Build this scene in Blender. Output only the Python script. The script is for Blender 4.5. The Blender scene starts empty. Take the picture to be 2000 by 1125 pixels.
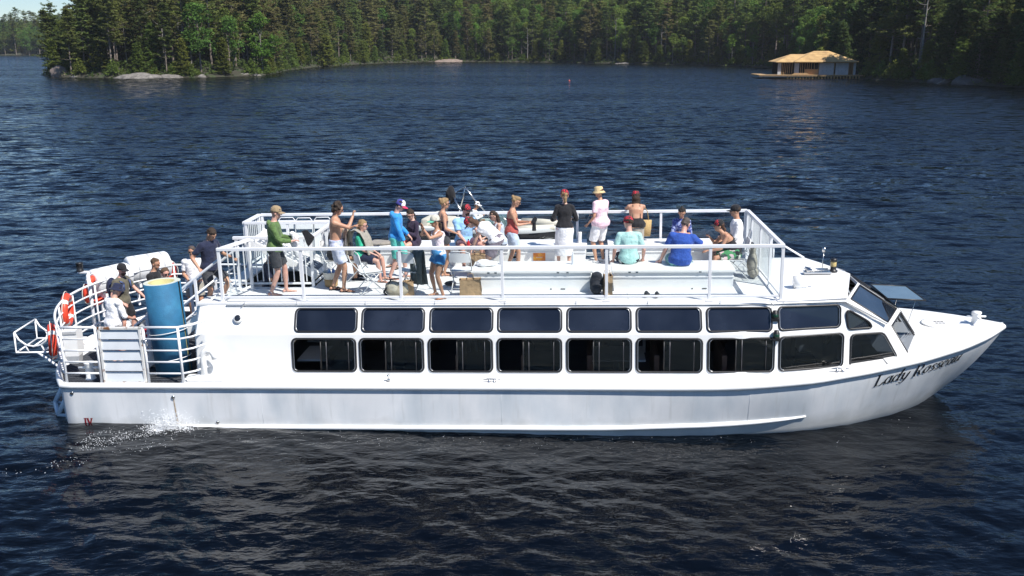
import bpy, bmesh, math, random
import numpy as np
from mathutils import Vector, Matrix, Euler
random.seed(7); RNG = np.random.default_rng(7)
SC = bpy.context.scene
COL = SC.collection
PI = math.pi

# ------------------------------------------------------------ camera, light, exposure
CAM_H, CAM_F, CAM_P = 7.15, 1850.0, math.radians(14.43)      # height, focal length in photo pixels (2000 wide), pitch
cam_data = bpy.data.cameras.new('camera'); cam = bpy.data.objects.new('camera', cam_data); COL.objects.link(cam)
cam_data.sensor_width = 36.0; cam_data.lens = 36.0 * CAM_F / 2000.0
cam_data.clip_start = 0.1; cam_data.clip_end = 6000.0
cam.location = (0, 0, CAM_H); cam.rotation_euler = (PI / 2 - CAM_P, 0, 0)
SC.camera = cam
SUN_TO = Vector((0.56, -0.50, 1.0)).normalized()              # towards the sun: over the photographer's right shoulder
SUN_EL = math.asin(SUN_TO.z); SUN_ROT = math.atan2(SUN_TO.x, SUN_TO.y)
world = bpy.data.worlds.new('World'); SC.world = world; world.use_nodes = True
wn = world.node_tree; bg = wn.nodes['Background']
sky = wn.nodes.new('ShaderNodeTexSky'); sky.sky_type = 'NISHITA'; sky.sun_disc = False
sky.sun_elevation = SUN_EL; sky.sun_rotation = SUN_ROT
sky.altitude = 0; sky.air_density = 1.0; sky.dust_density = 0.0; sky.ozone_density = 9.0
wn.links.new(sky.outputs[0], bg.inputs[0]); bg.inputs[1].default_value = 0.085
sl = bpy.data.lights.new('sun', 'SUN'); sl.energy = 5.0; sl.angle = math.radians(0.53); sl.color = (1.0, 0.955, 0.89)
sun = bpy.data.objects.new('sun', sl); COL.objects.link(sun); sun.location = (0, 0, 60)
sun.rotation_euler = SUN_TO.to_track_quat('Z', 'Y').to_euler()
SC.view_settings.view_transform = 'Standard'; SC.view_settings.look = 'None'
SC.view_settings.exposure = 0.5; SC.view_settings.gamma = 1.0; SC.view_settings.use_curve_mapping = False
SC.render.engine = 'CYCLES'
SC.cycles.use_denoising = True
try: SC.cycles.denoiser = 'OPENIMAGEDENOISE'
except Exception: pass
SC.cycles.max_bounces = 8; SC.cycles.transparent_max_bounces = 24; SC.cycles.glossy_bounces = 4
SC.cycles.transmission_bounces = 6; SC.cycles.caustics_reflective = False; SC.cycles.caustics_refractive = False
SC.cycles.sample_clamp_indirect = 6.0
HAZE = 0.00011

# ------------------------------------------------------------ pixel -> place
def ray(px, py):
    u, v = px - 1000.0, py - 562.5
    return Vector((u, CAM_F * math.cos(CAM_P) - v * math.sin(CAM_P), -CAM_F * math.sin(CAM_P) - v * math.cos(CAM_P)))
def on_water(px, py, z=0.0):
    d = ray(px, py); t = (z - CAM_H) / d.z
    return Vector((0, 0, CAM_H)) + d * t
def at_depth(px, py, Y):
    d = ray(px, py); return Vector((0, 0, CAM_H)) + d * (Y / d.y)
YAW, TRIM = 0.068, 0.021
_ex = Vector((math.cos(YAW) * math.cos(TRIM), -math.sin(YAW) * math.cos(TRIM), math.sin(TRIM)))
_ey = Vector((math.sin(YAW), math.cos(YAW), 0)); _ez = _ex.cross(_ey)
BOAT = Matrix.Translation((0, 19.4, 0)) @ Matrix((_ex, _ey, _ez)).transposed().to_4x4()
BOAT_I = BOAT.inverted()
def bw(x, y, z): return BOAT @ Vector((x, y, z))              # boat frame -> world
def on_boat(px, py, **k):                                     # where a pixel's ray meets a plane of the boat frame
    (a, val), = k.items(); i = 'xyz'.index(a)
    c = BOAT_I @ Vector((0, 0, CAM_H)); d = BOAT_I.to_3x3() @ ray(px, py)
    return c + d * ((val - c[i]) / d[i])

# ------------------------------------------------------------ materials
MATS = {}
def pmat(name, col, rough=0.5, var=0.08, vscale=4.0, bump=0.0, bscale=30.0, metal=0.0, spec=0.5, col2=None, c2scale=1.5, c2lo=0.5, c2hi=0.65, coat=0.0, sheen=0.0, stretch=None):
    if name in MATS: return MATS[name]
    m = bpy.data.materials.new(name); m.use_nodes = True; nt = m.node_tree; N, L = nt.nodes, nt.links
    b = N['Principled BSDF']; b.inputs['Roughness'].default_value = rough; b.inputs['Metallic'].default_value = metal
    b.inputs['Specular IOR Level'].default_value = spec
    if coat: b.inputs['Coat Weight'].default_value = coat
    if sheen: b.inputs['Sheen Weight'].default_value = sheen
    tc = N.new('ShaderNodeTexCoord'); src = tc.outputs['Object']
    if stretch:
        mp = N.new('ShaderNodeMapping'); mp.inputs['Scale'].default_value = stretch; L.new(src, mp.inputs[0]); src = mp.outputs[0]
    n1 = N.new('ShaderNodeTexNoise'); n1.inputs['Scale'].default_value = vscale; n1.inputs['Detail'].default_value = 5; L.new(src, n1.inputs[0])
    mr = N.new('ShaderNodeMapRange'); mr.inputs[1].default_value = .3; mr.inputs[2].default_value = .7
    mr.inputs[3].default_value = 1 - var; mr.inputs[4].default_value = 1 + var; L.new(n1.outputs[0], mr.inputs[0])
    base = None
    if col2 is not None:
        n2 = N.new('ShaderNodeTexNoise'); n2.inputs['Scale'].default_value = c2scale; n2.inputs['Detail'].default_value = 6; L.new(src, n2.inputs[0])
        r2 = N.new('ShaderNodeMapRange'); r2.inputs[1].default_value = c2lo; r2.inputs[2].default_value = c2hi; L.new(n2.outputs[0], r2.inputs[0])
        mx = N.new('ShaderNodeMix'); mx.data_type = 'RGBA'; L.new(r2.outputs[0], mx.inputs[0])
        mx.inputs[6].default_value = (*col, 1); mx.inputs[7].default_value = (*col2, 1); base = mx.outputs[2]
    vm = N.new('ShaderNodeVectorMath'); vm.operation = 'SCALE'
    if base is not None: L.new(base, vm.inputs[0])
    else: vm.inputs[0].default_value = col
    L.new(mr.outputs[0], vm.inputs['Scale']); L.new(vm.outputs[0], b.inputs['Base Color'])
    if bump:
        n3 = N.new('ShaderNodeTexNoise'); n3.inputs['Scale'].default_value = bscale; n3.inputs['Detail'].default_value = 4; L.new(src, n3.inputs[0])
        bp = N.new('ShaderNodeBump'); bp.inputs['Strength'].default_value = bump; bp.inputs['Distance'].default_value = .02
        L.new(n3.outputs[0], bp.inputs['Height']); L.new(bp.outputs[0], b.inputs['Normal'])
    MATS[name] = m; return m

def leaf_mat(name, col, tint=0.25, trans=0.5, hue=0.03):
    if name in MATS: return MATS[name]
    m = bpy.data.materials.new(name); m.use_nodes = True; nt = m.node_tree; N, L = nt.nodes, nt.links
    N.remove(N['Principled BSDF']); out = N['Material Output']
    oi = N.new('ShaderNodeObjectInfo'); ge = N.new('ShaderNodeNewGeometry')
    hs = N.new('ShaderNodeHueSaturation'); hs.inputs['Color'].default_value = (*col, 1)
    a = N.new('ShaderNodeMapRange'); a.inputs[3].default_value = .5 - hue; a.inputs[4].default_value = .5 + hue; L.new(oi.outputs['Random'], a.inputs[0]); L.new(a.outputs[0], hs.inputs['Hue'])
    w = N.new('ShaderNodeTexWhiteNoise'); w.noise_dimensions = '1D'; L.new(oi.outputs['Random'], w.inputs['W'])
    b = N.new('ShaderNodeMapRange'); b.inputs[3].default_value = 1 - tint; b.inputs[4].default_value = 1 + tint; L.new(w.outputs['Value'], b.inputs[0])
    c = N.new('ShaderNodeMapRange'); c.inputs[3].default_value = .78; c.inputs[4].default_value = 1.22; L.new(ge.outputs['Random Per Island'], c.inputs[0])
    mu = N.new('ShaderNodeMath'); mu.operation = 'MULTIPLY'; L.new(b.outputs[0], mu.inputs[0]); L.new(c.outputs[0], mu.inputs[1]); L.new(mu.outputs[0], hs.inputs['Value'])
    d = N.new('ShaderNodeBsdfDiffuse'); t = N.new('ShaderNodeBsdfTranslucent'); mx = N.new('ShaderNodeMixShader'); mx.inputs[0].default_value = trans
    L.new(hs.outputs[0], d.inputs[0]); L.new(hs.outputs[0], t.inputs[0]); L.new(d.outputs[0], mx.inputs[1]); L.new(t.outputs[0], mx.inputs[2])
    L.new(mx.outputs[0], out.inputs['Surface']); MATS[name] = m; return m

def glass_mat(name, tint=(.9, .95, .95), refl=1.0, alpha=.92, rough=.0):
    if name in MATS: return MATS[name]
    m = bpy.data.materials.new(name); m.use_nodes = True; nt = m.node_tree; N, L = nt.nodes, nt.links
    N.remove(N['Principled BSDF']); out = N['Material Output']
    tr = N.new('ShaderNodeBsdfTransparent'); tr.inputs[0].default_value = tuple(c * alpha for c in tint) + (1,)
    gl = N.new('ShaderNodeBsdfGlossy'); gl.inputs['Roughness'].default_value = rough
    fr = N.new('ShaderNodeFresnel'); ge = N.new('ShaderNodeNewGeometry'); io = N.new('ShaderNodeMapRange'); io.inputs[3].default_value = 1.5; io.inputs[4].default_value = 1 / 1.5
    L.new(ge.outputs['Backfacing'], io.inputs[0]); L.new(io.outputs[0], fr.inputs[0])
    mu = N.new('ShaderNodeMath'); mu.operation = 'MULTIPLY'; mu.inputs[1].default_value = refl; L.new(fr.outputs[0], mu.inputs[0])
    mx = N.new('ShaderNodeMixShader'); L.new(mu.outputs[0], mx.inputs[0]); L.new(tr.outputs[0], mx.inputs[1]); L.new(gl.outputs[0], mx.inputs[2])
    L.new(mx.outputs[0], out.inputs['Surface']); MATS[name] = m; return m

# ------------------------------------------------------------ mesh building
def mesh_np(name, V, F, smooth=False, mats=None, midx=None):
    """V (n,3), F list of index tuples or (m,k) array"""
    me = bpy.data.meshes.new(name)
    if isinstance(F, np.ndarray):
        m, k = F.shape
        me.vertices.add(len(V)); me.vertices.foreach_set('co', np.asarray(V, dtype=np.float32).ravel())
        me.loops.add(m * k); me.loops.foreach_set('vertex_index', F.astype(np.int32).ravel())
        me.polygons.add(m); me.polygons.foreach_set('loop_start', np.arange(0, m * k, k, dtype=np.int32))
        me.update(calc_edges=True)
    else:
        me.from_pydata([tuple(v) for v in V], [], F); me.update()
    if smooth: me.polygons.foreach_set('use_smooth', np.ones(len(me.polygons), dtype=bool))
    for mm in (mats or []): me.materials.append(mm)
    if midx is not None: me.polygons.foreach_set('material_index', np.asarray(midx, dtype=np.int32))
    return me

def link(name, me, parent=None, mat=None):
    o = bpy.data.objects.new(name, me); COL.objects.link(o)
    if mat is not None and not me.materials: me.materials.append(mat)
    if parent is not None: o.parent = parent
    return o
def tag(o, label=None, cat=None, group=None, kind=None):
    if label: o['label'] = label
    if cat: o['category'] = cat
    if group: o['group'] = group
    if kind: o['kind'] = kind
    return o
def empty(name, M=None, label=None, cat=None, group=None):
    o = bpy.data.objects.new(name, None); COL.objects.link(o); o.empty_display_size = .1
    if M is not None: o.matrix_world = M
    return tag(o, label, cat, group)
def copy_tree(o, parent=None):
    c = o.copy(); COL.objects.link(c); c.parent = parent
    for ch in o.children: copy_tree(ch, c)
    return c

class MB:
    """collects shapes; build() links them as ONE mesh object"""
    def __init__(s): s.v, s.f, s.sm = [], [], []
    def add(s, V, F, smooth=False, M=None):
        b = len(s.v)
        s.v += [tuple(M @ Vector(v)) if M is not None else tuple(v) for v in V]
        s.f += [tuple(i + b for i in f) for f in F]; s.sm += [smooth] * len(F); return s
    def box(s, c, d, M=None, bev=0.0):
        x, y, z = d[0] / 2, d[1] / 2, d[2] / 2
        if bev > 0:
            bm = bmesh.new(); bmesh.ops.create_cube(bm, size=1); bmesh.ops.scale(bm, vec=d, verts=bm.verts)
            bmesh.ops.bevel(bm, geom=bm.edges[:], offset=bev, segments=2, affect='EDGES', profile=.7)
            bmesh.ops.translate(bm, vec=c, verts=bm.verts); bm.verts.index_update()
            s.add([v.co for v in bm.verts], [[v.index for v in f.verts] for f in bm.faces], False, M); bm.free(); return s
        V = [(c[0] + i * x, c[1] + j * y, c[2] + k * z) for i in (-1, 1) for j in (-1, 1) for k in (-1, 1)]
        return s.add(V, [(0, 1, 3, 2), (4, 6, 7, 5), (0, 4, 5, 1), (2, 3, 7, 6), (0, 2, 6, 4), (1, 5, 7, 3)], False, M)
    def tube(s, pts, r, n=8, cap=True, closed=False, M=None, flat=1.0):
        P = [Vector(p) for p in pts]; m = len(P); R = r if hasattr(r, '__len__') else [r] * m
        V, F = [], []; up = None
        for i in range(m):
            if closed: t = P[(i + 1) % m] - P[i - 1]
            else: t = P[min(i + 1, m - 1)] - P[max(i - 1, 0)]
            t.normalize()
            if up is None:
                a = Vector((0, 0, 1)) if abs(t.z) < .9 else Vector((1, 0, 0))
                up = (a - t * a.dot(t)).normalized()
            else:
                up = (up - t * up.dot(t))
                up = up.normalized() if up.length > 1e-6 else t.orthogonal().normalized()
            w = t.cross(up)
            for k in range(n):
                a = 2 * PI * k / n
                V.append(P[i] + (w * math.cos(a) + up * math.sin(a) * flat) * R[i])
        for i in range(m if closed else m - 1):
            for k in range(n):
                a, b = i * n + k, i * n + (k + 1) % n; c, d = ((i + 1) % m) * n + (k + 1) % n, ((i + 1) % m) * n + k
                F.append((a, b, c, d))
        if cap and not closed: F += [tuple(range(n))[::-1], tuple((m - 1) * n + k for k in range(n))]
        return s.add(V, F, True, M)
    def lathe(s, prof, n=16, M=None, smooth=True):
        V, F = [], []
        for r, z in prof:
            for k in range(n): V.append((r * math.cos(2 * PI * k / n), r * math.sin(2 * PI * k / n), z))
        for i in range(len(prof) - 1):
            for k in range(n): F.append((i * n + k, i * n + (k + 1) % n, (i + 1) * n + (k + 1) % n, (i + 1) * n + k))
        F += [tuple(range(n))[::-1], tuple((len(prof) - 1) * n + k for k in range(n))]
        return s.add(V, F, smooth, M)
    def ball(s, c, r, n=10, m=7, M=None):
        rr = r if hasattr(r, '__len__') else (r, r, r); V = [(c[0], c[1], c[2] - rr[2])]; F = []
        for i in range(1, m):
            a = -PI / 2 + PI * i / m
            for k in range(n): V.append((c[0] + rr[0] * math.cos(a) * math.cos(2 * PI * k / n), c[1] + rr[1] * math.cos(a) * math.sin(2 * PI * k / n), c[2] + rr[2] * math.sin(a)))
        V.append((c[0], c[1], c[2] + rr[2])); top = len(V) - 1
        for k in range(n):
            F.append((0, 1 + (k + 1) % n, 1 + k)); F.append((top, top - n + k, top - n + (k + 1) % n))
        for i in range(m - 2):
            for k in range(n): F.append((1 + i * n + k, 1 + i * n + (k + 1) % n, 1 + (i + 1) * n + (k + 1) % n, 1 + (i + 1) * n + k))
        return s.add(V, F, True, M)
    def prism(s, poly, vec, M=None, smooth=False):
        """closed polygon of 3D points, extruded by vec"""
        n = len(poly); V = [Vector(p) for p in poly]; V += [p + Vector(vec) for p in V]
        F = [tuple(range(n))[::-1], tuple(range(n, 2 * n))] + [(i, (i + 1) % n, n + (i + 1) % n, n + i) for i in range(n)]
        return s.add(V, F, smooth, M)
    def loft(s, rings, closed=True, cap=False, M=None, smooth=True):
        n = len(rings[0]); V = [p for r in rings for p in r]; F = []
        for i in range(len(rings) - 1):
            for k in range(n if closed else n - 1):
                F.append((i * n + k, i * n + (k + 1) % n, (i + 1) * n + (k + 1) % n, (i + 1) * n + k))
        if cap: F += [tuple(range(n))[::-1], tuple((len(rings) - 1) * n + k for k in range(n))]
        return s.add(V, F, smooth, M)
    def mesh(s, name, mat=None):
        me = bpy.data.meshes.new(name); me.from_pydata(s.v, [], s.f); me.update()
        me.polygons.foreach_set('use_smooth', np.array(s.sm, dtype=bool))
        if mat: me.materials.append(mat)
        return me
    def build(s, name, mat, parent=None, fix=True):
        me = s.mesh(name, mat)
        if fix:
            bm = bmesh.new(); bm.from_mesh(me); bmesh.ops.recalc_face_normals(bm, faces=bm.faces); bm.to_mesh(me); bm.free()
        return link(name, me, parent)
def evaluated(o):
    dg = bpy.context.evaluated_depsgraph_get(); e = o.evaluated_get(dg); me = bpy.data.meshes.new_from_object(e); return me
WORKSHOP = bpy.data.scenes.new('workshop')                    # empty side scene where modifiers are evaluated quickly
def evaluated_alone(o):
    WORKSHOP.collection.objects.link(o); vl = WORKSHOP.view_layers[0]
    with bpy.context.temp_override(scene=WORKSHOP, view_layer=vl): dg = bpy.context.evaluated_depsgraph_get(); me = bpy.data.meshes.new_from_object(o.evaluated_get(dg))
    WORKSHOP.collection.objects.unlink(o); return me
def rounded(x0, x1, z0, z1, r, n=4):
    out = []
    for cx, cz, a0 in ((x1 - r, z1 - r, 0), (x0 + r, z1 - r, 90), (x0 + r, z0 + r, 180), (x1 - r, z0 + r, 270)):
        for k in range(n + 1):
            a = math.radians(a0 + 90 * k / n); out.append((cx + r * math.cos(a), cz + r * math.sin(a)))
    return out
def vnoise(P, seed=0):
    """cheap smooth value noise for arrays of points (n,k), about -1..1"""
    P = np.asarray(P, dtype=float); r = np.random.default_rng(seed); out = np.zeros(len(P)); k = P.shape[1]
    for _ in range(7):
        d = r.normal(size=k); d /= np.linalg.norm(d); out += np.sin(P @ d * r.uniform(.6, 1.9) + r.uniform(0, 6.28))
    return out / 3.2
# ------------------------------------------------------------ shores
def W2(px, py): p = on_water(px, py); return (p.x, p.y)
SHORE = [W2(*q) for q in [(82, 148), (130, 151), (215, 152), (300, 152), (400, 151), (505, 148)]] + \
    [(-60, 246), (-64, 275), (-64, 310), (-60, 338), (-54, 372), (-40, 400), (-20, 412), (0, 404), (21, 394), (39, 374), (56, 355), (71, 338), (81, 312), (83, 285), (80, 262), (76, 240), (72, 222)] + \
    [W2(*q) for q in [(1672, 153), (1720, 157), (1800, 161), (1900, 166), (2000, 172)]] + [(90, 140), (100, 112), (150, 90)]
LAND_MAIN = SHORE + [(700, 90), (700, 900), (-60, 900), (-150, 560), (-140, 420), (-118, 300), (-114, 250)]
LAND_FAR = [(-900, 655), (-420, 650), (-342, 653), (-318, 656), (-290, 664), (-250, 690), (-180, 760), (-120, 1000), (-900, 1300)]
def seg_dist(P, poly):
    d = np.full(len(P), 1e9); A = np.array(poly); B = np.roll(A, -1, axis=0)
    for a, b in zip(A, B):
        ab = b - a; t = np.clip(((P - a) @ ab) / (ab @ ab), 0, 1); d = np.minimum(d, np.hypot(*(P - a - t[:, None] * ab).T))
    return d
def inside(P, poly):
    A = np.array(poly); B = np.roll(A, -1, axis=0); c = np.zeros(len(P), dtype=bool); x, y = P[:, 0], P[:, 1]
    for (x1, y1), (x2, y2) in zip(A, B):
        if y1 == y2: continue
        c ^= ((y1 > y) != (y2 > y)) & (x < (x2 - x1) * (y - y1) / (y2 - y1) + x1)
    return c
def signed(P, poly): return np.where(inside(P, poly), 1, -1) * seg_dist(P, poly)
def land_h(P, d, which):
    n1 = vnoise(P * .045, 3); n2 = vnoise(P * .3, 5)
    if which == 'far': return np.where(d < 0, np.maximum(d * .35, -2), np.minimum(1.2, d * .4) + 13 * (1 - np.exp(-np.maximum(d, 0) / 170)) + n1 * np.clip(d * .1, 0, 3))
    rise = np.where(P[:, 1] > 300, 23, 14)
    rise = np.where(P[:, 0] < -66, 7, rise)
    h = np.minimum(1.5, np.maximum(d, 0) ** .7 * .55) * (1 + .25 * n2) + rise * (1 - np.exp(-np.maximum(d - 3, 0) / 45)) + n1 * np.clip(d * .08, 0, 1.6)
    return np.where(d < 0, np.maximum(d * .35, -2.0), np.maximum(h, .05))
M_GROUND = pmat('forest floor', (.035, .032, .02), .95, .3, 1.2, .5, 4, col2=(.035, .05, .018), c2scale=.5)
def terrain(name, poly, which, x0, x1, y0, y1, step):
    xs = np.arange(x0, x1, step); ys = np.arange(y0, y1, step); X, Y = np.meshgrid(xs, ys); P = np.c_[X.ravel(), Y.ravel()]
    d = signed(P, poly); Z = land_h(P, d, which); keep = d > -2.2 * step
    nx = len(xs); idx = np.arange(len(P)).reshape(len(ys), nx); F = np.stack([idx[:-1, :-1], idx[:-1, 1:], idx[1:, 1:], idx[1:, :-1]], -1).reshape(-1, 4)
    F = F[keep[F].any(1)]; used = np.unique(F); re = -np.ones(len(P), int); re[used] = np.arange(len(used))
    o = link(name, mesh_np(name, np.c_[P, Z][used], re[F], True), mat=M_GROUND); tag(o, kind='structure'); return o
terrain('wooded_shore', LAND_MAIN, 'main', -160, 240, 88, 560, 2.5)
M_GROUND_ = M_GROUND
terrain('far_wooded_shore', LAND_FAR, 'far', -900, -130, 640, 1100, 14)

# ------------------------------------------------------------ trees
M_BARK = pmat('pine bark', (.19, .155, .13), .95, .3, 3, .4, 12)
M_BARKG = pmat('grey bark', (.22, .205, .185), .95, .25, 3, .3, 12)
M_PINE = leaf_mat('pine needles', (.138, .172, .052), .28)
M_PINEB = leaf_mat('dry pine needles', (.168, .162, .066), .25)
M_HEML = leaf_mat('hemlock needles', (.084, .122, .042), .25)
M_CEDAR = leaf_mat('cedar sprays', (.145, .185, .042), .22)
M_MAPLE = leaf_mat('maple leaves', (.155, .255, .046), .28, .4)
M_OAK = leaf_mat('oak leaves', (.130, .195, .046), .3, .4)
def foliage(C, S, k, flat, rng, up=.5):
    """k small leafy quads round each clump centre C (n,3) of radius S (n,)"""
    n = len(C); c = np.repeat(C, k, 0); s = np.repeat(S, k)
    off = rng.normal(size=(n * k, 3)); off /= np.linalg.norm(off, axis=1)[:, None]; off *= rng.uniform(.2, 1, (n * k, 1)) ** .6
    off[:, 2] *= flat; c = c + off * s[:, None]
    nz = rng.normal(size=(n * k, 3)) + np.array([0, 0, up * 2]) + off * .8; nz /= np.linalg.norm(nz, axis=1)[:, None]
    t = rng.normal(size=(n * k, 3)); t -= nz * (t * nz).sum(1)[:, None]; t /= np.linalg.norm(t, axis=1)[:, None]; b = np.cross(nz, t)
    a = (s * rng.uniform(.28, .55, n * k))[:, None]; w = a * rng.uniform(.35, .7, (n * k, 1))
    V = np.stack([c - t * a, c + b * w - t * a * .1, c + t * a, c - b * w + t * a * .15], 1).reshape(-1, 3)
    return V
def limb_mesh(paths):
    mb = MB()
    for pts, rs in paths: mb.tube(pts, rs, 5, cap=False)
    return mb
def make_tree(kind, seed):
    rng = np.random.default_rng(seed); paths = []; C, S = [], []
    if kind == 'pine':
        h = rng.uniform(19, 24); r0 = h * .013; lean = rng.normal(size=2) * .3
        tp = [(lean[0] * (z / h) ** 2, lean[1] * (z / h) ** 2, z) for z in np.linspace(-.5, h * .97, 8)]
        paths.append((tp, list(np.linspace(r0, .04, 8)))); z = h * rng.uniform(.22, .36); a = rng.uniform(0, 6)
        while z < h * .98:
            f = z / h; L = h * .19 * (1.15 - f) ** .75 * rng.uniform(.55, 1.2)
            for _ in range(rng.integers(2, 5)):
                a += rng.uniform(1.2, 2.6); e = rng.uniform(-.05, .28) + .25 * f; l = L * rng.uniform(.6, 1.15)
                d = np.array([math.cos(a), math.sin(a), e]); b0 = np.array([lean[0] * f * f, lean[1] * f * f, z])
                paths.append(([tuple(b0), tuple(b0 + d * l * .5 - [0, 0, .05 * l]), tuple(b0 + d * l)], [.05, .03, .012]))
                for q in np.linspace(.42, 1.05, 4): C.append(b0 + d * l * q + rng.normal(size=3) * [.25, .25, .1] + [0, 0, .12]); S.append(rng.uniform(.45, .85) * (1.15 - .35 * q))
            z += rng.uniform(.5, 1.0)
        C.append([lean[0], lean[1], h]); S.append(.5); V = foliage(np.array(C), np.array(S) * 1.12, 13, .45, rng, 1.1)
    elif kind in ('hemlock', 'cedar'):
        h = rng.uniform(13, 18) if kind == 'hemlock' else rng.uniform(8, 12); r0 = h * .014
        paths.append(([(0, 0, -.5), (0, 0, h * .5), (0, 0, h * .97)], [r0, r0 * .6, .03])); z = h * rng.uniform(.03, .12); a = 0.0; wd = rng.uniform(.17, .22) if kind == 'hemlock' else rng.uniform(.2, .25)
        while z < h * .97:
            f = z / h; L = h * wd * (1 - f) ** .8 + .25
            for _ in range(rng.integers(4, 6)):
                a += rng.uniform(1.0, 1.9); l = L * rng.uniform(.6, 1.2); e = rng.uniform(-.35, .05) if kind == 'hemlock' else rng.uniform(-.1, .35); d = np.array([math.cos(a), math.sin(a), e])
                if l > 1: paths.append(([(0, 0, z), tuple(np.array([0, 0, z]) + d * l * .9)], [.035, .01]))
                for q in np.linspace(.4, 1.0, 3): C.append(np.array([0, 0, z]) + d * l * q + rng.normal(size=3) * .18); S.append(rng.uniform(.4, .7) * (1.2 - .4 * q))
            z += rng.uniform(.36, .6) * (h / 15)
        C.append([0, 0, h]); S.append(.3); V = foliage(np.array(C), np.array(S) * 1.1, 12, .5, rng, .85)
    elif kind in ('maple', 'oak'):
        h = rng.uniform(12, 17); r0 = h * .016; lobes = []
        paths.append(([(0, 0, -.5), (.1, 0, h * .3), (.1, .1, h * .55), (0, 0, h * .85)], [r0, r0 * .8, r0 * .5, .04]))
        for _ in range(15):
            a = rng.uniform(0, 6.28); zz = h * rng.uniform(.26, .9); rr = h * .2 * math.sin(min(1, (zz / h - .15) / .8) * PI) ** .6 * rng.uniform(.5, 1.2)
            lobes.append((np.array([rr * math.cos(a), rr * math.sin(a), zz]), h * rng.uniform(.075, .125)))
            paths.append(([(0, 0, zz * .72), tuple(lobes[-1][0])], [.07, .02]))
        lobes.append((np.array([0, 0, h * .93]), h * .08))
        for c, r in lobes:
            for _ in range(26):
                d = rng.normal(size=3); d /= np.linalg.norm(d); d[2] = abs(d[2]) if rng.random() < .5 else d[2]
                C.append(c + d * r * rng.uniform(.6, 1.1)); S.append(rng.uniform(.35, .65))
        V = foliage(np.array(C), np.array(S) * 1.15, 8, .7, rng, .7)
    elif kind == 'bush':
        h = 2.0; paths.append(([(0, 0, -.2), (0, 0, 1)], [.05, .02]))
        for _ in range(60):
            a = rng.uniform(0, 6.28); r = rng.uniform(0, 1.3); C.append(np.array([r * math.cos(a), r * math.sin(a), rng.uniform(.1, 1.7) * (1.25 - r / 1.8)])); S.append(rng.uniform(.3, .5))
        V = foliage(np.array(C), np.array(S), 9, .7, rng, .3)
    else:                                                     # bare dead trunk
        h = rng.uniform(12, 16); paths.append(([(0, 0, -.5), (.15, 0, h * .5), (.1, .1, h)], [.2, .15, .05])); V = np.zeros((0, 3)); a = 0
        for z in np.linspace(h * .35, h * .98, 12):
            a += 2.2; l = rng.uniform(.6, 2.4); d = np.array([math.cos(a), math.sin(a), rng.uniform(-.1, .7)]); b0 = np.array([.12, .05, z])
            paths.append(([tuple(b0), tuple(b0 + d * l * .6), tuple(b0 + d * l + [0, 0, .25 * l])], [.06, .04, .012]))
    mt = {'pine': M_PINE, 'pineb': M_PINEB, 'hemlock': M_HEML, 'cedar': M_CEDAR, 'maple': M_MAPLE, 'oak': M_OAK, 'bush': M_CEDAR}.get(kind)
    if kind in ('pine', 'hemlock', 'cedar'):
        wide = 1.22; V = V * [wide, wide, 1]; paths = [([(q[0] * wide, q[1] * wide, q[2]) for q in pts], rs) for pts, rs in paths]
    tm = limb_mesh(paths).mesh('trunk', M_BARKG if kind in ('dead', 'maple') else M_BARK)
    cm = mesh_np('crown', V, np.arange(len(V)).reshape(-1, 4), False, [mt]) if len(V) else None
    return dict(kind=kind, h=h, trunk=tm, crown=cm)
PROTO = {'pine': [make_tree('pine', 10 + i) for i in range(5)], 'hemlock': [make_tree('hemlock', 30 + i) for i in range(3)],
         'cedar': [make_tree('cedar', 50 + i) for i in range(3)], 'maple': [make_tree('maple', 70 + i) for i in range(2)],
         'oak': [make_tree('oak', 80 + i) for i in range(2)], 'dead': [make_tree('dead', 90 + i) for i in range(3)], 'bush': [make_tree('bush', 95)]}
PROTO['pineb'] = []
for p in PROTO['pine'][:3]:
    c = p['crown'].copy(); c.materials.clear(); c.materials.append(M_PINEB); PROTO['pineb'].append(dict(p, crown=c, kind='pineb'))
KNAME = {'pine': 'pine_tree', 'pineb': 'pine_tree', 'hemlock': 'hemlock_tree', 'cedar': 'cedar_tree', 'maple': 'maple_tree', 'oak': 'oak_tree', 'dead': 'dead_tree', 'bush': 'shore_bush'}
def plant(kind, x, y, z, scale=1.0, label=None, group=None, tilt=None, var=None, cat='tree'):
    p = PROTO[kind][var if var is not None else random.randrange(len(PROTO[kind]))]
    M = Matrix.Translation((x, y, z)) @ (Matrix.Rotation(tilt[0], 4, tilt[1]) if tilt else Matrix()) @ Matrix.Rotation(random.uniform(0, 6.28), 4, 'Z') @ Matrix.Diagonal((scale * random.uniform(.9, 1.1), scale * random.uniform(.9, 1.1), scale, 1))
    e = empty(KNAME[kind], M, label, cat, group)
    link('trunk', p['trunk'], e)
    if p['crown']: link('crown', p['crown'], e)
    return e
def ground_z(x, y, poly=LAND_MAIN, which='main'):
    P = np.array([[x, y]]); return float(land_h(P, signed(P, poly), which)[0])
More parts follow.
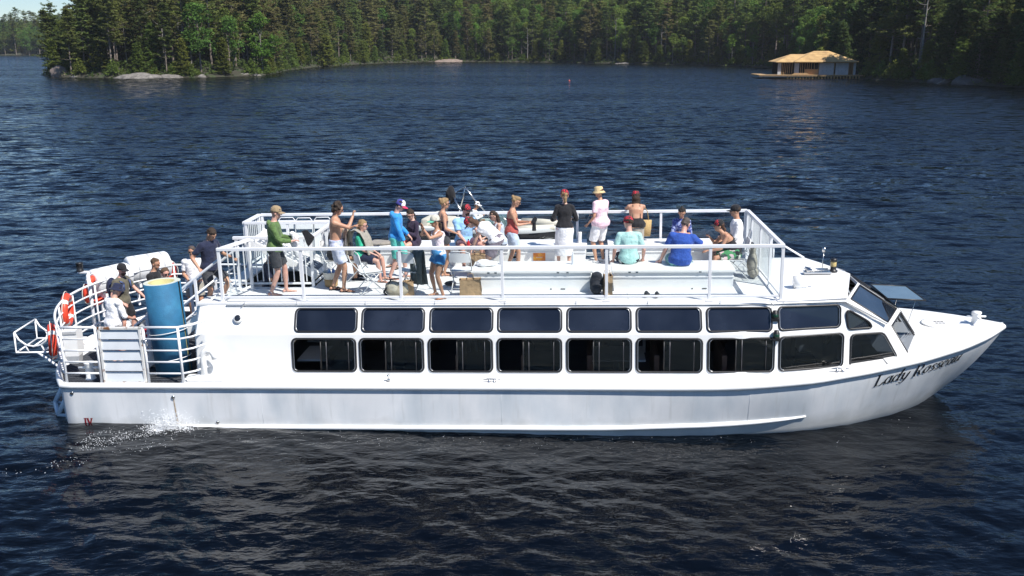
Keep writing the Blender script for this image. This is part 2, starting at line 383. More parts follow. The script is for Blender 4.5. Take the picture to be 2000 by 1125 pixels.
# special trees that stand out in the photograph
taken = []
def special(kind, px, Y, label, scale=1.0, tilt=None, var=None, cat='tree'):
    x = at_depth(px, 140, Y).x; taken.append((x, Y)); return plant(kind, x, Y, ground_z(x, Y), scale, label, None, tilt, var, cat)
special('maple', 513, 236, 'bright green maple at the right end of the left point', 1.0, var=0)
special('dead', 322, 221, 'bare grey forked dead trunk rising above the pale rocks of the left point', 1.0, var=0)
special('dead', 375, 224, 'bleached dead trunk on the left point near its bright maple', .95, var=1)
special('dead', 455, 228, 'leaning grey trunk on the left point just before the bright maple', .55, (.32, 'Y'), 2)
special('dead', 250, 222, 'thin broken dead trunk behind the big pale shore rock', .75, var=1)
special('dead', 292, 223, 'pale dead trunk with bare twigs left of the forked dead trunk', .9, var=2)
special('dead', 352, 226, 'thin grey dead trunk between the forked and the bleached trunks', .85, (.05, 'Y'), 1)
special('dead', 545, 290, 'bare grey trunk behind the bright green maple', 1.0, var=2)
special('dead', 1030, 402, 'pale thin trunk left of the orange buoy on the far shore', 1.0, var=1)
special('dead', 1200, 378, 'pale thin trunk behind the waterline ledge', 1.05, var=2)
special('cedar', 200, 217.5, 'wide yellow-green cedar hanging over the water on the left point', .85, var=0)
special('pine', 95, 228, 'pine at the outer tip of the left point, against the sky', .72, var=1)
special('dead', 1797, 192, 'tall bare pale trunk among the dark trees behind the boathouse', 1.25, var=2)
special('dead', 1290, 362, 'slim pale trunk in the middle of the far bay', 1.0, var=0)
special('cedar', 1600, 224, 'young green cedar directly behind the boathouse roof', .6, var=1)
special('hemlock', 1650, 218, 'dark hemlock leaning over the right corner of the boathouse', .8, (-.12, 'Y'), 0)
special('cedar', 640, 322, 'yellow-green cedar at the water between the left point and the bay', 1.0, var=2)
special('maple', 700, 378, 'light green maple low on the shore at the left of the bay', .6, var=1)

# rows of trees along the shores
def scatter(poly, which, n, box, dmin, dmax, space, rng):
    P = np.c_[rng.uniform(box[0], box[1], n), rng.uniform(box[2], box[3], n)]; d = signed(P, poly); m = (d > dmin) & (d < dmax)
    px = P[:, 0] / P[:, 1] * 1850; m &= np.abs(px) < 2400; P, d = P[m], d[m]
    o = np.argsort(d); P, d = P[o], d[o]; keep = []; grid = {}
    for i, (p, dd) in enumerate(zip(P, d)):
        s = space * (1 + min(dd, 60) / 90); g = (int(p[0] // 4), int(p[1] // 4)); ok = True
        for a in (-1, 0, 1):
            for b in (-1, 0, 1):
                for q in grid.get((g[0] + a, g[1] + b), ()):
                    if (q[0] - p[0]) ** 2 + (q[1] - p[1]) ** 2 < s * s: ok = False
        if ok: grid.setdefault(g, []).append(p); keep.append(i)
    P, d = P[keep], d[keep]; Z = land_h(P, d, which); return P, d, Z
def region(x, y):
    if x < -52 and y < 262: return 'left'
    if x < -30: return 'leftbay'
    if x > 66 and y < 250: return 'right'
    return 'bay'
MIX = {'left': ('pine', 'pineb', 'pineb', 'pine', 'pine', 'cedar', 'hemlock', 'oak'), 'leftbay': ('pine', 'pineb', 'pineb', 'pine', 'oak', 'cedar', 'hemlock'),
       'bay': ('pine', 'hemlock', 'oak', 'maple', 'pine', 'cedar', 'oak', 'pineb'), 'right': ('hemlock', 'hemlock', 'pine', 'hemlock', 'cedar', 'pine')}
LBL = {'left': 'on the shore of the left point', 'leftbay': 'between the left point and the bay', 'bay': 'along the shore of the far bay', 'right': 'on the dark shore right of the boathouse'}
KADJ = {'pine': 'tall green pine', 'pineb': 'tall brownish pine', 'hemlock': 'dark drooping hemlock', 'cedar': 'yellow-green cedar', 'maple': 'light green maple', 'oak': 'round-crowned oak'}
KGRP = {'pine': 'green pines', 'pineb': 'brownish pines', 'hemlock': 'hemlocks', 'cedar': 'cedars', 'maple': 'maples', 'oak': 'oaks'}
rng = np.random.default_rng(21)
P, D, Z = scatter(LAND_MAIN, 'main', 42000, (-160, 260, 90, 560), 1.2, 120, 3.3, rng)
front, back = [], []
for (x, y), d, z in zip(P, D, Z):
    if min((x - a) ** 2 + (y - b) ** 2 for a, b in taken) < 4.5: continue
    if (x - taken[0][0]) ** 2 + (y - taken[0][1] + 3) ** 2 < 36: continue
    if 44 < x < 79 and 200 < y < 224: continue
    vis = abs(x / y * 1850) < 1010
    (front if d < 13 and vis else back).append((d, x, y, z))
front.sort(); back += front[265:]; front = front[:265]
MARKS = [(115, 'the reddish rock bank'), (200, 'the overhanging cedar'), (262, 'the long pale rock'), (322, 'the forked dead trunk'), (375, 'the bleached trunk'), (455, 'the leaning trunk'), (512, 'the bright maple'), (575, 'the bend of the shore'), (640, 'the shoreline cedar'), (700, 'the low light maple'), (757, 'the big bay boulder'), (868, 'the wide pink rock'), (960, 'the head of the bay'), (1050, 'the middle of the bay'), (1112, 'the orange buoy'), (1225, 'the pale ledge'), (1290, 'the slim pale trunk'), (1380, 'the right arm of the bay'), (1480, 'the dock end'), (1580, 'the boathouse roof'), (1650, 'the leaning hemlock'), (1720, 'the dark bank'), (1797, 'the tall bare trunk'), (1850, 'the fallen trunk'), (1935, 'the cliff rock')]
for d, x, y, z in front:
    rg = region(x, y); ks = MIX[rg]; k = ks[int(rng.integers(len(ks)))]
    if d < 3.2 and rng.random() < .45: k = 'cedar'
    sc = rng.uniform(.75, 1.08) * (.72 if d < 3 else 1.0); px = 1000 + x / y * 1850
    mx, mn = min(MARKS, key=lambda q: abs(q[0] - px)); sd = 'just left of ' if px < mx - 12 else ('just right of ' if px > mx + 12 else 'directly behind ')
    row = 'at the water ' if d < 3.5 else ('' if d < 8 else 'further back ')
    adj = KADJ[k] if sc > .86 else KADJ[k].replace('tall ', 'shorter ').replace('dark ', 'small dark ').replace('yellow-green', 'small yellow-green').replace('round', 'small round').replace('light green', 'small light green')
    plant(k, x, y, z - .1, sc, adj + ' ' + row + sd + mn, KGRP[k] + ' along the lake shore')
# trees deeper in the wood read as one mass
def forest(name, pts, seed, label):
    coll = bpy.data.collections.new(name + ' kinds')
    order = ['pine', 'pineb', 'hemlock', 'oak', 'maple', 'cedar']; base = {}; i = 0
    for k in order:
        base[k] = (i, len(PROTO[k]))
        for p in PROTO[k]:
            bm = bmesh.new(); bm.from_mesh(p['crown']); nf = len(bm.faces); bm.from_mesh(p['trunk'])
            for fi, f in enumerate(bm.faces): f.material_index = 0 if fi < nf else 1
            me = bpy.data.meshes.new('tree'); bm.to_mesh(me); bm.free(); me.materials.append(p['crown'].materials[0]); me.materials.append(M_BARK)
            o = bpy.data.objects.new('forest_kind_%03d' % i, me); coll.objects.link(o); i += 1
    r = np.random.default_rng(seed); V, idx, rot, scl = [], [], [], []
    for x, y, z, rg in pts:
        ks = MIX[rg] if rg in MIX else ('oak', 'oak', 'maple', 'cedar', 'oak', 'pine'); k = ks[int(r.integers(len(ks)))]
        if rg == 'bay' and r.random() < .4: k = ('oak', 'maple', 'oak')[int(r.integers(3))]
        b, n = base[k]; V.append((x, y, z - .2)); idx.append(b + int(r.integers(n))); rot.append(r.uniform(0, 6.28)); scl.append(r.uniform(.8, 1.12))
    me = bpy.data.meshes.new(name); me.from_pydata(V, [], [])
    for nm, ty, dat in (('kind_index', 'INT', idx), ('turn', 'FLOAT', rot), ('size', 'FLOAT', scl)):
        a = me.attributes.new(nm, ty, 'POINT'); a.data.foreach_set('value', dat)
    o = link(name, me); tag(o, label, 'wood', None, 'stuff')
    g = bpy.data.node_groups.new(name, 'GeometryNodeTree'); g.interface.new_socket('Geometry', in_out='INPUT', socket_type='NodeSocketGeometry'); g.interface.new_socket('Geometry', in_out='OUTPUT', socket_type='NodeSocketGeometry')
    N, L = g.nodes, g.links; gi = N.new('NodeGroupInput'); go = N.new('NodeGroupOutput'); ip = N.new('GeometryNodeInstanceOnPoints'); ci = N.new('GeometryNodeCollectionInfo')
    ci.inputs['Collection'].default_value = coll; ci.inputs['Separate Children'].default_value = True; ci.inputs['Reset Children'].default_value = True
    def attr(nm, ty):
        a = N.new('GeometryNodeInputNamedAttribute'); a.data_type = ty; a.inputs[0].default_value = nm; return [q for q in a.outputs if q.enabled][0]
    cx = N.new('ShaderNodeCombineXYZ'); L.new(attr('turn', 'FLOAT'), cx.inputs[2])
    L.new(gi.outputs[0], ip.inputs['Points']); L.new(ci.outputs[0], ip.inputs['Instance']); ip.inputs['Pick Instance'].default_value = True
    L.new(attr('kind_index', 'INT'), ip.inputs['Instance Index']); L.new(cx.outputs[0], ip.inputs['Rotation']); L.new(attr('size', 'FLOAT'), ip.inputs['Scale'])
    L.new(ip.outputs[0], go.inputs[0]); md = o.modifiers.new('trees', 'NODES'); md.node_group = g
    return o
forest('shore_forest', [(x, y, z, region(x, y)) for d, x, y, z in back], 4, 'dense mixed wood filling the land behind the shore trees')
P2, D2, Z2 = scatter(LAND_FAR, 'far', 24000, (-560, -150, 640, 900), .2, 150, 3.7, rng)
forest('distant_forest', [(x, y, z, 'far') for (x, y), z in zip(P2, Z2)], 5, 'hazy blue-green wooded shore far beyond the left point')
# bushes at the water's edge
for i in range(95):
    t = rng.uniform(0, len(SHORE) - 4.001); a, b = SHORE[int(t)], SHORE[int(t) + 1]; f = t - int(t); x, y = a[0] + (b[0] - a[0]) * f, a[1] + (b[1] - a[1]) * f
    P1 = np.array([[x + dx, y + dy] for dx in (-1.2, 0, 1.2) for dy in (-1.2, 0, 1.2)]); s = signed(P1, LAND_MAIN); j = int(np.argmax(s)); x, y = P1[j]
    px = 1000 + x / y * 1850; bs = rng.uniform(.6, 1.7); mx, mn = min(MARKS, key=lambda q: abs(q[0] - px)); sd = 'just left of ' if px < mx - 12 else ('just right of ' if px > mx + 12 else 'in front of ')
    if abs(px - 1000) > 1000: continue
    plant('bush', x, y, ground_z(x, y) - .15, bs, ('small ' if bs < 1 else ('broad ' if bs > 1.4 else '')) + 'green bush at the waterline ' + sd + mn, 'waterline bushes along the lake shore', cat='bush')

# ferns, juniper and saplings along the banks
def bank_growth():
    r = np.random.default_rng(77); P = np.c_[r.uniform(-125, 130, 60000), r.uniform(95, 425, 60000)]; d = signed(P, LAND_MAIN); m = (d > -.1) & (d < 11) & (np.abs(P[:, 0] / P[:, 1]) < .62); P, d = P[m], d[m]; Z = land_h(P, d, 'main')
    k = 7; C = np.c_[P, Z + r.uniform(.05, 1.0, len(P)) * np.clip(d * .5, .25, 1.7)]; return foliage(C, r.uniform(.45, 1.1, len(P)), k, .6, r, .3)
V = bank_growth(); o = link('bank_undergrowth', mesh_np('bank_undergrowth', V, np.arange(len(V)).reshape(-1, 4), False, [leaf_mat('undergrowth', (.085, .115, .036), .2)])); tag(o, 'low ferns and juniper covering the banks along the shore', 'undergrowth', None, 'stuff')
# shore rocks
M_ROCK = pmat('granite', (.185, .17, .155), .9, .3, 2.0, .9, 3, col2=(.10, .09, .08), c2scale=1.1, c2lo=.45, c2hi=.7)
M_ROCKP = pmat('pink granite', (.21, .16, .135), .9, .22, 1.2, .6, 3, col2=(.2, .16, .13), c2scale=.8)
def rock(px, py, w, h, dep, seed, label, mat=None, group=None):
    w, h = w * .9, h * .92; p = on_water(px, py); r = np.random.default_rng(seed); bm = bmesh.new(); bmesh.ops.create_icosphere(bm, subdivisions=4, radius=1)
    V = np.array([v.co for v in bm.verts]); n = vnoise(V * 2.1 + seed, seed) * .20 + vnoise(V * 5 + seed, seed + 1) * .10; V = V * (1 + n + .05 * vnoise(V * 11, seed + 2))[:, None]
    V[:, 2] = np.sign(V[:, 2]) * np.abs(V[:, 2]) ** .8; V *= [w / 2, dep / 2, h]
    for v, c in zip(bm.verts, V): v.co = c
    me = bpy.data.meshes.new('shore_rock'); bm.to_mesh(me); bm.free(); me.polygons.foreach_set('use_smooth', np.ones(len(me.polygons), bool))
    o = link('shore_rock', me, mat=mat or M_ROCK); o.location = (p.x, p.y + dep * .3, -.25); tag(o, label, 'rock', group); return o
rock(262, 153, 9.5, 1.5, 6, 1, 'long pale granite rock at the water in front of the left point')
rock(325, 152, 6.5, 1.0, 4, 2, 'flat grey rock right of the long pale granite rock')
rock(392, 151, 2.2, .9, 2, 3, 'small pale boulder at the water on the left point')
rock(115, 150, 5.0, 2.6, 5, 4, 'rough reddish rock bank at the tip of the left point', M_ROCKP)
rock(150, 151, 4.0, .7, 2.5, 5, 'low broken rock slab beside the tip of the left point')
rock(470, 148.5, 4.2, 1.0, 3, 6, 'grey rocks at the waterline under the leaning trunk')
rock(497, 148, 3.2, .8, 2.5, 7, 'pale flat rock below the bright green maple')
for q, w, h, s, lb in (((625, 130), 2.5, 1.0, 8, 'low grey boulder at the water left of the shoreline cedar'), ((670, 127), 4.0, 1.7, 9, 'pale boulder at the water just right of the shoreline cedar'), ((730, 123), 3.0, 1.6, 10, 'pale boulder left of the biggest boulder by the bay'), ((757, 122.5), 4.5, 1.9, 11, 'biggest pale boulder on the left shore of the bay'), ((775, 122), 2.2, 1.2, 12, 'small boulder beside the biggest boulder by the bay')):
    rock(*q, w, h, 3, s, lb, None, 'pale boulders by the bay')
rock(868, 121, 15, 1.6, 8, 14, 'wide pink sloping rock at the head of the bay', M_ROCKP)
rock(1225, 124.5, 12, .8, 2, 15, 'thin pale ledge at the waterline of the far bay')
M_ROCKD = pmat('dark wet granite', (.085, .08, .075), .9, .3, 1.2, .6, 3)  # plain darker tone for two rocks on the right shore
rock(1925, 166, 11, 2.2, 6, 16, 'dark grey cliff rock by the fallen trunk', M_ROCKD)
rock(1840, 163, 6, 1.6, 4, 17, 'low dark boulder at the foot of the fallen trunk', M_ROCKD)
# fallen trunk, small shed, buoy
mb = MB(); a = on_water(1828, 163.5); b = at_depth(1930, 118, 184)
mb.tube([a + Vector((0, 0, -.2)), a.lerp(b, .5) + Vector((0, 0, .1)), b], [.16, .22, .28], 8)
d = (b - a).normalized()
for k, (s, l) in enumerate(((.12, 1.4), (.25, 1.0), (.4, 1.6))): q = a.lerp(b, s); mb.tube([q, q + Vector((-.4 + .3 * k, -.3, .8)) * l], [.06, .015], 5)
tag(mb.build('fallen_trunk', M_BARKG), 'grey fallen tree trunk slanting from the right bank into the water', 'tree trunk')
p = on_water(1112, 158.5); mb = MB(); mb.lathe([(.03, -.2), (.1, -.14), (.16, 0), (.13, .12), (.06, .2), (.03, .24)], 12)
by = mb.build('mooring_buoy', pmat('buoy orange', (.65, .10, .05), .4)); by.location = (p.x, p.y, .05); tag(by, 'small orange-red mooring buoy alone in the bay', 'buoy')
mb = MB(); mb.lathe([(.025, .23), (.025, .3)], 8); mb.build('lifting_eye', pmat('galvanised', (.4, .4, .42), .4, metal=.8), by)
sx = at_depth(858, 104, 416); sh = empty('shore_shed', Matrix.Translation((sx.x, 416, ground_z(sx.x, 416) - .1)), 'small dark open shed above the pink rock at the head of the bay', 'shed')
M_DARKW = pmat('dark weathered wood', (.05, .042, .035), .9, .3, 3)
for x in (-1.6, 1.6):
    for y in (-1, 1): mb = MB(); mb.box((x, y, 1.2), (.16, .16, 2.4)); mb.build('post', M_DARKW, sh)
mb = MB(); mb.prism([(-2.1, -1.5, 2.35), (2.1, -1.5, 2.35), (2.1, 0, 3.1), (-2.1, 0, 3.1)], (0, 0, .1)); mb.prism([(-2.1, 0, 3.1), (2.1, 0, 3.1), (2.1, 1.5, 2.35), (-2.1, 1.5, 2.35)], (0, 0, .1)); mb.build('roof', pmat('grey shed roof', (.16, .17, .18), .7), sh)
mb = MB(); mb.box((0, 1.02, 1.1), (3.2, .06, 2.2)); mb.build('wall', M_DARKW, sh)
# ------------------------------------------------------------ lake surface with real waves
def wave_tile(n, size, wind, wl, seed, spread=3.0, lmin=.12):
    r = np.random.default_rng(seed); k = np.fft.fftfreq(n, size / n) * 2 * PI; KX, KY = np.meshgrid(k, k); K = np.hypot(KX, KY); K[0, 0] = 1
    c = (KX * math.cos(wind) + KY * math.sin(wind)) / K; kp = 2 * PI / wl
    S = np.exp(-1.25 * (kp / K) ** 2) / K ** 3.6 * (np.abs(c) ** spread + .10) * np.exp(-(K * lmin / (2 * PI)) ** 2); S[0, 0] = 0
    h = np.real(np.fft.ifft2((r.normal(size=(n, n)) + 1j * r.normal(size=(n, n))) * np.sqrt(S)))
    gx = np.gradient(h, size / n, axis=1); return h / math.sqrt((gx ** 2).mean() * 2)      # unit rms slope
def sample(T, size, X, Y):
    n = len(T); u, v = X / size * n % n, Y / size * n % n; i, j = u.astype(int), v.astype(int); a, b = u - i, v - j; i1, j1 = (i + 1) % n, (j + 1) % n
    return T[j, i] * (1 - a) * (1 - b) + T[j, i1] * a * (1 - b) + T[j1, i] * (1 - a) * b + T[j1, i1] * a * b
TA = wave_tile(512, 23.0, math.radians(72), .60, 1, 1.6, .13); TB = wave_tile(512, 67.0, math.radians(100), 1.9, 2, 2.5, .4); TC = wave_tile(256, 190.0, math.radians(80), 9, 3, 3, 2)
def water_grid():
    ys = np.concatenate([np.linspace(8.0, 30, 300), 30 * (130 / 30) ** np.linspace(0, 1, 330)[1:], 130 * 20 ** np.linspace(0, 1, 90)[1:]])
    t = np.linspace(-.85, .85, 500); Y, T = np.meshgrid(ys, t, indexing='ij'); X = T * (Y + 1.0)
    dx = .0034 * Y; dy = np.maximum(.074, np.where(Y < 130, .00446, .034) * Y); fa = np.clip(1.8 - dy / .17, 0, 1); fb = np.clip(1.8 - dy / .30, 0, 1); fc = np.clip(1.6 - dy / 3.0, 0, 1)
    ca, sa = math.cos(.5), math.sin(.5)
    Z = .135 * fa * sample(TA, 23.0, X, Y) + .07 * fb * sample(TB, 67.0, X * ca - Y * sa, X * sa + Y * ca) + .02 * fc * sample(TC, 190.0, X, Y)
    gust = .8 + .3 * vnoise(np.c_[X.ravel() * .06, Y.ravel() * .09], 9).reshape(X.shape)                      # calmer and rougher patches
    # wake: slick close to the hull, a diverging bow wave on the near side
    loc = np.array(BOAT_I.to_3x3()) @ np.stack([X.ravel(), Y.ravel() - 19.4, 0 * X.ravel()]); bx, by = loc[0].reshape(X.shape), loc[1].reshape(X.shape)
    off = -by - 2.7 - np.clip(bx - 4, 0, 5) * -.45
    wl = (bx - 8.2) * -.30; s = (off - wl); near = np.exp(-(np.maximum(by + 9, 0) / 7) ** 2) * (bx < 9.5) * (by < 0)
    wave = .055 * np.exp(-(s / .55) ** 2) * np.exp(-np.maximum(-(bx - 8), 0) / 7) * (by < 0) * (bx < 9)
    Z = Z * np.clip(gust, .4, 1.2) + wave
    quiet = np.exp(-(np.maximum(-by - 2.6, 0) / 2.2) ** 2) * ((bx > -9) & (bx < 9) & (by < .5)); Z *= 1 - .45 * quiet
    nr, nc = X.shape; idx = np.arange(nr * nc).reshape(nr, nc); F = np.stack([idx[:-1, :-1], idx[:-1, 1:], idx[1:, 1:], idx[1:, :-1]], -1).reshape(-1, 4)
    return np.c_[X.ravel(), Y.ravel(), Z.ravel()], F
wm = bpy.data.materials.new('lake water'); wm.use_nodes = True; nt = wm.node_tree; N, L = nt.nodes, nt.links; b = N['Principled BSDF']
b.inputs['Base Color'].default_value = (.0007, .0013, .0026, 1); b.inputs['Roughness'].default_value = .05; b.inputs['IOR'].default_value = 1.333
tc = N.new('ShaderNodeTexCoord'); prev = None
sx = N.new('ShaderNodeSeparateXYZ'); L.new(tc.outputs['Object'], sx.inputs[0]); far = N.new('ShaderNodeMapRange'); far.inputs[1].default_value = 21; far.inputs[2].default_value = 58; far.inputs[3].default_value = 0.0; far.inputs[4].default_value = 1.0; L.new(sx.outputs[1], far.inputs[0])
for sc, dist, near_s, far_s, seed in ((2.6, .22, .22, .3, 0), (8.0, .05, .35, .3, 7), (.8, .7, .08, .3, 3), (.22, 1.6, .0, .2, 5)):   # the open lake is choppier than the lee of the boat, and its chop is too fine to model
    mp = N.new('ShaderNodeMapping'); mp.inputs['Location'].default_value = (seed, seed * 2, 0); mp.inputs['Scale'].default_value = (.55, 1, 1); mp.inputs['Rotation'].default_value = (0, 0, .12); L.new(tc.outputs['Object'], mp.inputs[0])
    n = N.new('ShaderNodeTexNoise'); n.inputs['Scale'].default_value = sc; n.inputs['Detail'].default_value = 3; n.inputs['Roughness'].default_value = .55; L.new(mp.outputs[0], n.inputs[0])
    ms = N.new('ShaderNodeMapRange'); ms.inputs[3].default_value = near_s; ms.inputs[4].default_value = far_s; L.new(far.outputs[0], ms.inputs[0])
    bp = N.new('ShaderNodeBump'); bp.inputs['Distance'].default_value = dist; L.new(ms.outputs[0], bp.inputs['Strength']); L.new(n.outputs[0], bp.inputs['Height'])
    if prev: L.new(prev.outputs[0], bp.inputs['Normal'])
    prev = bp
# slopes of the chop that is finer than the picture can draw, added to the normal directly
mp = N.new('ShaderNodeMapping'); mp.inputs['Scale'].default_value = (.5, 1, 1); mp.inputs['Rotation'].default_value = (0, 0, .12); L.new(tc.outputs['Object'], mp.inputs[0])
n = N.new('ShaderNodeTexNoise'); n.inputs['Scale'].default_value = 1.3; n.inputs['Detail'].default_value = 4; n.inputs['Roughness'].default_value = .6; L.new(mp.outputs[0], n.inputs[0])
sb = N.new('ShaderNodeVectorMath'); sb.operation = 'SUBTRACT'; L.new(n.outputs['Color'], sb.inputs[0]); sb.inputs[1].default_value = (.5, .5, .5)
ml = N.new('ShaderNodeVectorMath'); ml.operation = 'MULTIPLY'; L.new(sb.outputs[0], ml.inputs[0]); ml.inputs[1].default_value = (1.1, 1.9, 0)
wb = N.new('ShaderNodeVectorMath'); wb.operation = 'ADD'; L.new(ml.outputs[0], wb.inputs[0]); wb.inputs[1].default_value = (0, -.145, 0); ml = wb     # slopes tilted toward the camera, more with distance, so far water reflects sky
fs = N.new('ShaderNodeMapRange'); fs.inputs[3].default_value = .10; fs.inputs[4].default_value = 1.0; L.new(far.outputs[0], fs.inputs[0])
wl_ = N.new('ShaderNodeMapping'); wl_.inputs['Scale'].default_value = (.012, .035, 1); L.new(tc.outputs['Object'], wl_.inputs[0]); wn_ = N.new('ShaderNodeTexNoise'); wn_.inputs['Scale'].default_value = 1.0; wn_.inputs['Detail'].default_value = 4; L.new(wl_.outputs[0], wn_.inputs[0])
wr_ = N.new('ShaderNodeMapRange'); wr_.inputs[1].default_value = .32; wr_.inputs[2].default_value = .68; wr_.inputs[3].default_value = .55; wr_.inputs[4].default_value = 1.35; L.new(wn_.outputs[0], wr_.inputs[0])      # wind lanes
wm_ = N.new('ShaderNodeMath'); wm_.operation = 'MULTIPLY'; L.new(fs.outputs[0], wm_.inputs[0]); L.new(wr_.outputs[0], wm_.inputs[1]); fs = wm_
s2 = N.new('ShaderNodeVectorMath'); s2.operation = 'SCALE'; L.new(ml.outputs[0], s2.inputs[0]); L.new(fs.outputs[0], s2.inputs['Scale'])
ad_ = N.new('ShaderNodeVectorMath'); ad_.operation = 'ADD'; L.new(s2.outputs[0], ad_.inputs[0]); L.new(prev.outputs[0], ad_.inputs[1])
nz_ = N.new('ShaderNodeVectorMath'); nz_.operation = 'NORMALIZE'; L.new(ad_.outputs[0], nz_.inputs[0])
L.new(nz_.outputs[0], b.inputs['Normal'])
V, F = water_grid(); lake = link('lake_water', mesh_np('lake_water', V, F, True), mat=wm); tag(lake, kind='structure')
# the rest of the lake, beside and behind the photographer
mb = MB(); mb.add([(-3000, -3000, -.12), (3000, -3000, -.12), (3000, 3000, -.12), (-3000, 3000, -.12)], [(0, 1, 2, 3)]); o = mb.build('lake_beyond', wm, fix=False); tag(o, kind='structure')

# ------------------------------------------------------------ boathouse being built on the right shore
bh = empty('boathouse', Matrix.Translation((on_water(1500, 151.5).x + 5.2, 213.5, 0)) @ Matrix.Rotation(-.04, 4, 'Z'), 'unfinished boathouse with bare plywood hip roof on a timber dock', 'boathouse')
M_PLY = pmat('plywood', (.46, .30, .13), .85, .15, .8, col2=(.36, .225, .10), c2scale=.6); M_STUD = pmat('framing lumber', (.40, .26, .13), .8, .15, 2); M_WRAP = pmat('house wrap', (.40, .41, .43), .6, .12, 1)
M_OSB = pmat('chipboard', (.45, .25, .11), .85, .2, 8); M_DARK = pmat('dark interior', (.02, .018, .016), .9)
def bx_(name, c, d, m, par=bh): mb = MB(); mb.box(c, d); return mb.build(name, m, par)
# dock: x from -8.6 (left end) to 14 ; top z .75
mb = MB(); mb.box((2.9, -.6, .62), (23.0, 9.0, .22)); dk = mb.build('dock', M_STUD, bh)
for i in range(30): bx_('dock_board', (-8.2 + .76 * i, -.6, .755), (.70, 9.1, .05), M_STUD if i % 3 else M_PLY, dk)
for i in range(24): bx_('dock_post', (-2.4 + .66 * i, -4.75, .05), (.24, .24, 1.15), M_STUD if i % 2 else M_PLY, dk)
def hip(name, x0, x1, y0, y1, ze, zr, inset, mat):
    mb = MB(); yc = (y0 + y1) / 2; A = [(x0, y0, ze), (x1, y0, ze), (x1, y1, ze), (x0, y1, ze), (x0 + inset, yc, zr), (x1 - inset, yc, zr)]
    mb.add(A, [(0, 1, 5, 4), (1, 2, 5), (2, 3, 4, 5), (3, 0, 4)]); mb.add([(p[0], p[1], p[2] - .14) for p in A[:4]] + A[:4], [(0, 1, 2, 3), (0, 4, 5, 1), (1, 5, 6, 2), (2, 6, 7, 3), (3, 7, 4, 0)]); return mb.build(name, mat, bh)
r1 = hip('roof', -1.2, 12.4, -4.9, 4.4, 3.55, 5.75, 5.2, M_PLY); hip('roof', -4.9, 7.0, -4.0, 3.9, 3.49, 5.05, 3.9, M_PLY)
for s in range(1, 6):                                          # sheathing seams on the near slope, each course a thin strip
    f = s / 6; z = 3.55 + f * 2.2; y = -4.9 + f * 4.65; bx_('sheathing_seam', (5.6, y, z + .015), (13.2 - 10.4 * f, .05, .02), M_OSB, r1)
for x, w, m in ((-3.9, .7, M_WRAP), (-.35, 1.0, M_WRAP), (9.3, 2.7, M_WRAP), (12.0, .5, M_WRAP), (6.0, 3.1, M_WRAP)): bx_('wall_panel', (x, -3.6 if x > -1 else -3.0, 2.1), (w, .12, 2.7), m)
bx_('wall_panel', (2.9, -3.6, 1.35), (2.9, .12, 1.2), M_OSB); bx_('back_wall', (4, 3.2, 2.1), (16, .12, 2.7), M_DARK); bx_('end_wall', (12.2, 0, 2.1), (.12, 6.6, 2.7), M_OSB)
for x in (-3.3, -2.9, -2.5, -2.1, -1.7, -1.2, .5, .9, 1.4, 1.9, 2.3, 2.8, 3.4, 4.3, 7.7, 8.0, 10.8, 11.3, 11.7): bx_('stud', (x, -3.55 if x > -1 else -2.95, 2.1), (.10, .12, 2.7), M_STUD)
for x0, x1 in ((-4.2, -1.0), (-.9, 12.2)): bx_('header_beam', ((x0 + x1) / 2, -3.6 if x0 > -1 else -3.0, 3.35), (x1 - x0, .16, .22), M_STUD)
M_PRINT = pmat('wrap print', (.30, .32, .36), .7)
for x in (5.2, 6.0, 6.9, 8.6, 9.3, 10.1):                      # printed marks on the wrap
    for z in (1.5, 2.3): mb = MB(); mb.prism([(x - .16, -3.668, z), (x + .16, -3.668, z), (x, -3.668, z + .3)], (0, -.006, 0)); mb.build('wrap_print', M_PRINT, bh)
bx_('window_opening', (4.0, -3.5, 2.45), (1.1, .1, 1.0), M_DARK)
for i in range(5): bx_('lumber_stack', (.3 + .03 * i, -4.3, .84 + i * .07), (3.6 - .2 * i, .5, .06), M_STUD)
# ------------------------------------------------------------ the excursion boat (all in the boat's own frame: x to the bow, y to the far side, z up)
M_HULL = pmat('weathered white hull paint', (.78, .79, .80), .38, .07, 1.0, .05, 6, col2=(.54, .59, .63), c2scale=1.1, c2lo=.42, c2hi=.72, coat=.15, stretch=(1.3, 1, .55))
M_WHITE = pmat('white boat paint', (.80, .80, .79), .35, .03, 1.5, .03, 8, col2=(.74, .75, .75), c2scale=2.2, c2lo=.5, c2hi=.7, coat=.1)
M_RAIL = pmat('white powder coat', (.76, .77, .79), .35, .04, 5)
M_DECK = pmat('white deck paint', (.70, .71, .72), .6, .05, 2.5, .08, 60, col2=(.60, .62, .64), c2scale=1.3, c2lo=.52, c2hi=.75)
M_MAT = pmat('dark rubber matting', (.045, .05, .06), .85, .25, 6, .3, 60)
M_RUBBER = pmat('black rubber', (.012, .012, .014), .45, .2, 20); M_ALU = pmat('aluminium', (.50, .51, .53), .35, .08, 10, metal=.9)
M_MULL = pmat('dark anodised aluminium', (.10, .10, .11), .4, .1, 10, metal=.6)
M_INT = pmat('dark cabin lining', (.075, .070, .066), .8, .2, 3); M_SEAT = pmat('brown seat vinyl', (.07, .04, .03), .6, .2, 8); M_GREY = pmat('light grey plastic', (.42, .43, .44), .5)
M_RUST = pmat('rusty white paint', (.72, .71, .68), .5, .06, 3, col2=(.22, .095, .04), c2scale=6.0, c2lo=.55, c2hi=.63); M_RED = pmat('signal red paint', (.22, .012, .02), .5)
M_BLACKP = pmat('black lettering', (.012, .012, .015), .4); M_STEEL = pmat('stainless steel', (.55, .55, .55), .2, .05, 10, metal=1.0)
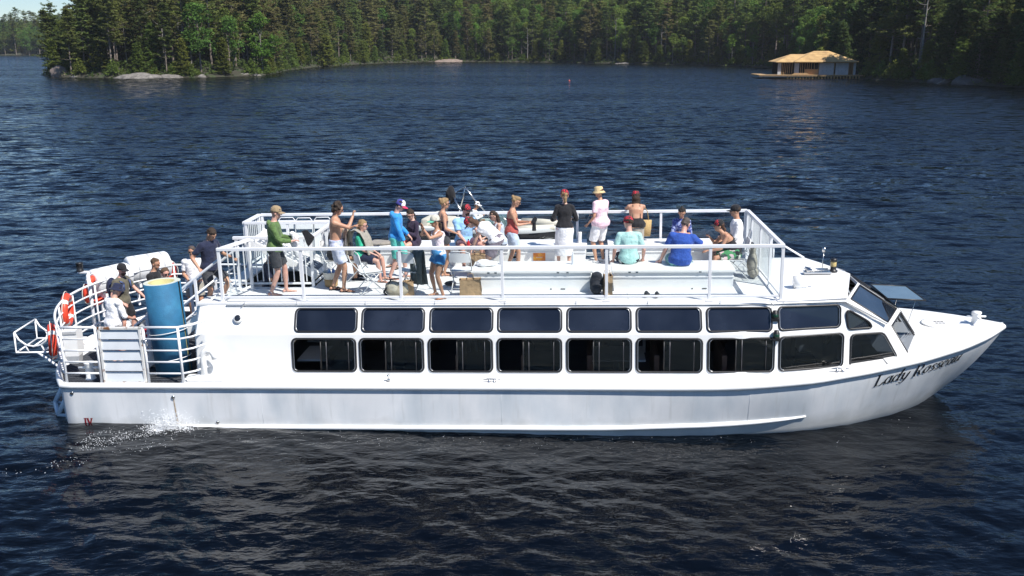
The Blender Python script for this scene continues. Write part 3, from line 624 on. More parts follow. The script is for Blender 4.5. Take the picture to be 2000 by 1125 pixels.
M_TINT = glass_mat('tinted window glass', (.16, .19, .23), 1.15, .55, .0); M_TINTU = pmat('blue tinted roof glass', (.008, .010, .017), .07, .3, .7, spec=.6, coat=.3, col2=(.020, .025, .038), c2scale=.9, c2lo=.45, c2hi=.65); M_CLEAR = glass_mat('clear rail glass', (.93, .97, .96), .9, .96)
M_SCREEN = glass_mat('windscreen glass', (.55, .60, .66), 1.1, .75)
def stain(m):
    """waterline scum and faint drip marks on the hull paint"""
    N, L = m.node_tree.nodes, m.node_tree.links; b = N['Principled BSDF']; src = b.inputs['Base Color'].links[0].from_socket; tc = N.new('ShaderNodeTexCoord'); sx = N.new('ShaderNodeSeparateXYZ'); L.new(tc.outputs['Object'], sx.inputs[0])
    n = N.new('ShaderNodeTexNoise'); n.inputs['Scale'].default_value = 2.5; n.inputs['Detail'].default_value = 6; L.new(tc.outputs['Object'], n.inputs[0])
    a = N.new('ShaderNodeMath'); a.operation = 'MULTIPLY_ADD'; a.inputs[1].default_value = -.42; L.new(n.outputs[0], a.inputs[0]); L.new(sx.outputs[2], a.inputs[2])
    r = N.new('ShaderNodeMapRange'); r.inputs[1].default_value = .10; r.inputs[2].default_value = -.16; r.inputs[3].default_value = 0; r.inputs[4].default_value = .55; L.new(a.outputs[0], r.inputs[0])
    mp = N.new('ShaderNodeMapping'); mp.inputs['Scale'].default_value = (5, 1, .35); L.new(tc.outputs['Object'], mp.inputs[0]); n2 = N.new('ShaderNodeTexNoise'); n2.inputs['Scale'].default_value = 2.2; n2.inputs['Detail'].default_value = 7; L.new(mp.outputs[0], n2.inputs[0])
    r2 = N.new('ShaderNodeMapRange'); r2.inputs[1].default_value = .56; r2.inputs[2].default_value = .78; r2.inputs[4].default_value = .32; L.new(n2.outputs[0], r2.inputs[0]); mxm = N.new('ShaderNodeMath'); mxm.operation = 'MAXIMUM'; L.new(r.outputs[0], mxm.inputs[0]); L.new(r2.outputs[0], mxm.inputs[1])
    mx = N.new('ShaderNodeMix'); mx.data_type = 'RGBA'; L.new(mxm.outputs[0], mx.inputs[0]); L.new(src, mx.inputs[6]); mx.inputs[7].default_value = (.40, .40, .37, 1); L.new(mx.outputs[2], b.inputs['Base Color'])
stain(M_HULL)
boat = empty('tour_boat', BOAT, 'long white two-deck excursion boat carrying passengers on its railed roof', 'boat')
def lerp(a, b, t): return a + (b - a) * t
def tab(x, T):
    if x <= T[0][0]: return T[0][1]
    for (a, p), (b, q) in zip(T, T[1:]):
        if x <= b: return lerp(p, q, (x - a) / (b - a))
    return T[-1][1]
from math import sqrt
def smooth_tab(T, lo, hi, n=160):
    xs = np.linspace(lo, hi, n); ys = np.array([tab(x, T) for x in xs])
    for _ in range(12): ys[1:-1] = (ys[:-2] + 2 * ys[1:-1] + ys[2:]) / 4
    return lambda x: float(np.interp(x, xs, ys))
_bs = smooth_tab([(-20, 2.75), (3.2, 2.75), (4.6, 2.72), (5.8, 2.58), (6.87, 2.25), (7.92, 1.85), (8.89, 1.26), (9.6, .66), (10.0, .22), (10.16, .03)], -20, 10.16, 700)
_bw = smooth_tab([(-20, 2.71), (1, 2.71), (2.1, 2.66), (4.0, 2.50), (5.5, 2.28), (6.55, 1.93), (7.74, 1.22), (8.46, .6), (8.9, .05), (10.2, .02)], -20, 10.2, 700)
_zs = smooth_tab([(-20, .92), (4, .92), (5.2, .97), (6.87, 1.08), (7.92, 1.17), (8.89, 1.23), (10.16, 1.29)], -20, 10.2, 500)
_zw = smooth_tab([(-20, -.12), (8.3, -.17), (8.9, -.16), (9.25, .12), (9.65, .52), (9.95, .9), (10.16, 1.24)], -20, 10.17, 700)
def stern_f(x): return 1.0 if x >= -8.5 else sqrt(max(0.0, 1 - (-8.5 - x) / 1.02))
def hull_pt(x, t):
    """point of the near side (y negative): t 0 sheer .. 1 waterline"""
    s = stern_f(x); bs, bw_ = _bs(x) * s, _bw(x) * s
    return (x, -(bs + (bw_ - bs) * t ** 1.25), lerp(_zs(x), _zw(x), t))
def hull_y(x, z): t = min(1, max(0, (_zs(x) - z) / (_zs(x) - _zw(x)))); return hull_pt(x, t)[1]
XS = [-9.52, -9.5, -9.42, -9.25, -9.0, -8.75, -8.58, -8.5, -8.3] + list(np.linspace(-8, 4, 18)) + list(np.linspace(4.4, 9.9, 26)) + [10.0, 10.08, 10.14, 10.16]
rings = []
for x in XS:
    near = [hull_pt(x, t) for t in (0, .1, .25, .45, .65, .85, 1)]; bwv = -near[-1][1]; zw = near[-1][2]; kz = zw - .42 * min(1, bwv / 1.5)
    half = near + [(x, -bwv * .8, zw - .28 * min(1, bwv / 1.5)), (x, 0, kz)]
    rings.append(half + [(p[0], -p[1], p[2]) for p in half[-2::-1]])
mb = MB(); mb.loft(rings, closed=False); hull = mb.build('hull', M_HULL, boat)
SHEER = [(x, -_bs(x) * stern_f(x), _zs(x)) for x in XS]
loopn = [(p[0], p[1] + .012, p[2] + .02) for p in SHEER]; loop = loopn[::-1] + [(10.2, 0, 1.31)][:0]
full = [(p[0], p[1] + .012, p[2] + .02) for p in SHEER[::-1]] + [(p[0], -p[1] - .012, p[2] + .02) for p in SHEER[1:]]
mb = MB(); mb.tube(full, .068, 10, cap=True, flat=.95); mb.build('gunwale', M_WHITE, boat)
st = [(x, hull_y(x, z) - .012, z) for x, z in [(-8.42, .09)] + [(x, tab(x, [(-8, .10), (0, .125), (2.1, .12), (4, .155), (5, .2), (5.7, .26)])) for x in np.linspace(-8, 5.7, 30)]]
mb = MB(); mb.tube(st, [.05] * (len(st) - 3) + [.045, .035, .015], 8); mb.build('rubbing_strake', M_WHITE, boat)

# side decks and foredeck
def deck_z(x, y): b = _bs(x); return _zs(x) + .05 + .05 * (1 - (y / b) ** 2 if b > .05 else 1) * min(1, max(0, (x - 4) / 3) + .35)
mb = MB(); xs = [x for x in XS if -6.1 < x <= 7.5]
def WB(x): return 2.30 if x < 4.5 else 2.30 - .75 * min(1, (x - 4.5) / 3.32) ** 1.4
for s in (-1, 1):
    mb.loft([[(x, s * _bs(x), _zs(x) + .05), (x, s * lerp(_bs(x), WB(x), .3), deck_z(x, 2.4)), (x, s * (WB(x) - .1), deck_z(x, 2.2) + .015)] for x in [-6.2] + xs], closed=False)
xs = [x for x in XS if x > 7.2]
mb.loft([[(x, _bs(x) * k, deck_z(x, _bs(x) * k)) for k in (-1, -.75, -.5, -.25, 0, .25, .5, .75, 1)] for x in xs], closed=False)
fd = mb.build('foredeck', M_WHITE, boat)
xa = [x for x in XS if x < -6]
mb = MB(); mb.loft([[(x, _bs(x) * stern_f(x) * k, .93) for k in (-1, -.5, 0, .5, 1)] for x in xa] + [[(-6.0, 2.75 * k, .93) for k in (-1, -.5, 0, .5, 1)]], closed=False); ad = mb.build('aft_deck', M_DECK, boat)
for i in range(46):                                           # dark ribbed matting, rib by rib
    x = -9.0 + .064 * i; b = min(2.5, _bs(x) * stern_f(x) - .16); mb = MB(); mb.box((x, 0, .945), (.05, 2 * b, .02)); mb.build('mat_rib', M_MAT, ad)
mb = MB(); mb.loft([[(x, _bs(x) * stern_f(x) * k * .94, .934) for k in (-1, 0, 1)] for x in xa if x > -9.1] + [[(-6.05, 2.55 * k, .934) for k in (-1, 0, 1)]], closed=False); mb.build('rubber_mat', M_MAT, ad)

# cabin shell ---------------------------------------------------------------
def f_at(x, span): return max(0.0, min(1.0, (x - 4.5) / span))
LV = ((2.30, .75, 3.32, 1.03), (2.22, .62, 2.86, 1.81), (1.93, .20, 2.0, 2.37))      # width, taper, forward length, height at base / knuckle / roof edge
def wall_y(x, z):
    w = [a - b * f_at(x, s) ** 1.4 for a, b, s, _ in LV]; zz = [l[3] for l in LV]
    return -(lerp(w[0], w[1], (z - zz[0]) / (zz[1] - zz[0])) if z < zz[1] else lerp(w[1], w[2], (z - zz[1]) / (zz[2] - zz[1])))
st_x = [-6.03, -5.98, -5.8, -4, -2, 0, 2, 4, 4.5]; side = []
for x in st_x:
    r = .1 if x == -6.03 else (.03 if x == -5.98 else 0); side.append([(x + (.04 if l == 2 else 0), -(LV[l][0] - r), LV[l][3]) for l in range(3)])
for f in (.2, .4, .6, .8, 1.0): side.append([(4.5 + LV[l][2] * f, -(LV[l][0] - LV[l][1] * f ** 1.4), LV[l][3] + (.07 * f if l == 0 else 0)) for l in range(3)])
facet = [(8.36, -.46, 1.12), (7.90, -.5, 1.81), (7.02, -.56, 2.39)]
prof = side + [facet]
def mir(r): return [(p[0], -p[1], p[2]) for p in r]
strip = [[(-6.05, 0.0, LV[l][3]) for l in range(3)]] + prof + [mir(r) for r in prof[::-1]]
strip = [[(r[0][0], r[0][1], r[0][2] - .12)] + list(r) for r in strip]
mb = MB(); mb.loft(strip, closed=False, smooth=False)
n = len(strip); b0 = (n - 1) * 4; mb.f += [(b0 + k, 0 + k, 0 + k + 1, b0 + k + 1) for k in range(3)]; mb.sm += [False] * 3
shell_me = mb.mesh('cabin', M_WHITE); shell_me.materials.append(M_INT)
bm = bmesh.new(); bm.from_mesh(shell_me); bmesh.ops.remove_doubles(bm, verts=bm.verts, dist=1e-4); bmesh.ops.recalc_face_normals(bm, faces=bm.faces)
if sum(f.calc_center_median().y * f.normal.y for f in bm.faces) < 0: bmesh.ops.reverse_faces(bm, faces=bm.faces)
bm.to_mesh(shell_me); bm.free()
shell = link('cabin', shell_me, boat); md = shell.modifiers.new('t', 'SOLIDIFY'); md.thickness = .05; md.offset = -1; md.material_offset = 1; md.use_even_offset = True
# window outlines on the near wall, as points in the boat frame
def on_wall(px, py, it=12):
    y = -2.2
    for _ in range(it):
        p = on_boat(px, py, y=y); y = wall_y(p.x, p.z)
    return p
def outline(x0, x1, z0, z1, r, shear=0.0):
    out = []
    for x, z in rounded(x0, x1, z0, z1, r, 4): out.append(Vector((x + shear * (z - z0), wall_y(x, z), z)))
    return out
WINS = []
low = [(572, 695), (703.4, 827), (838, 961.4), (972, 1096.5), (1107.6, 1233), (1243.5, 1371), (1383, 1511.4), (1522, 1645.8)]
upp = [(577, 697), (707.5, 828.5), (840.5, 962), (973, 1096.5), (1108, 1232), (1243.5, 1369.5), (1381, 1507), (1521, 1641)]
for i, (a, b_) in enumerate(low): p, q = on_wall(a, 694), on_wall(b_, 694); WINS.append(('lower', i, outline(p.x, q.x, 1.10, 1.735, .08)))
for i, (a, b_) in enumerate(upp): p, q = on_wall(a, 627), on_wall(b_, 627); WINS.append(('upper', i, outline(p.x, q.x, 1.865, 2.265, .075)))
def poly_round(pts, r=.25, n=3):
    out = []; m = len(pts)
    for i in range(m):
        a, b_, c = Vector(pts[i - 1]), Vector(pts[i]), Vector(pts[(i + 1) % m])
        p, q = b_ + (a - b_) * min(.45, r / (a - b_).length), b_ + (c - b_) * min(.45, r / (c - b_).length)
        for k in range(n + 1): t = k / n; out.append(p * (1 - t) ** 2 + b_ * 2 * t * (1 - t) + q * t * t)
    return out
def c5(x, y): return 1480 + x * 520 / 1462, 460 + y * 400 / 1125
WINS.append(('fore', 8, poly_round([on_wall(*c5(*q)) for q in ((768, 672), (690, 533), (512, 545), (505, 728))], .09)))
WINS.append(('forehigh', 8, poly_round([on_wall(*c5(*q)) for q in ((629, 505), (612, 474), (500, 408), (487, 425), (497, 515))], .07)))
cut = MB()
for kind, i, pts in WINS:
    for s in (1, -1):
        P_ = [(p.x, s * (p.y - .16), p.z) for p in pts]; cut.prism(P_ if s > 0 else P_[::-1], (0, s * .42, 0))
# windscreen panes: quads of the two facet rows, shrunk a little
def quad_in(q, k=.09):
    c = sum((Vector(p) for p in q), Vector()) / 4; return [Vector(p).lerp(c, k) for p in q]
nr = side[-1]; SCREENS = []
for a, b_ in ((nr, facet), (mir(facet), mir(nr)), (facet, mir(facet))):
    for l in (0, 1): SCREENS.append(quad_in([a[l], b_[l], b_[l + 1], a[l + 1]], .13 if b_ is not mir(facet) else .1))
for q in SCREENS:
    nrm = (q[1] - q[0]).cross(q[3] - q[0]).normalized(); cut.prism([p - nrm * .2 for p in q], nrm * .4)
cutter = link('cutter', cut.mesh('cutter')); bmx = bmesh.new(); bmx.from_mesh(cutter.data); bmesh.ops.recalc_face_normals(bmx, faces=bmx.faces); bmx.to_mesh(cutter.data); bmx.free()
cutter.matrix_world = BOAT.copy(); bpy.context.view_layer.update()
md = shell.modifiers.new('w', 'BOOLEAN'); md.operation = 'DIFFERENCE'; md.object = cutter; md.solver = 'EXACT'; md.use_self = True
new = evaluated(shell); shell.modifiers.clear(); shell.data = new; new.name = 'cabin'
bpy.data.objects.remove(cutter)
# windows: rubber frame, panes, mullions
for kind, i, pts in WINS:
    for s in (1, -1):
        S = lambda p, o=0.0: (p[0], s * (p[1] - o), p[2])
        mb = MB(); mb.tube([S(p, .006) for p in pts], .021, 6, closed=True); w = mb.build('window', M_RUBBER, boat)
        mb = MB(); mb.tube([S(p.lerp(sum(pts, Vector()) / len(pts), .035), .012) for p in pts], .006, 5, closed=True); mb.build('trim', M_ALU, w)
        x0, x1 = min(p.x for p in pts), max(p.x for p in pts); z0, z1 = min(p.z for p in pts), max(p.z for p in pts)
        if kind == 'lower' and i < 7:
            f = (.44, .40, .44, .40, .41, .42, .42)[i]; xm = lerp(x0, x1, f); yy = lambda x, z: wall_y(x, z)
            mb = MB(); q = [Vector((xm, yy(xm, z0), z0)), Vector((x1, yy(x1, z0), z0)), Vector((x1, yy(x1, z1), z1)), Vector((xm, yy(xm, z1), z1))]
            mb.add([S(p, -.03) for p in q], [(0, 1, 2, 3)]); mb.build('pane', M_TINT, w, fix=False)
            for xv, r in ((xm, .013), (lerp(x0, x1, f + .09), .009), (lerp(x0, x1, .88), .006)): mb = MB(); mb.tube([S((xv, yy(xv, z0), z0), -.02), S((xv, yy(xv, z1), z1), -.02)], r, 6); mb.build('mullion', M_MULL if r < .012 else M_RUBBER, w)
        else:
            mb = MB(); mb.add([S(p, -.012) for p in pts], [tuple(range(len(pts)))]); mb.build('pane', M_TINT if kind in ('lower', 'fore') else M_TINTU, w, fix=False)
for k, q in enumerate(SCREENS):
    nrm = (q[1] - q[0]).cross(q[3] - q[0]).normalized(); mb = MB(); mb.tube(q, .022, 6, closed=True); w = mb.build('windscreen', M_RUBBER if k % 2 else M_RUBBER, boat)
    if k == 4: continue                                        # this pane is swung open
    mb = MB(); mb.add(q, [(0, 1, 2, 3)]); mb.build('pane', M_TINTU if k % 2 else M_SCREEN, w, fix=False)
# centre pane swung up on struts
oq = [Vector((7.62, -.58, 2.06)), Vector((7.62, .58, 2.06)), Vector((8.36, .58, 2.02)), Vector((8.36, -.58, 2.02))]
mb = MB(); mb.tube(oq, .016, 6, closed=True); w = mb.build('open_windscreen', M_RUBBER, boat)
mb = MB(); mb.add(oq, [(0, 1, 2, 3)]); mb.build('pane', pmat('opaque blue-grey glass', (.10, .145, .18), .12, .12, 3, coat=.3), w, fix=False)  # one opaque blue-grey tone on the open pane
for s in (-.5, .5): mb = MB(); mb.tube([(8.2, s, 2.02), (8.1, s * .9, 1.52)], .008, 6); mb.build('stay', M_STEEL, w)
# raised frame along the roof window side, and roof moulding lines
for s in (-1, 1):
    mb = MB(); mb.tube([(-5.4, s * 1.97, 2.335)] + [(x, s * (-wall_y(x, 2.33) + .02), 2.335) for x in (0, 4.4, 5.2, 6.0, 6.45)] + [(7.3, s * 1.66, 1.86)], .022, 6); mb.build('drip_rail', M_WHITE, boat)

# roof = upper deck -------------------------------------------------------
RE = lambda x: 1.95 if x < 4.5 else 1.95 - .2 * f_at(x, 2.0) ** 1.4
mb = MB(); T = .045
def slab(x0, x1, y0a, y0b, y1a, y1b, z0=2.37, z1=2.37):
    A = [(x0, y0a, z0), (x1, y0b, z1), (x1, y1b, z1), (x0, y1a, z0)]
    mb.add(A + [(p[0], p[1], p[2] - T) for p in A], [(0, 1, 2, 3), (7, 6, 5, 4), (0, 4, 5, 1), (1, 5, 6, 2), (2, 6, 7, 3), (3, 7, 4, 0)])
slab(-6.0, -5.66, -1.95, -1.95, 1.95, 1.95); slab(-5.66, -4.0, -1.95, -1.95, -.68, -.68); slab(-5.66, -4.0, .93, .93, 1.95, 1.95); slab(-4.0, 5.3, -1.95, -1.93, 1.95, 1.93)
ud = mb.build('upper_deck', M_DECK, boat)
mb = MB(); pts = []
for f in (0, .2, .4, .6, .8, 1): x = 5.29 + 1.21 * f; pts.append([(x + (7.02 - 6.5) * f * (1 - abs(k)) * 1.0, k * RE(x), 2.366 + .05 * (1 - k * k) * min(1, f * 3) + (.02 * f)) for k in (-1, -.6, -.3, 0, .3, .6, 1)])
mb.loft(pts, closed=False); mb.build('wheelhouse_roof', M_WHITE, boat)
for y0 in np.arange(-1.6, 1.7, .8):                           # deck panel seams
    if -.7 < y0 < .95: continue
    mb = MB(); mb.box((-.7, y0, 2.3725), (9.6, .012, .004)); mb.build('deck_seam', M_GREY, ud)
for x0 in (-2.4, 0, 2.4): mb = MB(); mb.box((x0, 0, 2.3715), (.012, 3.7, .004)); mb.build('deck_seam', M_GREY, ud)

# interior seen through the windows
mb = MB(); mb.box((.2, 0, .42), (12.2, 4.2, .04)); mb.build('cabin_floor', M_INT, boat)
mb = MB(); mb.box((.0, 0, 2.30), (11.6, 3.6, .02)); mb.build('cabin_ceiling', M_INT, boat) if False else None
for i in range(7):
    for s in (-1, 1):
        x = -3.2 + 1.28 * i; mb = MB(); mb.box((x, s * 1.45, .72), (.5, 1.1, .14), bev=.03); mb.box((x - .26, s * 1.45, 1.02), (.1, 1.1, .62), bev=.03); mb.box((x, s * 1.45, .55), (.4, 1.0, .2)); mb.build('cabin_seat', M_SEAT, boat)
for x in (-3.6, 2.2): mb = MB(); mb.box((x, -1.3, 1.13), (1.1, .9, .04), bev=.015); mb.box((x, -1.3, .78), (.08, .08, .7)); mb.build('cabin_table', M_GREY, boat)
for x, w_ in ((-1.02, .05), (-.86, .05), (2.62, .04), (2.9, .06), (3.05, .04)): mb = MB(); mb.box((x, .9, 1.35), (w_, .05, 1.85)); mb.build('cabin_post', M_WHITE, boat)
for x, z_, w_, h_ in ((-2.72, 1.62, .5, .5), (4.0, 1.66, .55, .35), (5.7, 1.3, .7, .9), (-3.72, 1.45, .1, .9)): mb = MB(); mb.box((x, .6, z_), (w_, .04, h_)); mb.build('cabin_panel', M_GREY, boat)
mb = MB(); mb.lathe([(.09, 0), (.1, .04), (.1, .34), (.05, .4), (.03, .46)], 14, M=Matrix.Translation((-2.18, .55, 1.25))); mb.build('fire_extinguisher', M_RED, boat)
mb = MB(); mb.box((6.75, -.75, .95), (.5, 1.1, .8), bev=.05); mb.box((6.95, -.75, 1.38), (.35, 1.1, .08)); hc = mb.build('helm_console', M_GREY, boat)
mb = MB(); mb.tube([(6.45 + .06 * math.sin(a), -.75 + .2 * math.cos(a), 1.35 + .2 * math.sin(a)) for a in np.linspace(0, 2 * PI, 17)[:-1]], .015, 6, closed=True)
for a in (0, 2.1, 4.2): mb.tube([(6.47, -.75, 1.35), (6.45 + .06 * math.sin(a), -.75 + .2 * math.cos(a), 1.35 + .2 * math.sin(a))], .01, 5)
mb.build('steering_wheel', M_STEEL, hc)
mb = MB(); mb.box((5.95, -.8, .85), (.5, .55, .14), bev=.04); mb.box((5.7, -.8, 1.2), (.1, .55, .6), bev=.04); mb.box((5.95, -.8, .6), (.12, .12, .4)); mb.build('helm_seat', M_SEAT, boat)

# guard rails of the upper deck --------------------------------------------
def rail_run(a, b_, posts, infill, top=3.455, base=2.375, name='guard_rail', toe=True, skip=()):
    """top rail from a to b (x, y) with posts at fractions, glass panels or balusters between"""
    A, B = Vector((*a, 0)), Vector((*b_, 0)); d = (B - A).normalized(); L_ = (B - A).length; ang = math.atan2(d.y, d.x)
    def bar(mb, s0, s1, z, w, h): c = A + d * (s0 + s1) / 2; mb.box((0, 0, 0), (s1 - s0, w, h), M=Matrix.Translation((c.x, c.y, z)) @ Matrix.Rotation(ang, 4, 'Z'), bev=.008)
    mb = MB(); bar(mb, -.03, L_ + .03, top - .03, .075, .06); g = mb.build(name, M_RAIL, boat)
    mb = MB(); bar(mb, .03, L_ - .03, base + .09, .035, .04); mb.build('bottom_rail', M_RAIL, g)
    S = [p * L_ for p in posts]
    for s in S:
        c = A + d * s; mb = MB(); M = Matrix.Translation((c.x, c.y, 0)) @ Matrix.Rotation(ang, 4, 'Z')
        mb.box((0, 0, (top + base) / 2 - .03), (.055, .055, top - base - .06), M=M, bev=.006); mb.box((0, 0, base + .005), (.13, .13, .012), M=M); mb.build('post', M_RAIL, g)
    for k, (s0, s1) in enumerate(zip(S, S[1:])):
        if infill == 'glass' or infill == 'both':
            c0, c1 = A + d * (s0 + .04), A + d * (s1 - .04); mb = MB(); mb.add([(c0.x, c0.y, base + .12), (c1.x, c1.y, base + .12), (c1.x, c1.y, top - .07), (c0.x, c0.y, top - .07)], [(0, 1, 2, 3)]); mb.build('glass_panel', M_CLEAR, g, fix=False)
        if infill in ('bars', 'both'):
            m = max(2, int((s1 - s0) / .12))
            for j in range(1, m):
                c = A + d * lerp(s0, s1, j / m); mb = MB(); mb.box((c.x, c.y, (top + base) / 2 + .03), (.018, .018, top - base - .2)); mb.build('baluster', M_RAIL, g)
    return g
NX = [-5.50, -3.88, -1.96, .0, 1.98, 3.91, 5.24]
rail_run((NX[0], -1.86), (NX[-1], -1.86), [(x - NX[0]) / (NX[-1] - NX[0]) for x in NX], 'glass')
rail_run((5.24, -1.78), (5.24, 1.92), [.28, .56, .84, 1.0], 'both')
rail_run((5.2, 2.0), (-5.9, 2.0), [0, .17, .34, .51, .68, .84, 1.0], 'glass')
rail_run((-5.97, 1.95), (-5.97, .97), [0, 1.0], 'bars')
rail_run((-5.93, .95), (-4.05, .95), [0, .5, 1.0], 'glass')
rail_run((-5.58, -.74), (-4.0, -.74), [0.02, .5, 1.0], 'bars')
rail_run((-3.97, -.68), (-3.97, .90), [.5, 1.0], 'bars')
rail_run((-5.46, -1.76), (-5.22, -.95), [1.0], 'bars', name='stair_gate')
gate_posts = [(-5.42, -1.62), (-5.37, -1.46), (-5.33, -1.3), (-5.28, -1.12)]
for x, y in gate_posts: mb = MB(); mb.box((x, y, 2.93), (.018, .018, .95)); mb.build('baluster', M_RAIL, boat)
# a low pipe handrail on the near roof edge
for s in (-1, 1):
    mb = MB(); mb.tube([(-5.1, s * 1.99, 2.30), (-5.0, s * 2.0, 2.42), (5.0, s * 2.0, 2.42), (5.1, s * 1.99, 2.30)], .013, 6)
    for x in np.arange(-4, 5, 1.35): mb.tube([(x, s * 2.0, 2.42), (x, s * 1.97, 2.32)], .012, 6)
    mb.build('grab_rail', M_RAIL, boat)
mb = MB(); mb.tube([(5.4, 1.72, 2.38), (5.45, 1.72, 2.66), (6.05, 1.66, 2.66), (6.45, 1.6, 2.42)], .022, 6); mb.tube([(5.8, 1.7, 2.66), (5.8, 1.7, 2.4)], .018, 6); mb.build('roof_hand_rail', M_RAIL, boat)
# stairwell with hatch ramp
mb = MB(); mb.box((-4.83, .12, 1.40), (1.62, 1.5, .04)); mb.build('stairwell_floor', M_INT, boat)
for i in range(6): mb = MB(); mb.box((-5.5 + .27 * i, .1, 2.15 - .2 * i), (.27, 1.3, .04)); mb.build('stair_tread', M_GREY, boat)
sl_ = math.atan2(-.70, 1.35); Mh = Matrix.Translation((-4.78, .18, 2.86)) @ Matrix.Rotation(-sl_, 4, 'Y')
mb = MB(); mb.box((0, 0, 0), (1.66, 1.0, .05), M=Mh, bev=.015); mb.box((0, -.52, .05), (1.66, .05, .16), M=Mh, bev=.012); mb.box((0, .52, .05), (1.66, .05, .16), M=Mh, bev=.012); hr = mb.build('hatch_ramp', M_WHITE, boat)
mb = MB(); mb.box((.02, 0, .032), (1.4, .84, .012), M=Mh); pd = mb.build('painted_lattice_shadow', pmat('painted shadow grey', (.16, .18, .21), .8, .2, 20), hr)  # grey sheet painted in for the dotted shadow of the chair lattice
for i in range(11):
    for j in range(5): mb = MB(); mb.box((-.6 + .12 * i, -.3 + .15 * j + (.07 if i % 2 else 0), .042), (.055, .05, .01), M=Mh); mb.build('painted_shadow_gap', M_WHITE, hr)  # white dots stand for the lit gaps in that painted shadow
mb = MB(); mb.tube([(-4.85, -.45, 2.72), (-4.6, -.5, 2.38)], .014, 6); mb.build('gas_strut', M_RUBBER, hr)
# aft stairs down from the upper deck to the aft deck
for i in range(7): mb = MB(); mb.box((-5.95 - .2 * i, -1.25, 2.2 - .2 * i), (.24, .95, .045)); mb.build('stair_tread', M_GREY, boat)
for y in (-1.76, -.76):
    mb = MB(); mb.prism([(-5.8, y, 2.34), (-5.8, y, 2.08), (-7.25, y, .93), (-7.5, y, .93), (-7.5, y, 1.0)], (0, .04, 0)); mb.build('stair_stringer', M_WHITE, boat)
    mb = MB(); mb.tube([(-5.5, y, 3.24), (-5.62, y, 3.15), (-7.4, y, 1.86), (-7.42, y, .95)], .026, 7); hr2 = mb.build('stair_hand_rail', M_RAIL, boat)
    for dz in (.32, .64): mb = MB(); mb.tube([(-5.62, y, 3.15 - dz), (-7.4, y, 1.86 - dz)], .02, 6); mb.build('lower_rail', M_RAIL, hr2)
    for k in (.25, .55, .85): x = lerp(-5.62, -7.4, k); z = lerp(3.15, 1.86, k); mb = MB(); mb.box((x, y, z - .42), (.05, .04, .84)); mb.build('baluster', M_RAIL, hr2)

# aft rails -----------------------------------------------------------------
ZR = (2.09, 1.86, 1.63, 1.40, 1.17)
def stern_xy(y): return (-8.46 - 1.0 * (1 - (y / 2.66) ** 2), y)
for k, z in enumerate(ZR):
    r = .026 if k == 0 else .019
    mb = MB(); mb.tube([(-8.44, -2.66, z), (-7.74, -2.66, z)], r, 7); mb.build('aft_rail', M_RAIL, boat)
    mb = MB(); mb.tube([(-6.80, -2.66, z), (-6.12, -2.66, z), (-5.9, -2.56, z + .02), (-5.7, -2.34, z + .05)], r, 7); mb.build('aft_rail', M_RAIL, boat)
    mb = MB(); ys = np.linspace(-2.66, 2.66, 25); mb.tube([(*stern_xy(y), z + (.05 * (1 - (y / 2.66) ** 2))) for y in ys] + [(-7.4, 2.68, z), (-6.0, 2.6, z)], r, 7); mb.build('stern_rail', M_RAIL, boat)
for x, y in [(-8.44, -2.66), (-7.74, -2.66), (-6.80, -2.66), (-6.12, -2.66)] + [stern_xy(y) for y in (-2.0, -1.2, -.3, .6, 1.5, 2.3, 2.66)] + [(-7.6, 2.68), (-6.8, 2.67)]:
    mb = MB(); mb.tube([(x, y, .93), (x, y, 2.10)], .027 if y < -2.6 else .022, 7); mb.build('rail_post', M_RAIL, boat)
# boarding gate with rusty edges: frame, five pressed panels
mb = MB(); gx0, gx1, gz0, gz1 = -7.66, -6.86, .99, 2.08
for a, b_ in (((gx0, gz0), (gx1, gz0)), ((gx1, gz0), (gx1, gz1)), ((gx1, gz1), (gx0, gz1)), ((gx0, gz1), (gx0, gz0))): mb.box(((a[0] + b_[0]) / 2, -2.67, (a[1] + b_[1]) / 2), (abs(a[0] - b_[0]) + .05, .05, abs(a[1] - b_[1]) + .05), bev=.008)
gate = mb.build('boarding_gate', M_RUST, boat)
for i in range(5):
    z = gz0 + .115 + i * .213; mb = MB(); mb.prism([(gx0 + .02, -2.655, z - .1), (gx0 + .02, -2.695, z - .085), (gx0 + .02, -2.66, z + .09), (gx0 + .02, -2.655, z + .1)], (gx1 - gx0 - .04, 0, 0)); mb.build('gate_panel', pmat('gate panel paint', (.62, .65, .68), .45, .06, 4, col2=(.45, .36, .28), c2scale=3, c2lo=.68, c2hi=.85), gate)
mb = MB(); mb.tube([(gx1 + .03, -2.7, 1.85), (gx1 + .12, -2.7, 1.84), (gx1 + .14, -2.7, 1.74)], .014, 6); mb.build('latch', M_STEEL, gate)
# bollard, cleats, bitt, lights, vents
def lathe_at(name, c, prof, mat, par=boat, n=14): mb = MB(); mb.lathe(prof, n, M=Matrix.Translation(c)); return mb.build(name, mat, par)
bl = lathe_at('bollard', (-8.12, -2.36, .94), [(.11, 0), (.10, .02), (.085, .05), (.085, .32), (.1, .34), (.1, .36), (.03, .37)], M_WHITE); mb = MB(); mb.tube([(-8.34, -2.36, 1.18), (-7.9, -2.36, 1.18)], .028, 8); mb.build('cross_bar', M_WHITE, bl)
bt = lathe_at('bow_bitt', (9.62, 0, 1.30), [(.12, 0), (.11, .02), (.085, .04), (.085, .27), (.095, .29), (.095, .32), (.02, .33)], M_WHITE); mb = MB(); mb.tube([(9.62, -.2, 1.52), (9.62, .2, 1.52)], .025, 8); mb.tube([(9.43, 0, 1.52), (9.81, 0, 1.52)], .02, 8); mb.build('cross_bar', M_WHITE, bt)
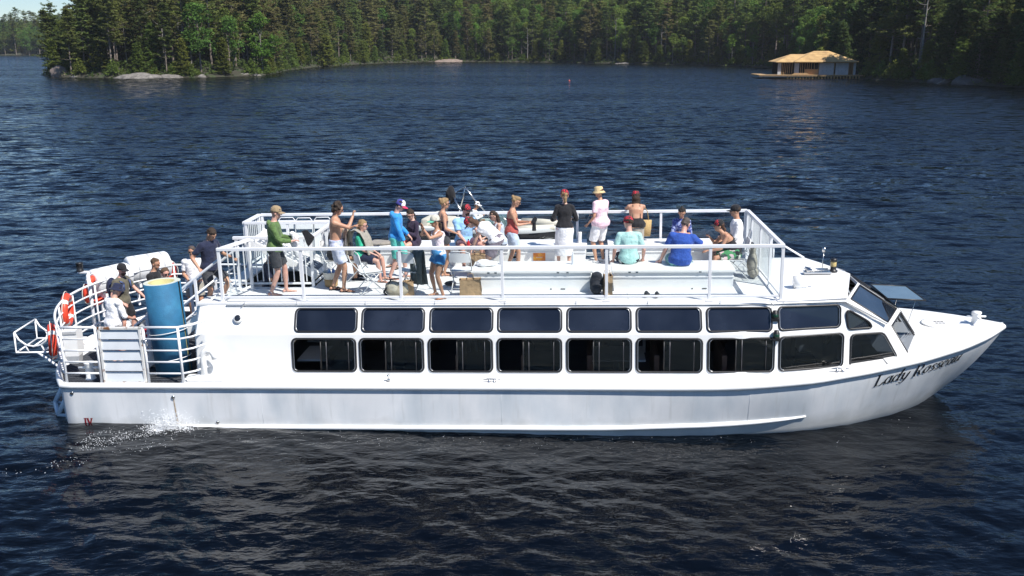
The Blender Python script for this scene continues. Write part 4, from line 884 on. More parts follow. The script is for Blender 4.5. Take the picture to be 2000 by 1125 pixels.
def cleat(x, y, z, par=boat):
    mb = MB(); mb.tube([(x - .16, y, z + .055), (x - .08, y, z + .065), (x + .08, y, z + .065), (x + .16, y, z + .055)], [.008, .016, .016, .008], 7)
    for dx in (-.05, .05): mb.lathe([(.035, 0), (.028, .015), (.018, .06)], 8, M=Matrix.Translation((x + dx, y, z)))
    mb.build('cleat', M_STEEL, par)
cleat(-.19, -2.55, deck_z(-.2, 2.5)); cleat(6.31, -2.25, deck_z(6.3, 2.25)); cleat(-.19, 2.55, deck_z(-.2, 2.5)); cleat(6.31, 2.25, deck_z(6.3, 2.25))
mb = MB(); mb.lathe([(.04, 0), (.03, .02), (.02, .07), (.035, .085), (.035, .1), (.01, .12)], 10, M=Matrix.Translation((-2.16, -2.53, 1.0))); mb.build('fuel_vent', M_STEEL, boat)
hh = lathe_at('deck_hatch', (8.95, .15, deck_z(8.9, .1) - .01), [(.36, 0), (.36, .018), (.33, .022), (.05, .025)], M_WHITE, n=28)
for dx in (-.07, .0, .07):
    for dy in (-.05, .06): mb = MB(); mb.box((8.95 + dx, .15 + dy, deck_z(8.9, .1) + .018), (.05, .035, .008)); mb.build('hatch_slot', M_INT, hh)
for sgn in (-1,):
    for x, z, y in ((5.12, 1.80, -2.24), (5.11, 2.14, -2.06)):
        y = wall_y(x, z); mb = MB(); mb.box((x, y - .05, z - .08), (.16, .12, .05), bev=.01); mb.lathe([(.055, -.06), (.06, -.04), (.06, .05), (.045, .06), (.045, .09), (.01, .1)], 12, M=Matrix.Translation((x, y - .06, z))); ln = mb.build('side_light', M_RUBBER, boat)
        mb = MB(); mb.lathe([(.061, -.03), (.063, -.01), (.063, .02), (.061, .03)], 12, M=Matrix.Translation((x, y - .06, z))); mb.build('lens', pmat('dark green lens', (.01, .05, .03), .15), ln)
mb = MB(); Mp = Matrix.Translation((-5.14, wall_y(-5.1, 2.1) - .02, 2.1)) @ Matrix.Rotation(math.radians(62), 4, 'X'); mb.lathe([(.095, 0), (.095, .03), (.075, .05), (.06, .05)], 20, M=Mp); ph = mb.build('porthole', M_WHITE, boat)
mb = MB(); mb.lathe([(.062, .048), (.062, .055), (.03, .058)], 20, M=Mp); mb.build('pane', pmat('dark port glass', (.02, .025, .035), .1), ph)
# gooseneck vent pipe on the side deck
mb = MB(); mb.tube([(-5.78, -2.45, .98), (-5.78, -2.45, 1.38), (-5.76, -2.45, 1.50), (-5.69, -2.45, 1.57), (-5.60, -2.45, 1.55), (-5.55, -2.45, 1.46), (-5.54, -2.45, 1.40)], .06, 12); mb.build('gooseneck_vent', M_WHITE, boat)
mb = MB(); mb.box((-5.72, -2.5, 1.03), (.72, .2, .09), bev=.015); mb.build('boarding_step', M_WHITE, boat)
# roof fittings: horn, mast light, ventilator
mb = MB(); mb.box((6.35, .0, 2.47), (.55, .16, .05), bev=.01)
for y in (-.06, .06): mb.tube([(6.12, y, 2.53), (6.25, y, 2.53), (6.58, y, 2.53)], [.05, .02, .014], 10)
mb.build('air_horn', M_STEEL, boat)
ml = lathe_at('mast_light', (6.72, .18, 2.44), [(.09, 0), (.09, .03), (.06, .04), (.06, .1), (.065, .11)], M_RUBBER); lathe_at('lens', (6.72, .18, 2.55), [(.055, 0), (.06, .01), (.06, .1), (.055, .11)], pmat('amber lens', (.5, .38, .16), .15), ml); lathe_at('cap', (6.72, .18, 2.66), [(.07, 0), (.07, .05), (.02, .07)], M_RUBBER, ml)
mb = MB(); mb.tube([(6.5, .22, 2.43), (6.54, .3, 2.85)], .01, 6); mb.lathe([(.03, 0), (.04, .05), (.03, .1)], 8, M=Matrix.Translation((6.54, .3, 2.83))); mb.build('radio_aerial', M_STEEL, boat)
mb = MB(); mb.tube([(5.66, -1.0, 2.52), (5.92, -1.0, 2.52)], .12, 14); mb.tube([(5.92, -1.0, 2.52), (6.06, -1.0, 2.5)], [.06, .03], 10); mb.box((5.8, -1.0, 2.43), (.2, .14, .08)); mb.build('roof_ventilator', M_WHITE, boat)
# stern: light on a pole, boarding ladder, cradle
mb = MB(); mb.tube([(-9.5, .55, .95), (-9.5, .55, 2.42)], .04, 8); mb.box((-9.58, .5, 2.43), (.2, .12, .03)); slp = mb.build('stern_light_pole', M_RAIL, boat)
mb = MB(); mb.lathe([(.08, 0), (.08, .03), (.07, .04), (.07, .16), (.08, .17), (.075, .2)], 14, M=Matrix.Translation((-9.64, .5, 2.45))); mb.build('stern_light', M_RUBBER, slp)
M_PIPE = pmat('pale blue pipe', (.55, .64, .72), .4)
mb = MB()
for y in (-2.35, -1.7): x0 = -8.62 if y < -2 else -9.05; mb.tube([(x0, y, .66), (x0 - .27, y, .22), (x0 - .29, y, .17), (x0 + .12, y, .15)], .045, 8)
mb.tube([(-8.9, -2.35, .19), (-9.33, -1.7, .19)], .045, 8); mb.build('boarding_ladder', M_PIPE, boat)
mb = MB()
for y in (-1.2, -.2):
    o_ = 0 if y < -1 else -.12; top = [(-10.30, 1.54), (-10.22, 1.38), (-10.08, 1.27), (-9.92, 1.24), (-9.76, 1.27), (-9.64, 1.36), (-9.58, 1.50)]
    mb.tube([(x + o_, y, z) for x, z in top], .021, 7); mb.tube([(-10.30 + o_, y, 1.54), (-10.32 + o_, y, 1.10), (-9.3, y, 1.12)], .021, 7); mb.tube([(-9.35, y, .72), (-9.85 + o_, y, 1.11)], .028, 7)
    for x in (-10.1, -9.75): mb.tube([(x + o_, y, 1.27), (x + o_ + .06, y, 1.11)], .016, 6)
for x, z in ((-10.32, 1.10), (-10.30, 1.54), (-9.58, 1.50), (-9.75, 1.12), (-9.92, 1.24)): mb.tube([(x, -1.2, z), (x - .12, -.2, z)], .018, 7)
mb.build('stern_cradle', M_RAIL, boat)
for x in (-4.6, 0.0, 4.6):                   # welded plate joints
    mb = MB(); mb.tube([(x, hull_y(x, z) - .001, z) for z in (.16, .4, .65, .86)], .0022, 5); mb.build('plate_joint', M_HULL, boat)
    mb = MB(); mb.tube([(x + .5, wall_y(x, z) - .001, z) for z in (1.06, 1.09)], .003, 4); mb.build('drain_lip', M_WHITE, boat)
# through-hull fittings and stains
for x, z in ((-6.32, .72), (-5.5, .2), (-8.32, .8)): mb = MB(); Mf = Matrix.Translation((x, hull_y(x, z) - .003, z)) @ Matrix.Rotation(PI / 2, 4, 'X'); mb.lathe([(.035, -.01), (.035, .015), (.02, .018)], 12, M=Mf); th = mb.build('hull_outlet', M_STEEL, boat); mb = MB(); mb.lathe([(.019, .017), (.019, .021)], 10, M=Mf); mb.build('bore', M_INT, th)
mb = MB(); m2 = pmat('rust streak', (.42, .33, .24), .6, .3, 20, col2=(.56, .57, .58), c2scale=14); mb.add([(-6.33, hull_y(-6.3, .7) - .004, .69), (-6.305, hull_y(-6.3, .7) - .004, .69), (-6.28, hull_y(-6.3, .2) - .006, .16), (-6.31, hull_y(-6.3, .2) - .006, .16)], [(0, 1, 2, 3)]); mb.build('rust_stain', m2, boat, fix=False)

# ------------------------------------------------------------ lettering, drawn with a broad pen
def cr(pts, n=6):
    P_ = [Vector((*p, 0)) for p in pts]; P_ = [P_[0] * 2 - P_[1]] + P_ + [P_[-1] * 2 - P_[-2]]; out = []
    for i in range(1, len(P_) - 2):
        for k in range(n):
            t = k / n; a, b_, c, d = P_[i - 1:i + 3]; out.append(.5 * ((2 * b_) + (c - a) * t + (2 * a - 5 * b_ + 4 * c - d) * t * t + (3 * b_ - a - 3 * c + d) * t ** 3))
    return out + [P_[-2]]
BOWL = [(.40, .36), (.30, .46), (.15, .42), (.06, .22), (.10, .04), (.22, .02), (.36, .14)]
GLY = {'L': (.62, [[(.02, .0), (.14, .0), (.14, .68), (.02, .7)], [(.14, .7), (.28, .7)], [(.06, .0), (.48, .0), (.55, .16)]]), 'R': (.68, [[(.04, .0), (.24, .0)], [(.14, .0), (.14, .7)], 'c', [(.03, .7), (.34, .7), (.5, .62), (.5, .45), (.36, .36), (.15, .35)], [(.30, .36), (.48, .04), (.62, .0)]]),
       'a': (.5, ['c', BOWL, [(.41, .46), (.37, .1), (.42, .01), (.5, .06)]]), 'd': (.54, ['c', BOWL, [(.52, .74), (.46, .5), (.38, .1), (.43, .01), (.52, .06)]]), 'y': (.52, ['c', [(.02, .40), (.10, .46), (.13, .36), (.12, .12), (.2, .02), (.32, .1)], [(.46, .46), (.40, .14), (.28, -.16), (.12, -.22), (.04, -.15)]]),
       'o': (.5, ['c', [(.24, .46), (.10, .36), (.06, .16), (.18, .01), (.34, .09), (.42, .30), (.36, .44), (.24, .46)]]), 's': (.40, ['c', [(.36, .38), (.27, .46), (.14, .42), (.14, .30), (.27, .2), (.28, .08), (.17, .0), (.03, .06)]]),
       'e': (.46, ['c', [(.08, .2), (.26, .25), (.37, .34), (.32, .45), (.20, .45), (.08, .3), (.07, .1), (.18, .0), (.36, .1)]]), 'u': (.54, ['c', [(.02, .4), (.1, .46), (.13, .36), (.09, .12), (.17, .01), (.3, .08), (.41, .3)], [(.45, .46), (.40, .12), (.45, .01), (.54, .06)]]),
       'I': (.3, [[(.15, .0), (.15, .7)], [(.03, .7), (.27, .7)], [(.03, .0), (.27, .0)]]), 'V': (.6, [[(.08, .7), (.28, .0), (.5, .7)], [(.0, .7), (.18, .7)], [(.4, .7), (.6, .7)]]), ' ': (.28, [])}
def letters(text, nib, nib_a, shear, place, mat, name, size):
    u0 = 0.0
    for ch in text:
        adv, strokes = GLY[ch]; curve = False; mb = MB()
        for s in strokes:
            if s == 'c': curve = True; continue
            pts = cr(s) if curve and len(s) > 3 else [Vector((*p, 0)) for p in s]
            if not (curve and len(s) > 3):
                q = []
                for a, b_ in zip(pts, pts[1:]): q += [a.lerp(b_, k / 4) for k in range(4)]
                pts = q + [pts[-1]]
            d = Vector((math.cos(nib_a), math.sin(nib_a), 0)) * nib / 2; hair = Vector((-d.y, d.x, 0)) * .28
            for a, b_ in zip(pts, pts[1:]):
                for e in (d, hair):
                    Q = [a - e, a + e, b_ + e, b_ - e]
                    mb.add([place((u0 + p.x + shear * p.y) * size, p.y * size) for p in Q], [(0, 1, 2, 3)])
        if strokes: mb.build(name, mat, boat, fix=False)
        u0 += adv
def place_name(u, v):
    x = 6.98 + u * .955; z = _zs(x) - .335 + v + .012 * (x - 7); return (x, hull_y(x, z) - .010, z)
letters('Lady Rosseau', .112, .12, .28, place_name, M_BLACKP, 'name_letter', .345)
letters('IV', .17, .3, .0, lambda u, v: (-8.17 + u, hull_y(-8.1, .2) - .008, .13 + v), M_RED, 'draft_mark', .2)
mb = MB(); mb.box((-8.07, hull_y(-8.1, .16) - .006, .10), (.2, .006, .022)); mb.build('draft_line', M_RED, boat)
# ------------------------------------------------------------ people
SKIN = {'fair': (.55, .335, .255), 'pink': (.58, .33, .26), 'tan': (.46, .255, .165), 'brown': (.33, .17, .105)}
def skin_mat(k):
    m = pmat('skin ' + k, SKIN[k], .5, .07, 9, .06, 80, col2=tuple(c * d for c, d in zip(SKIN[k], (1.0, .82, .78))), c2scale=5, c2lo=.5, c2hi=.75)
    b = m.node_tree.nodes['Principled BSDF']; b.inputs['Subsurface Weight'].default_value = .12; b.inputs['Subsurface Radius'].default_value = (.012, .005, .003); b.inputs['Subsurface Scale'].default_value = 1.0
    return m
def cloth(name, col, var=.14, **k): return pmat('cloth ' + name, col, .85, var, 14, .9, 19, spec=.25, sheen=.15, **k)
M_HAIR = {'brown': pmat('brown hair', (.030, .018, .011), .78, .35, 60, .5, 120, stretch=(1, 1, .25)), 'dark': pmat('dark hair', (.012, .009, .008), .8, .35, 60, .5, 120, stretch=(1, 1, .25)), 'blond': pmat('blond hair', (.27, .175, .085), .78, .3, 60, .5, 120, stretch=(1, 1, .25)), 'sandy': pmat('sandy hair', (.085, .052, .030), .78, .3, 60, .5, 120, stretch=(1, 1, .25)), 'grey': pmat('cropped grey hair', (.075, .058, .05), .7, .3, 60, .3, 160), 'auburn': pmat('auburn hair', (.075, .036, .020), .78, .35, 60, .5, 120, stretch=(1, 1, .25))}
M_EYE = pmat('eye', (.03, .02, .015), .2); M_LIP = pmat('lips', (.40, .16, .14), .5); M_LENS = pmat('sunglass lens', (.012, .012, .014), .08, coat=.5); M_BLACK = cloth('black', (.016, .016, .019)); M_NAVY = cloth('navy', (.016, .021, .05))
def plaid(name='red plaid', a=(.55, .025, .045), b=(.02, .015, .02), s=34):
    if name in MATS: return MATS[name]
    m = pmat(name, a, .85); N, L = m.node_tree.nodes, m.node_tree.links; tc = N.new('ShaderNodeTexCoord'); ck = N.new('ShaderNodeTexChecker'); ck.inputs['Scale'].default_value = s; ck.inputs[1].default_value = (*a, 1); ck.inputs[2].default_value = (*b, 1)
    L.new(tc.outputs['Object'], ck.inputs[0]); L.new(ck.outputs[0], N['Principled BSDF'].inputs['Base Color']); return m
def blotch(name, cols, s=14):
    if name in MATS: return MATS[name]
    m = pmat(name, cols[0], .85); N, L = m.node_tree.nodes, m.node_tree.links; tc = N.new('ShaderNodeTexCoord'); v = N.new('ShaderNodeTexVoronoi'); v.inputs['Scale'].default_value = s
    L.new(tc.outputs['Object'], v.inputs[0]); sp = N.new('ShaderNodeSeparateColor'); L.new(v.outputs['Color'], sp.inputs[0]); r = N.new('ShaderNodeValToRGB'); r.color_ramp.interpolation = 'CONSTANT'; L.new(sp.outputs[0], r.inputs[0])
    e = r.color_ramp.elements; e[0].color = (*cols[0], 1); e[1].position = .5; e[1].color = (*cols[1], 1)
    for i, c in enumerate(cols[2:]): q = e.new(.65 + .15 * i); q.color = (*c, 1)
    L.new(r.outputs[0], N['Principled BSDF'].inputs['Base Color']); return m
def remeshed(mb, voxel=.014, it=4, wrinkle=0.0, wf=26, seed=0, fold=0.0):
    me = mb.mesh('tmp'); bm = bmesh.new(); bm.from_mesh(me); bmesh.ops.recalc_face_normals(bm, faces=bm.faces); bm.to_mesh(me); bm.free()
    o = bpy.data.objects.new('tmp', me)
    a = o.modifiers.new('r', 'REMESH'); a.mode = 'VOXEL'; a.voxel_size = voxel; a.use_smooth_shade = True
    b = o.modifiers.new('s', 'SMOOTH'); b.factor = .5; b.iterations = it
    new = evaluated_alone(o); bpy.data.objects.remove(o); bpy.data.meshes.remove(me)
    n = len(new.vertices); co = np.empty(n * 3, np.float32); new.vertices.foreach_get('co', co); co = co.reshape(-1, 3)
    if wrinkle:
        nm = np.empty(n * 3, np.float32); new.vertices.foreach_get('normal', nm); nm = nm.reshape(-1, 3)
        d = vnoise(co * wf * [1, 1, 1.5], seed) * wrinkle + vnoise(co * wf * 2.3, seed + 1) * wrinkle * .5
        co = co + nm * d[:, None]; new.vertices.foreach_set('co', co.astype(np.float32).ravel())
    new.polygons.foreach_set('use_smooth', np.ones(len(new.polygons), bool)); new.update(); return new
def ik(a, t, l1, l2, pole):
    a, t = Vector(a), Vector(t); d = t - a; L_ = min(d.length, (l1 + l2) * .998); L_ = max(L_, abs(l1 - l2) + .01); u = d.normalized(); t = a + u * L_
    x = (l1 * l1 - l2 * l2 + L_ * L_) / (2 * L_); hgt = math.sqrt(max(0, l1 * l1 - x * x)); p = Vector(pole); p = (p - u * p.dot(u)); p = p.normalized() if p.length > 1e-5 else u.orthogonal().normalized()
    return a + u * x + p * hgt, t
class Fig:
    pass
RM = [(-.11, .07, .075), (-.06, .155, .115), (.03, .172, .122), (.13, .152, .108), (.25, .158, .112), (.36, .176, .118), (.44, .172, .104), (.49, .12, .08), (.535, .06, .058)]
RF = [(-.11, .07, .08), (-.06, .165, .125), (.03, .178, .13), (.14, .128, .094), (.24, .136, .098), (.34, .150, .118), (.42, .146, .098), (.47, .105, .075), (.515, .05, .052)]
def skeleton(h, sex, pose):
    s = h / 1.75; F = Fig(); F.s = s; F.sex = sex; bulk = pose.get('bulk', 1.0); F.bulk = bulk
    sit = pose.get('sit'); lean = pose.get('lean', .02); side = pose.get('side', 0.0); tw = pose.get('twist', 0.0)
    F.pel = Vector(pose.get('pelvis', (0, 0, (sit + .10 * s) if sit else .925 * s)))
    def spine(d):
        t = max(0, min(1, d / .5)); n = 12; p = F.pel.copy(); c = 0.0; step = d * s / n
        for k in range(n):
            a = lean * (.35 + .8 * (k + .5) / n * t) if d > 0 else lean * .3; p += Vector((math.sin(a), math.sin(side) * 1.0, math.cos(a) * math.cos(side))).normalized() * step
        a = lean * (.35 + .8 * t) if d > 0 else lean * .3; u = Vector((math.sin(a), math.sin(side), math.cos(a) * math.cos(side))).normalized(); l = Matrix.Rotation(tw * t, 3, 'Z') @ Vector((0, 1, 0)); l = (l - u * l.dot(u)).normalized(); return p, u, l, l.cross(u)
    F.spine = spine; R_ = RM if sex == 'm' else RF; F.R = R_
    def rings(inf, d0, d1, flare=0.0, n=18):
        over = getattr(F, 'over', 0.0); out = []; ds = sorted(set([d0, d1] + [r[0] for r in R_ if d0 < r[0] < d1]))
        for d in ds:
            w = float(np.interp(d, [r[0] for r in R_], [r[1] for r in R_])); q = float(np.interp(d, [r[0] for r in R_], [r[2] for r in R_])); p, u, l, f = spine(d); k = flare * max(0, (.25 - d)) / .3
            bw_ = bulk if d < .42 else 1 + (bulk - 1) * .4; W, Q = w * s * bw_ + inf + k + (over if d < .13 else 0), q * s * (bw_ + (bulk - 1) * (.35 if .0 < d < .35 else 0)) + inf + k + (over if d < .13 else 0)
            out.append([p + l * W * math.copysign(abs(math.cos(a)) ** .85, math.cos(a)) + f * (Q * math.copysign(abs(math.sin(a)) ** .9, math.sin(a)) + (.012 * s if d > .2 else 0)) for a in [2 * PI * i / n for i in range(n)]])
        return out
    F.rings = rings; shw = (.182 if sex == 'm' else .155) * s * (1 + (bulk - 1) * .5)
    p, u, l, f = spine(.445 if sex == 'm' else .43); F.fwd, F.left, F.up = f, l, u; F.arm = {}; F.leg = {}
    la, lf = .285 * s, .255 * s
    for k, sg in (('l', 1), ('r', -1)):
        sh = p + l * shw * sg; rest = F.pel + Vector((.06, sg * .26 * s * (1 + (bulk - 1)), -.10 * s))
        tgt = Vector(pose['h' + k]) if ('h' + k) in pose else rest
        pole = Vector(pose.get('e' + k, (-.7, sg * .5, -.5))); el, wr = ik(sh, tgt, la, lf, pole); F.arm[k] = (sh, el, wr)
        hip = F.pel + Vector((0, sg * .092 * s, -.02 * s)); ft = Vector(pose.get('f' + k, (0.0, sg * .11, 0.0))) + Vector((0, 0, .075 * s))
        kn, an = ik(hip, ft, .435 * s, .425 * s, Vector(pose.get('k' + k, (1, sg * .15, .1)))); F.leg[k] = (hip, kn, an)
    nk, u, l, f = spine(.50 if sex == 'm' else .48); hy, hp = pose.get('head', (0, 0)); hr = pose.get('roll', 0)
    a0 = lean * .35; base = Matrix.Rotation(tw * .7 + hy, 3, 'Z') @ Matrix.Rotation(hp, 3, 'Y') @ Matrix.Rotation(hr, 3, 'X')
    F.nk = nk; F.neck_top = nk + u * .09 * s + Vector((.02, 0, 0)) * s * 1.0 + base @ Vector((.01, 0, .01)) * s; F.Hc = F.neck_top + base @ Vector((.018, 0, .095)) * s; F.HM = Matrix.Translation(F.Hc) @ base.to_4x4() @ Matrix.Scale(s, 4)
    return F
def limb(mb, pts, rs, n=12): mb.tube(pts, rs, n)
def seg(chain, rad, t0, t1, m=9):
    """points and radii along a two-bone chain between fractions (0..2)"""
    P_, R_ = [], []
    for i in range(m):
        t = lerp(t0, t1, i / (m - 1)); a, b, c = chain; p = a.lerp(b, t) if t <= 1 else b.lerp(c, t - 1); P_.append(p); R_.append(float(np.interp(t, [q[0] for q in rad], [q[1] for q in rad])))
    return P_, R_
ARM_M = [(0, .054), (.25, .051), (.6, .045), (.95, .038), (1.2, .041), (1.6, .034), (2, .026)]; ARM_F = [(0, .045), (.25, .042), (.6, .037), (.95, .033), (1.2, .035), (1.6, .029), (2, .022)]
LEG_M = [(0, .088), (.3, .085), (.7, .066), (.95, .055), (1.08, .052), (1.3, .058), (1.6, .045), (1.9, .036), (2, .038)]; LEG_F = [(0, .092), (.3, .087), (.7, .065), (.95, .051), (1.08, .048), (1.3, .053), (1.6, .040), (1.9, .032), (2, .034)]
def body_mesh(F, skin, hand_dir, shoes, seed):
    s = F.s; mb = MB(); mb.loft(F.rings(0, -.11, .535 if F.sex == 'm' else .515), cap=True); bk = 1 + (F.bulk - 1) * .5
    AR = [(t, r * s * bk) for t, r in (ARM_M if F.sex == 'm' else ARM_F)]; LR = [(t, r * s * bk) for t, r in (LEG_M if F.sex == 'm' else LEG_F)]
    mb.tube([F.nk - F.up * .03 * s, F.neck_top, F.neck_top + F.up * .05 * s], [(.062 if F.sex == 'm' else .05) * s, (.055 if F.sex == 'm' else .045) * s, .05 * s], 12)
    for k in 'lr':
        sh, el, wr = F.arm[k]; sg = 1 if k == 'l' else -1; mb.ball(sh, AR[0][1] * 1.12, 12, 8); mb.ball(sh - F.left * sg * .05 * s + F.up * .012, .055 * s, 10, 7); P_, R_ = seg(F.arm[k], AR, 0, 2, 15); mb.tube(P_, R_, 12)
        P_, R_ = seg(F.leg[k], LR, 0, 2, 17); mb.tube(P_, R_, 14); hip = F.leg[k][0]; mb.ball(hip + Vector((-.02 * s, 0, .0)), .098 * s, 12, 8)
        kn, an = F.leg[k][1:]; fd = Vector((kn - an)); fd = Vector((1, .12 * sg, 0)) if 'fd' not in F.__dict__ else F.fd[k]; fd.normalize(); a0 = an + Vector((0, 0, -.03 * s))
        lat = Vector((-fd.y, fd.x, 0))
        for q, w, hh, z in ((-.045, .032, .034, -.012), (.03, .034, .034, -.01), (.09, .040, .026, -.018), (.15, .042, .018, -.026), (.19, .032, .014, -.03)): mb.ball(a0 + fd * q * s + Vector((0, 0, z * s)), (w * s, w * s, hh * s), 10, 6)
    H = F.HM; mb.ball((0, 0, .022), (.098, .076, .098), 16, 12, M=H); mb.ball((.022, 0, -.045), (.066, .056, .075), 14, 10, M=H); mb.ball((.055, 0, -.085), (.028, .032, .026), 10, 8, M=H); mb.ball((.082, 0, .018), (.018, .05, .016), 10, 6, M=H)
    for k in 'lr':
        sh, el, wr = F.arm[k]; d = (wr - el).normalized(); d = Vector(hand_dir[k]).normalized() if k in hand_dir else d; F.hd = getattr(F, 'hd', {}); nrm = Vector((0, 1, 0)).cross(d); nrm = nrm if nrm.length > .2 else Vector((1, 0, 0)); side_ = d.cross(nrm.normalized()).normalized()
        pn = d.cross(side_).normalized(); F.hd[k] = (d, side_, pn); M = Matrix.Translation(wr + d * .045 * s) @ Matrix((d, side_, pn)).transposed().to_4x4(); mb.ball((0, 0, 0), (.055 * s, .040 * s, .020 * s), 12, 8, M=M)
    me = remeshed(mb, .0135, 3); me.materials.append(skin); bm = bmesh.new(); bm.from_mesh(me)
    ex = MB(); idx = []
    def more(f, mat): n0 = len(ex.f); f(); idx.append((n0, len(ex.f), mat))
    def fingers():
        for k in 'lr':
            sh, el, wr = F.arm[k]; d, sd, pn = F.hd[k]; sg = 1 if k == 'l' else -1; root = wr + d * .08 * s; cv = -pn * (1 if sg > 0 else 1); grip = F.grip.get(k, .5)
            for j, (o, L_) in enumerate(((.027, .068), (.009, .078), (-.009, .072), (-.026, .056))):
                p = root + sd * o * s; a = grip; pts = [p - d * .02 * s]; dd = d.copy(); ax = sd
                for q in range(3): pts.append(pts[-1] + dd * L_ * s * (.5 if q == 0 else .36)); dd = (Matrix.Rotation(a, 3, ax) @ dd)
                ex.tube(pts, [.0095 * s, .009 * s, .008 * s, .006 * s], 6)
            tdir = (d * .7 + sd * .75 * 1 + cv * .2).normalized(); p = wr + d * .03 * s + sd * .028 * s; ex.tube([p, p + tdir * .035 * s, p + tdir * .06 * s + d * .012 * s, p + tdir * .068 * s + d * .03 * s], [.012 * s, .011 * s, .009 * s, .007 * s], 6)
    more(fingers, 0)
    more(lambda: (ex.tube([(.086, 0, .02), (.098, 0, -.008), (.106, 0, -.028), (.092, 0, -.04)], [.006, .009, .012, .009], 8, M=H), [ex.ball((-.004, y, -.01), (.02, .009, .032), 8, 6, M=H) for y in (.078, -.078)]), 0)
    more(lambda: [ex.ball((.0885, y, .006), (.008, .015, .007), 8, 6, M=H) for y in (.032, -.032)], 1)
    more(lambda: ex.ball((.083, 0, -.068), (.010, .024, .007), 8, 5, M=H), 2)
    base = len(bm.faces); vs = [bm.verts.new(v) for v in ex.v]
    for fi, f in enumerate(ex.f):
        nf = bm.faces.new([vs[i] for i in f]); nf.smooth = True; nf.material_index = next(m for a, b, m in idx if a <= fi < b)
    bm.normal_update(); bm.to_mesh(me); bm.free(); me.materials.append(M_EYE); me.materials.append(M_LIP); me.name = 'body'; return me
def hair_mb(F, style):
    H = F.HM; mb = MB(); b = MB(); b.ball((-.006, 0, .028), (.108, .087, .108), 20, 14); V = []
    for v in b.v:
        d = (Vector(v) - Vector((0, 0, .02))).normalized(); x, y, z = v; low = -.35 if style != 'crop' else -.2
        if (d.x > .30 and d.z < .52) or (d.x > .0 and d.z < -.05 and style in ('short', 'crop', 'curly', 'bun', 'pony')) or d.z < low: v = tuple(Vector(v) * .82)
        V.append(v)
    mb.add(V, b.f, True, M=H); r = random.Random(len(style))
    if style == 'curly':
        for _ in range(46):
            a, e = r.uniform(1.0, 5.3), r.uniform(-.5, 1.4); mb.ball((.105 * math.cos(a) * math.cos(e) - .01, .09 * math.sin(a) * math.cos(e), .03 + .11 * math.sin(e)), r.uniform(.018, .03), 8, 6, M=H)
        mb.ball((-.07, 0, -.05), (.05, .07, .05), 10, 8, M=H)
    if style == 'pony':
        mb.tube([(-.09, 0, .06), (-.13, 0, .05), (-.14, 0, -.03), (-.13, 0, -.12), (-.11, 0, -.17)], [.025, .033, .035, .026, .008], 10, M=H)
    if style == 'lowpony': mb.tube([(-.085, 0, -.03), (-.12, .0, -.07), (-.11, .02, -.15), (-.08, .03, -.22)], [.03, .03, .026, .008], 10, M=H)
    if style == 'bun': mb.ball((-.09, 0, .075), (.045, .045, .042), 12, 9, M=H)
    if style == 'topbun': mb.ball((-.04, 0, .135), (.03, .03, .028), 12, 9, M=H)
    if style == 'long': mb.loft([[(-.03 + .075 * math.cos(a) * k - .02, .088 * math.sin(a) * k, z) for a in np.linspace(PI * .42, PI * 1.58, 9)] + [(-.03 + .045 * math.cos(a) * k - .02, .06 * math.sin(a) * k, z) for a in np.linspace(PI * 1.58, PI * .42, 9)] for z, k in ((.06, 1.05), (-.02, 1.12), (-.10, 1.1), (-.18, 1.15), (-.25, .95))], cap=True, M=H)
    return mb
def cap_on(F, par, mat, brim_mat=None, front=None, back=False, kind='cap'):
    H = F.HM; mb = MB()
    if kind == 'cap':
        prof = [(.0, .138), (.035, .136), (.07, .121), (.093, .09), (.104, .045), (.106, .018)]; mb.lathe(prof[::-1], 20, M=H @ Matrix.Translation((-.004, 0, 0)) @ Matrix.Diagonal((1.02, .86, 1, 1))); o = mb.build('cap', mat, par)
        if front is not None:
            me = o.data; me.materials.append(front); Hi = H.inverted()
            for p in me.polygons:
                q = Hi @ p.center
                if q.x > .02: p.material_index = 1
        b = MB(); pts = []
        for rr in (0, 1):
            row = []
            for a in np.linspace(-1.15, 1.15, 11): L_ = .078 * math.cos(a * .8) * rr; row.append((.092 * math.cos(a) + .012 + L_ * 1.0, .088 * math.sin(a), .028 - .016 * rr - .012 * abs(a) ** 2 * .6))
            pts.append(row)
        sg = -1 if back else 1; up = [[(sg * x, sg * y, z) for x, y, z in r] for r in pts]; dn = [[(x, y, z - .007) for x, y, z in r] for r in up]
        b.loft(up, closed=False, M=H); b.loft(dn, closed=False, M=H); b.loft([up[1], dn[1]], closed=False, M=H); b.build('brim', brim_mat or mat, o); return o
    if kind == 'bucket':
        prof = [(.150, -.012), (.152, -.008), (.128, .018), (.104, .042), (.098, .10), (.085, .128), (.04, .138), (.0, .139)]; mb.lathe(prof, 24, M=H @ Matrix.Diagonal((1.04, .92, 1, 1))); return mb.build('bucket_hat', mat, par)
def sunglasses(F, par, mat=None):
    mb = MB(); H = F.HM
    for y in (.031, -.031): mb.ball((.098, y, .008), (.007, .026, .019), 10, 7, M=H)
    mb.tube([(.1, -.01, .014), (.104, 0, .016), (.1, .01, .014)], .004, 5, M=H)
    for y in (.06, -.06): mb.tube([(.094, y * .95, .014), (.05, y * 1.28, .016), (.0, y * 1.32, .012)], .0035, 5, M=H)
    return mb.build('sunglasses', mat or M_LENS, par)
NP = [0]; PEOPLE = {}
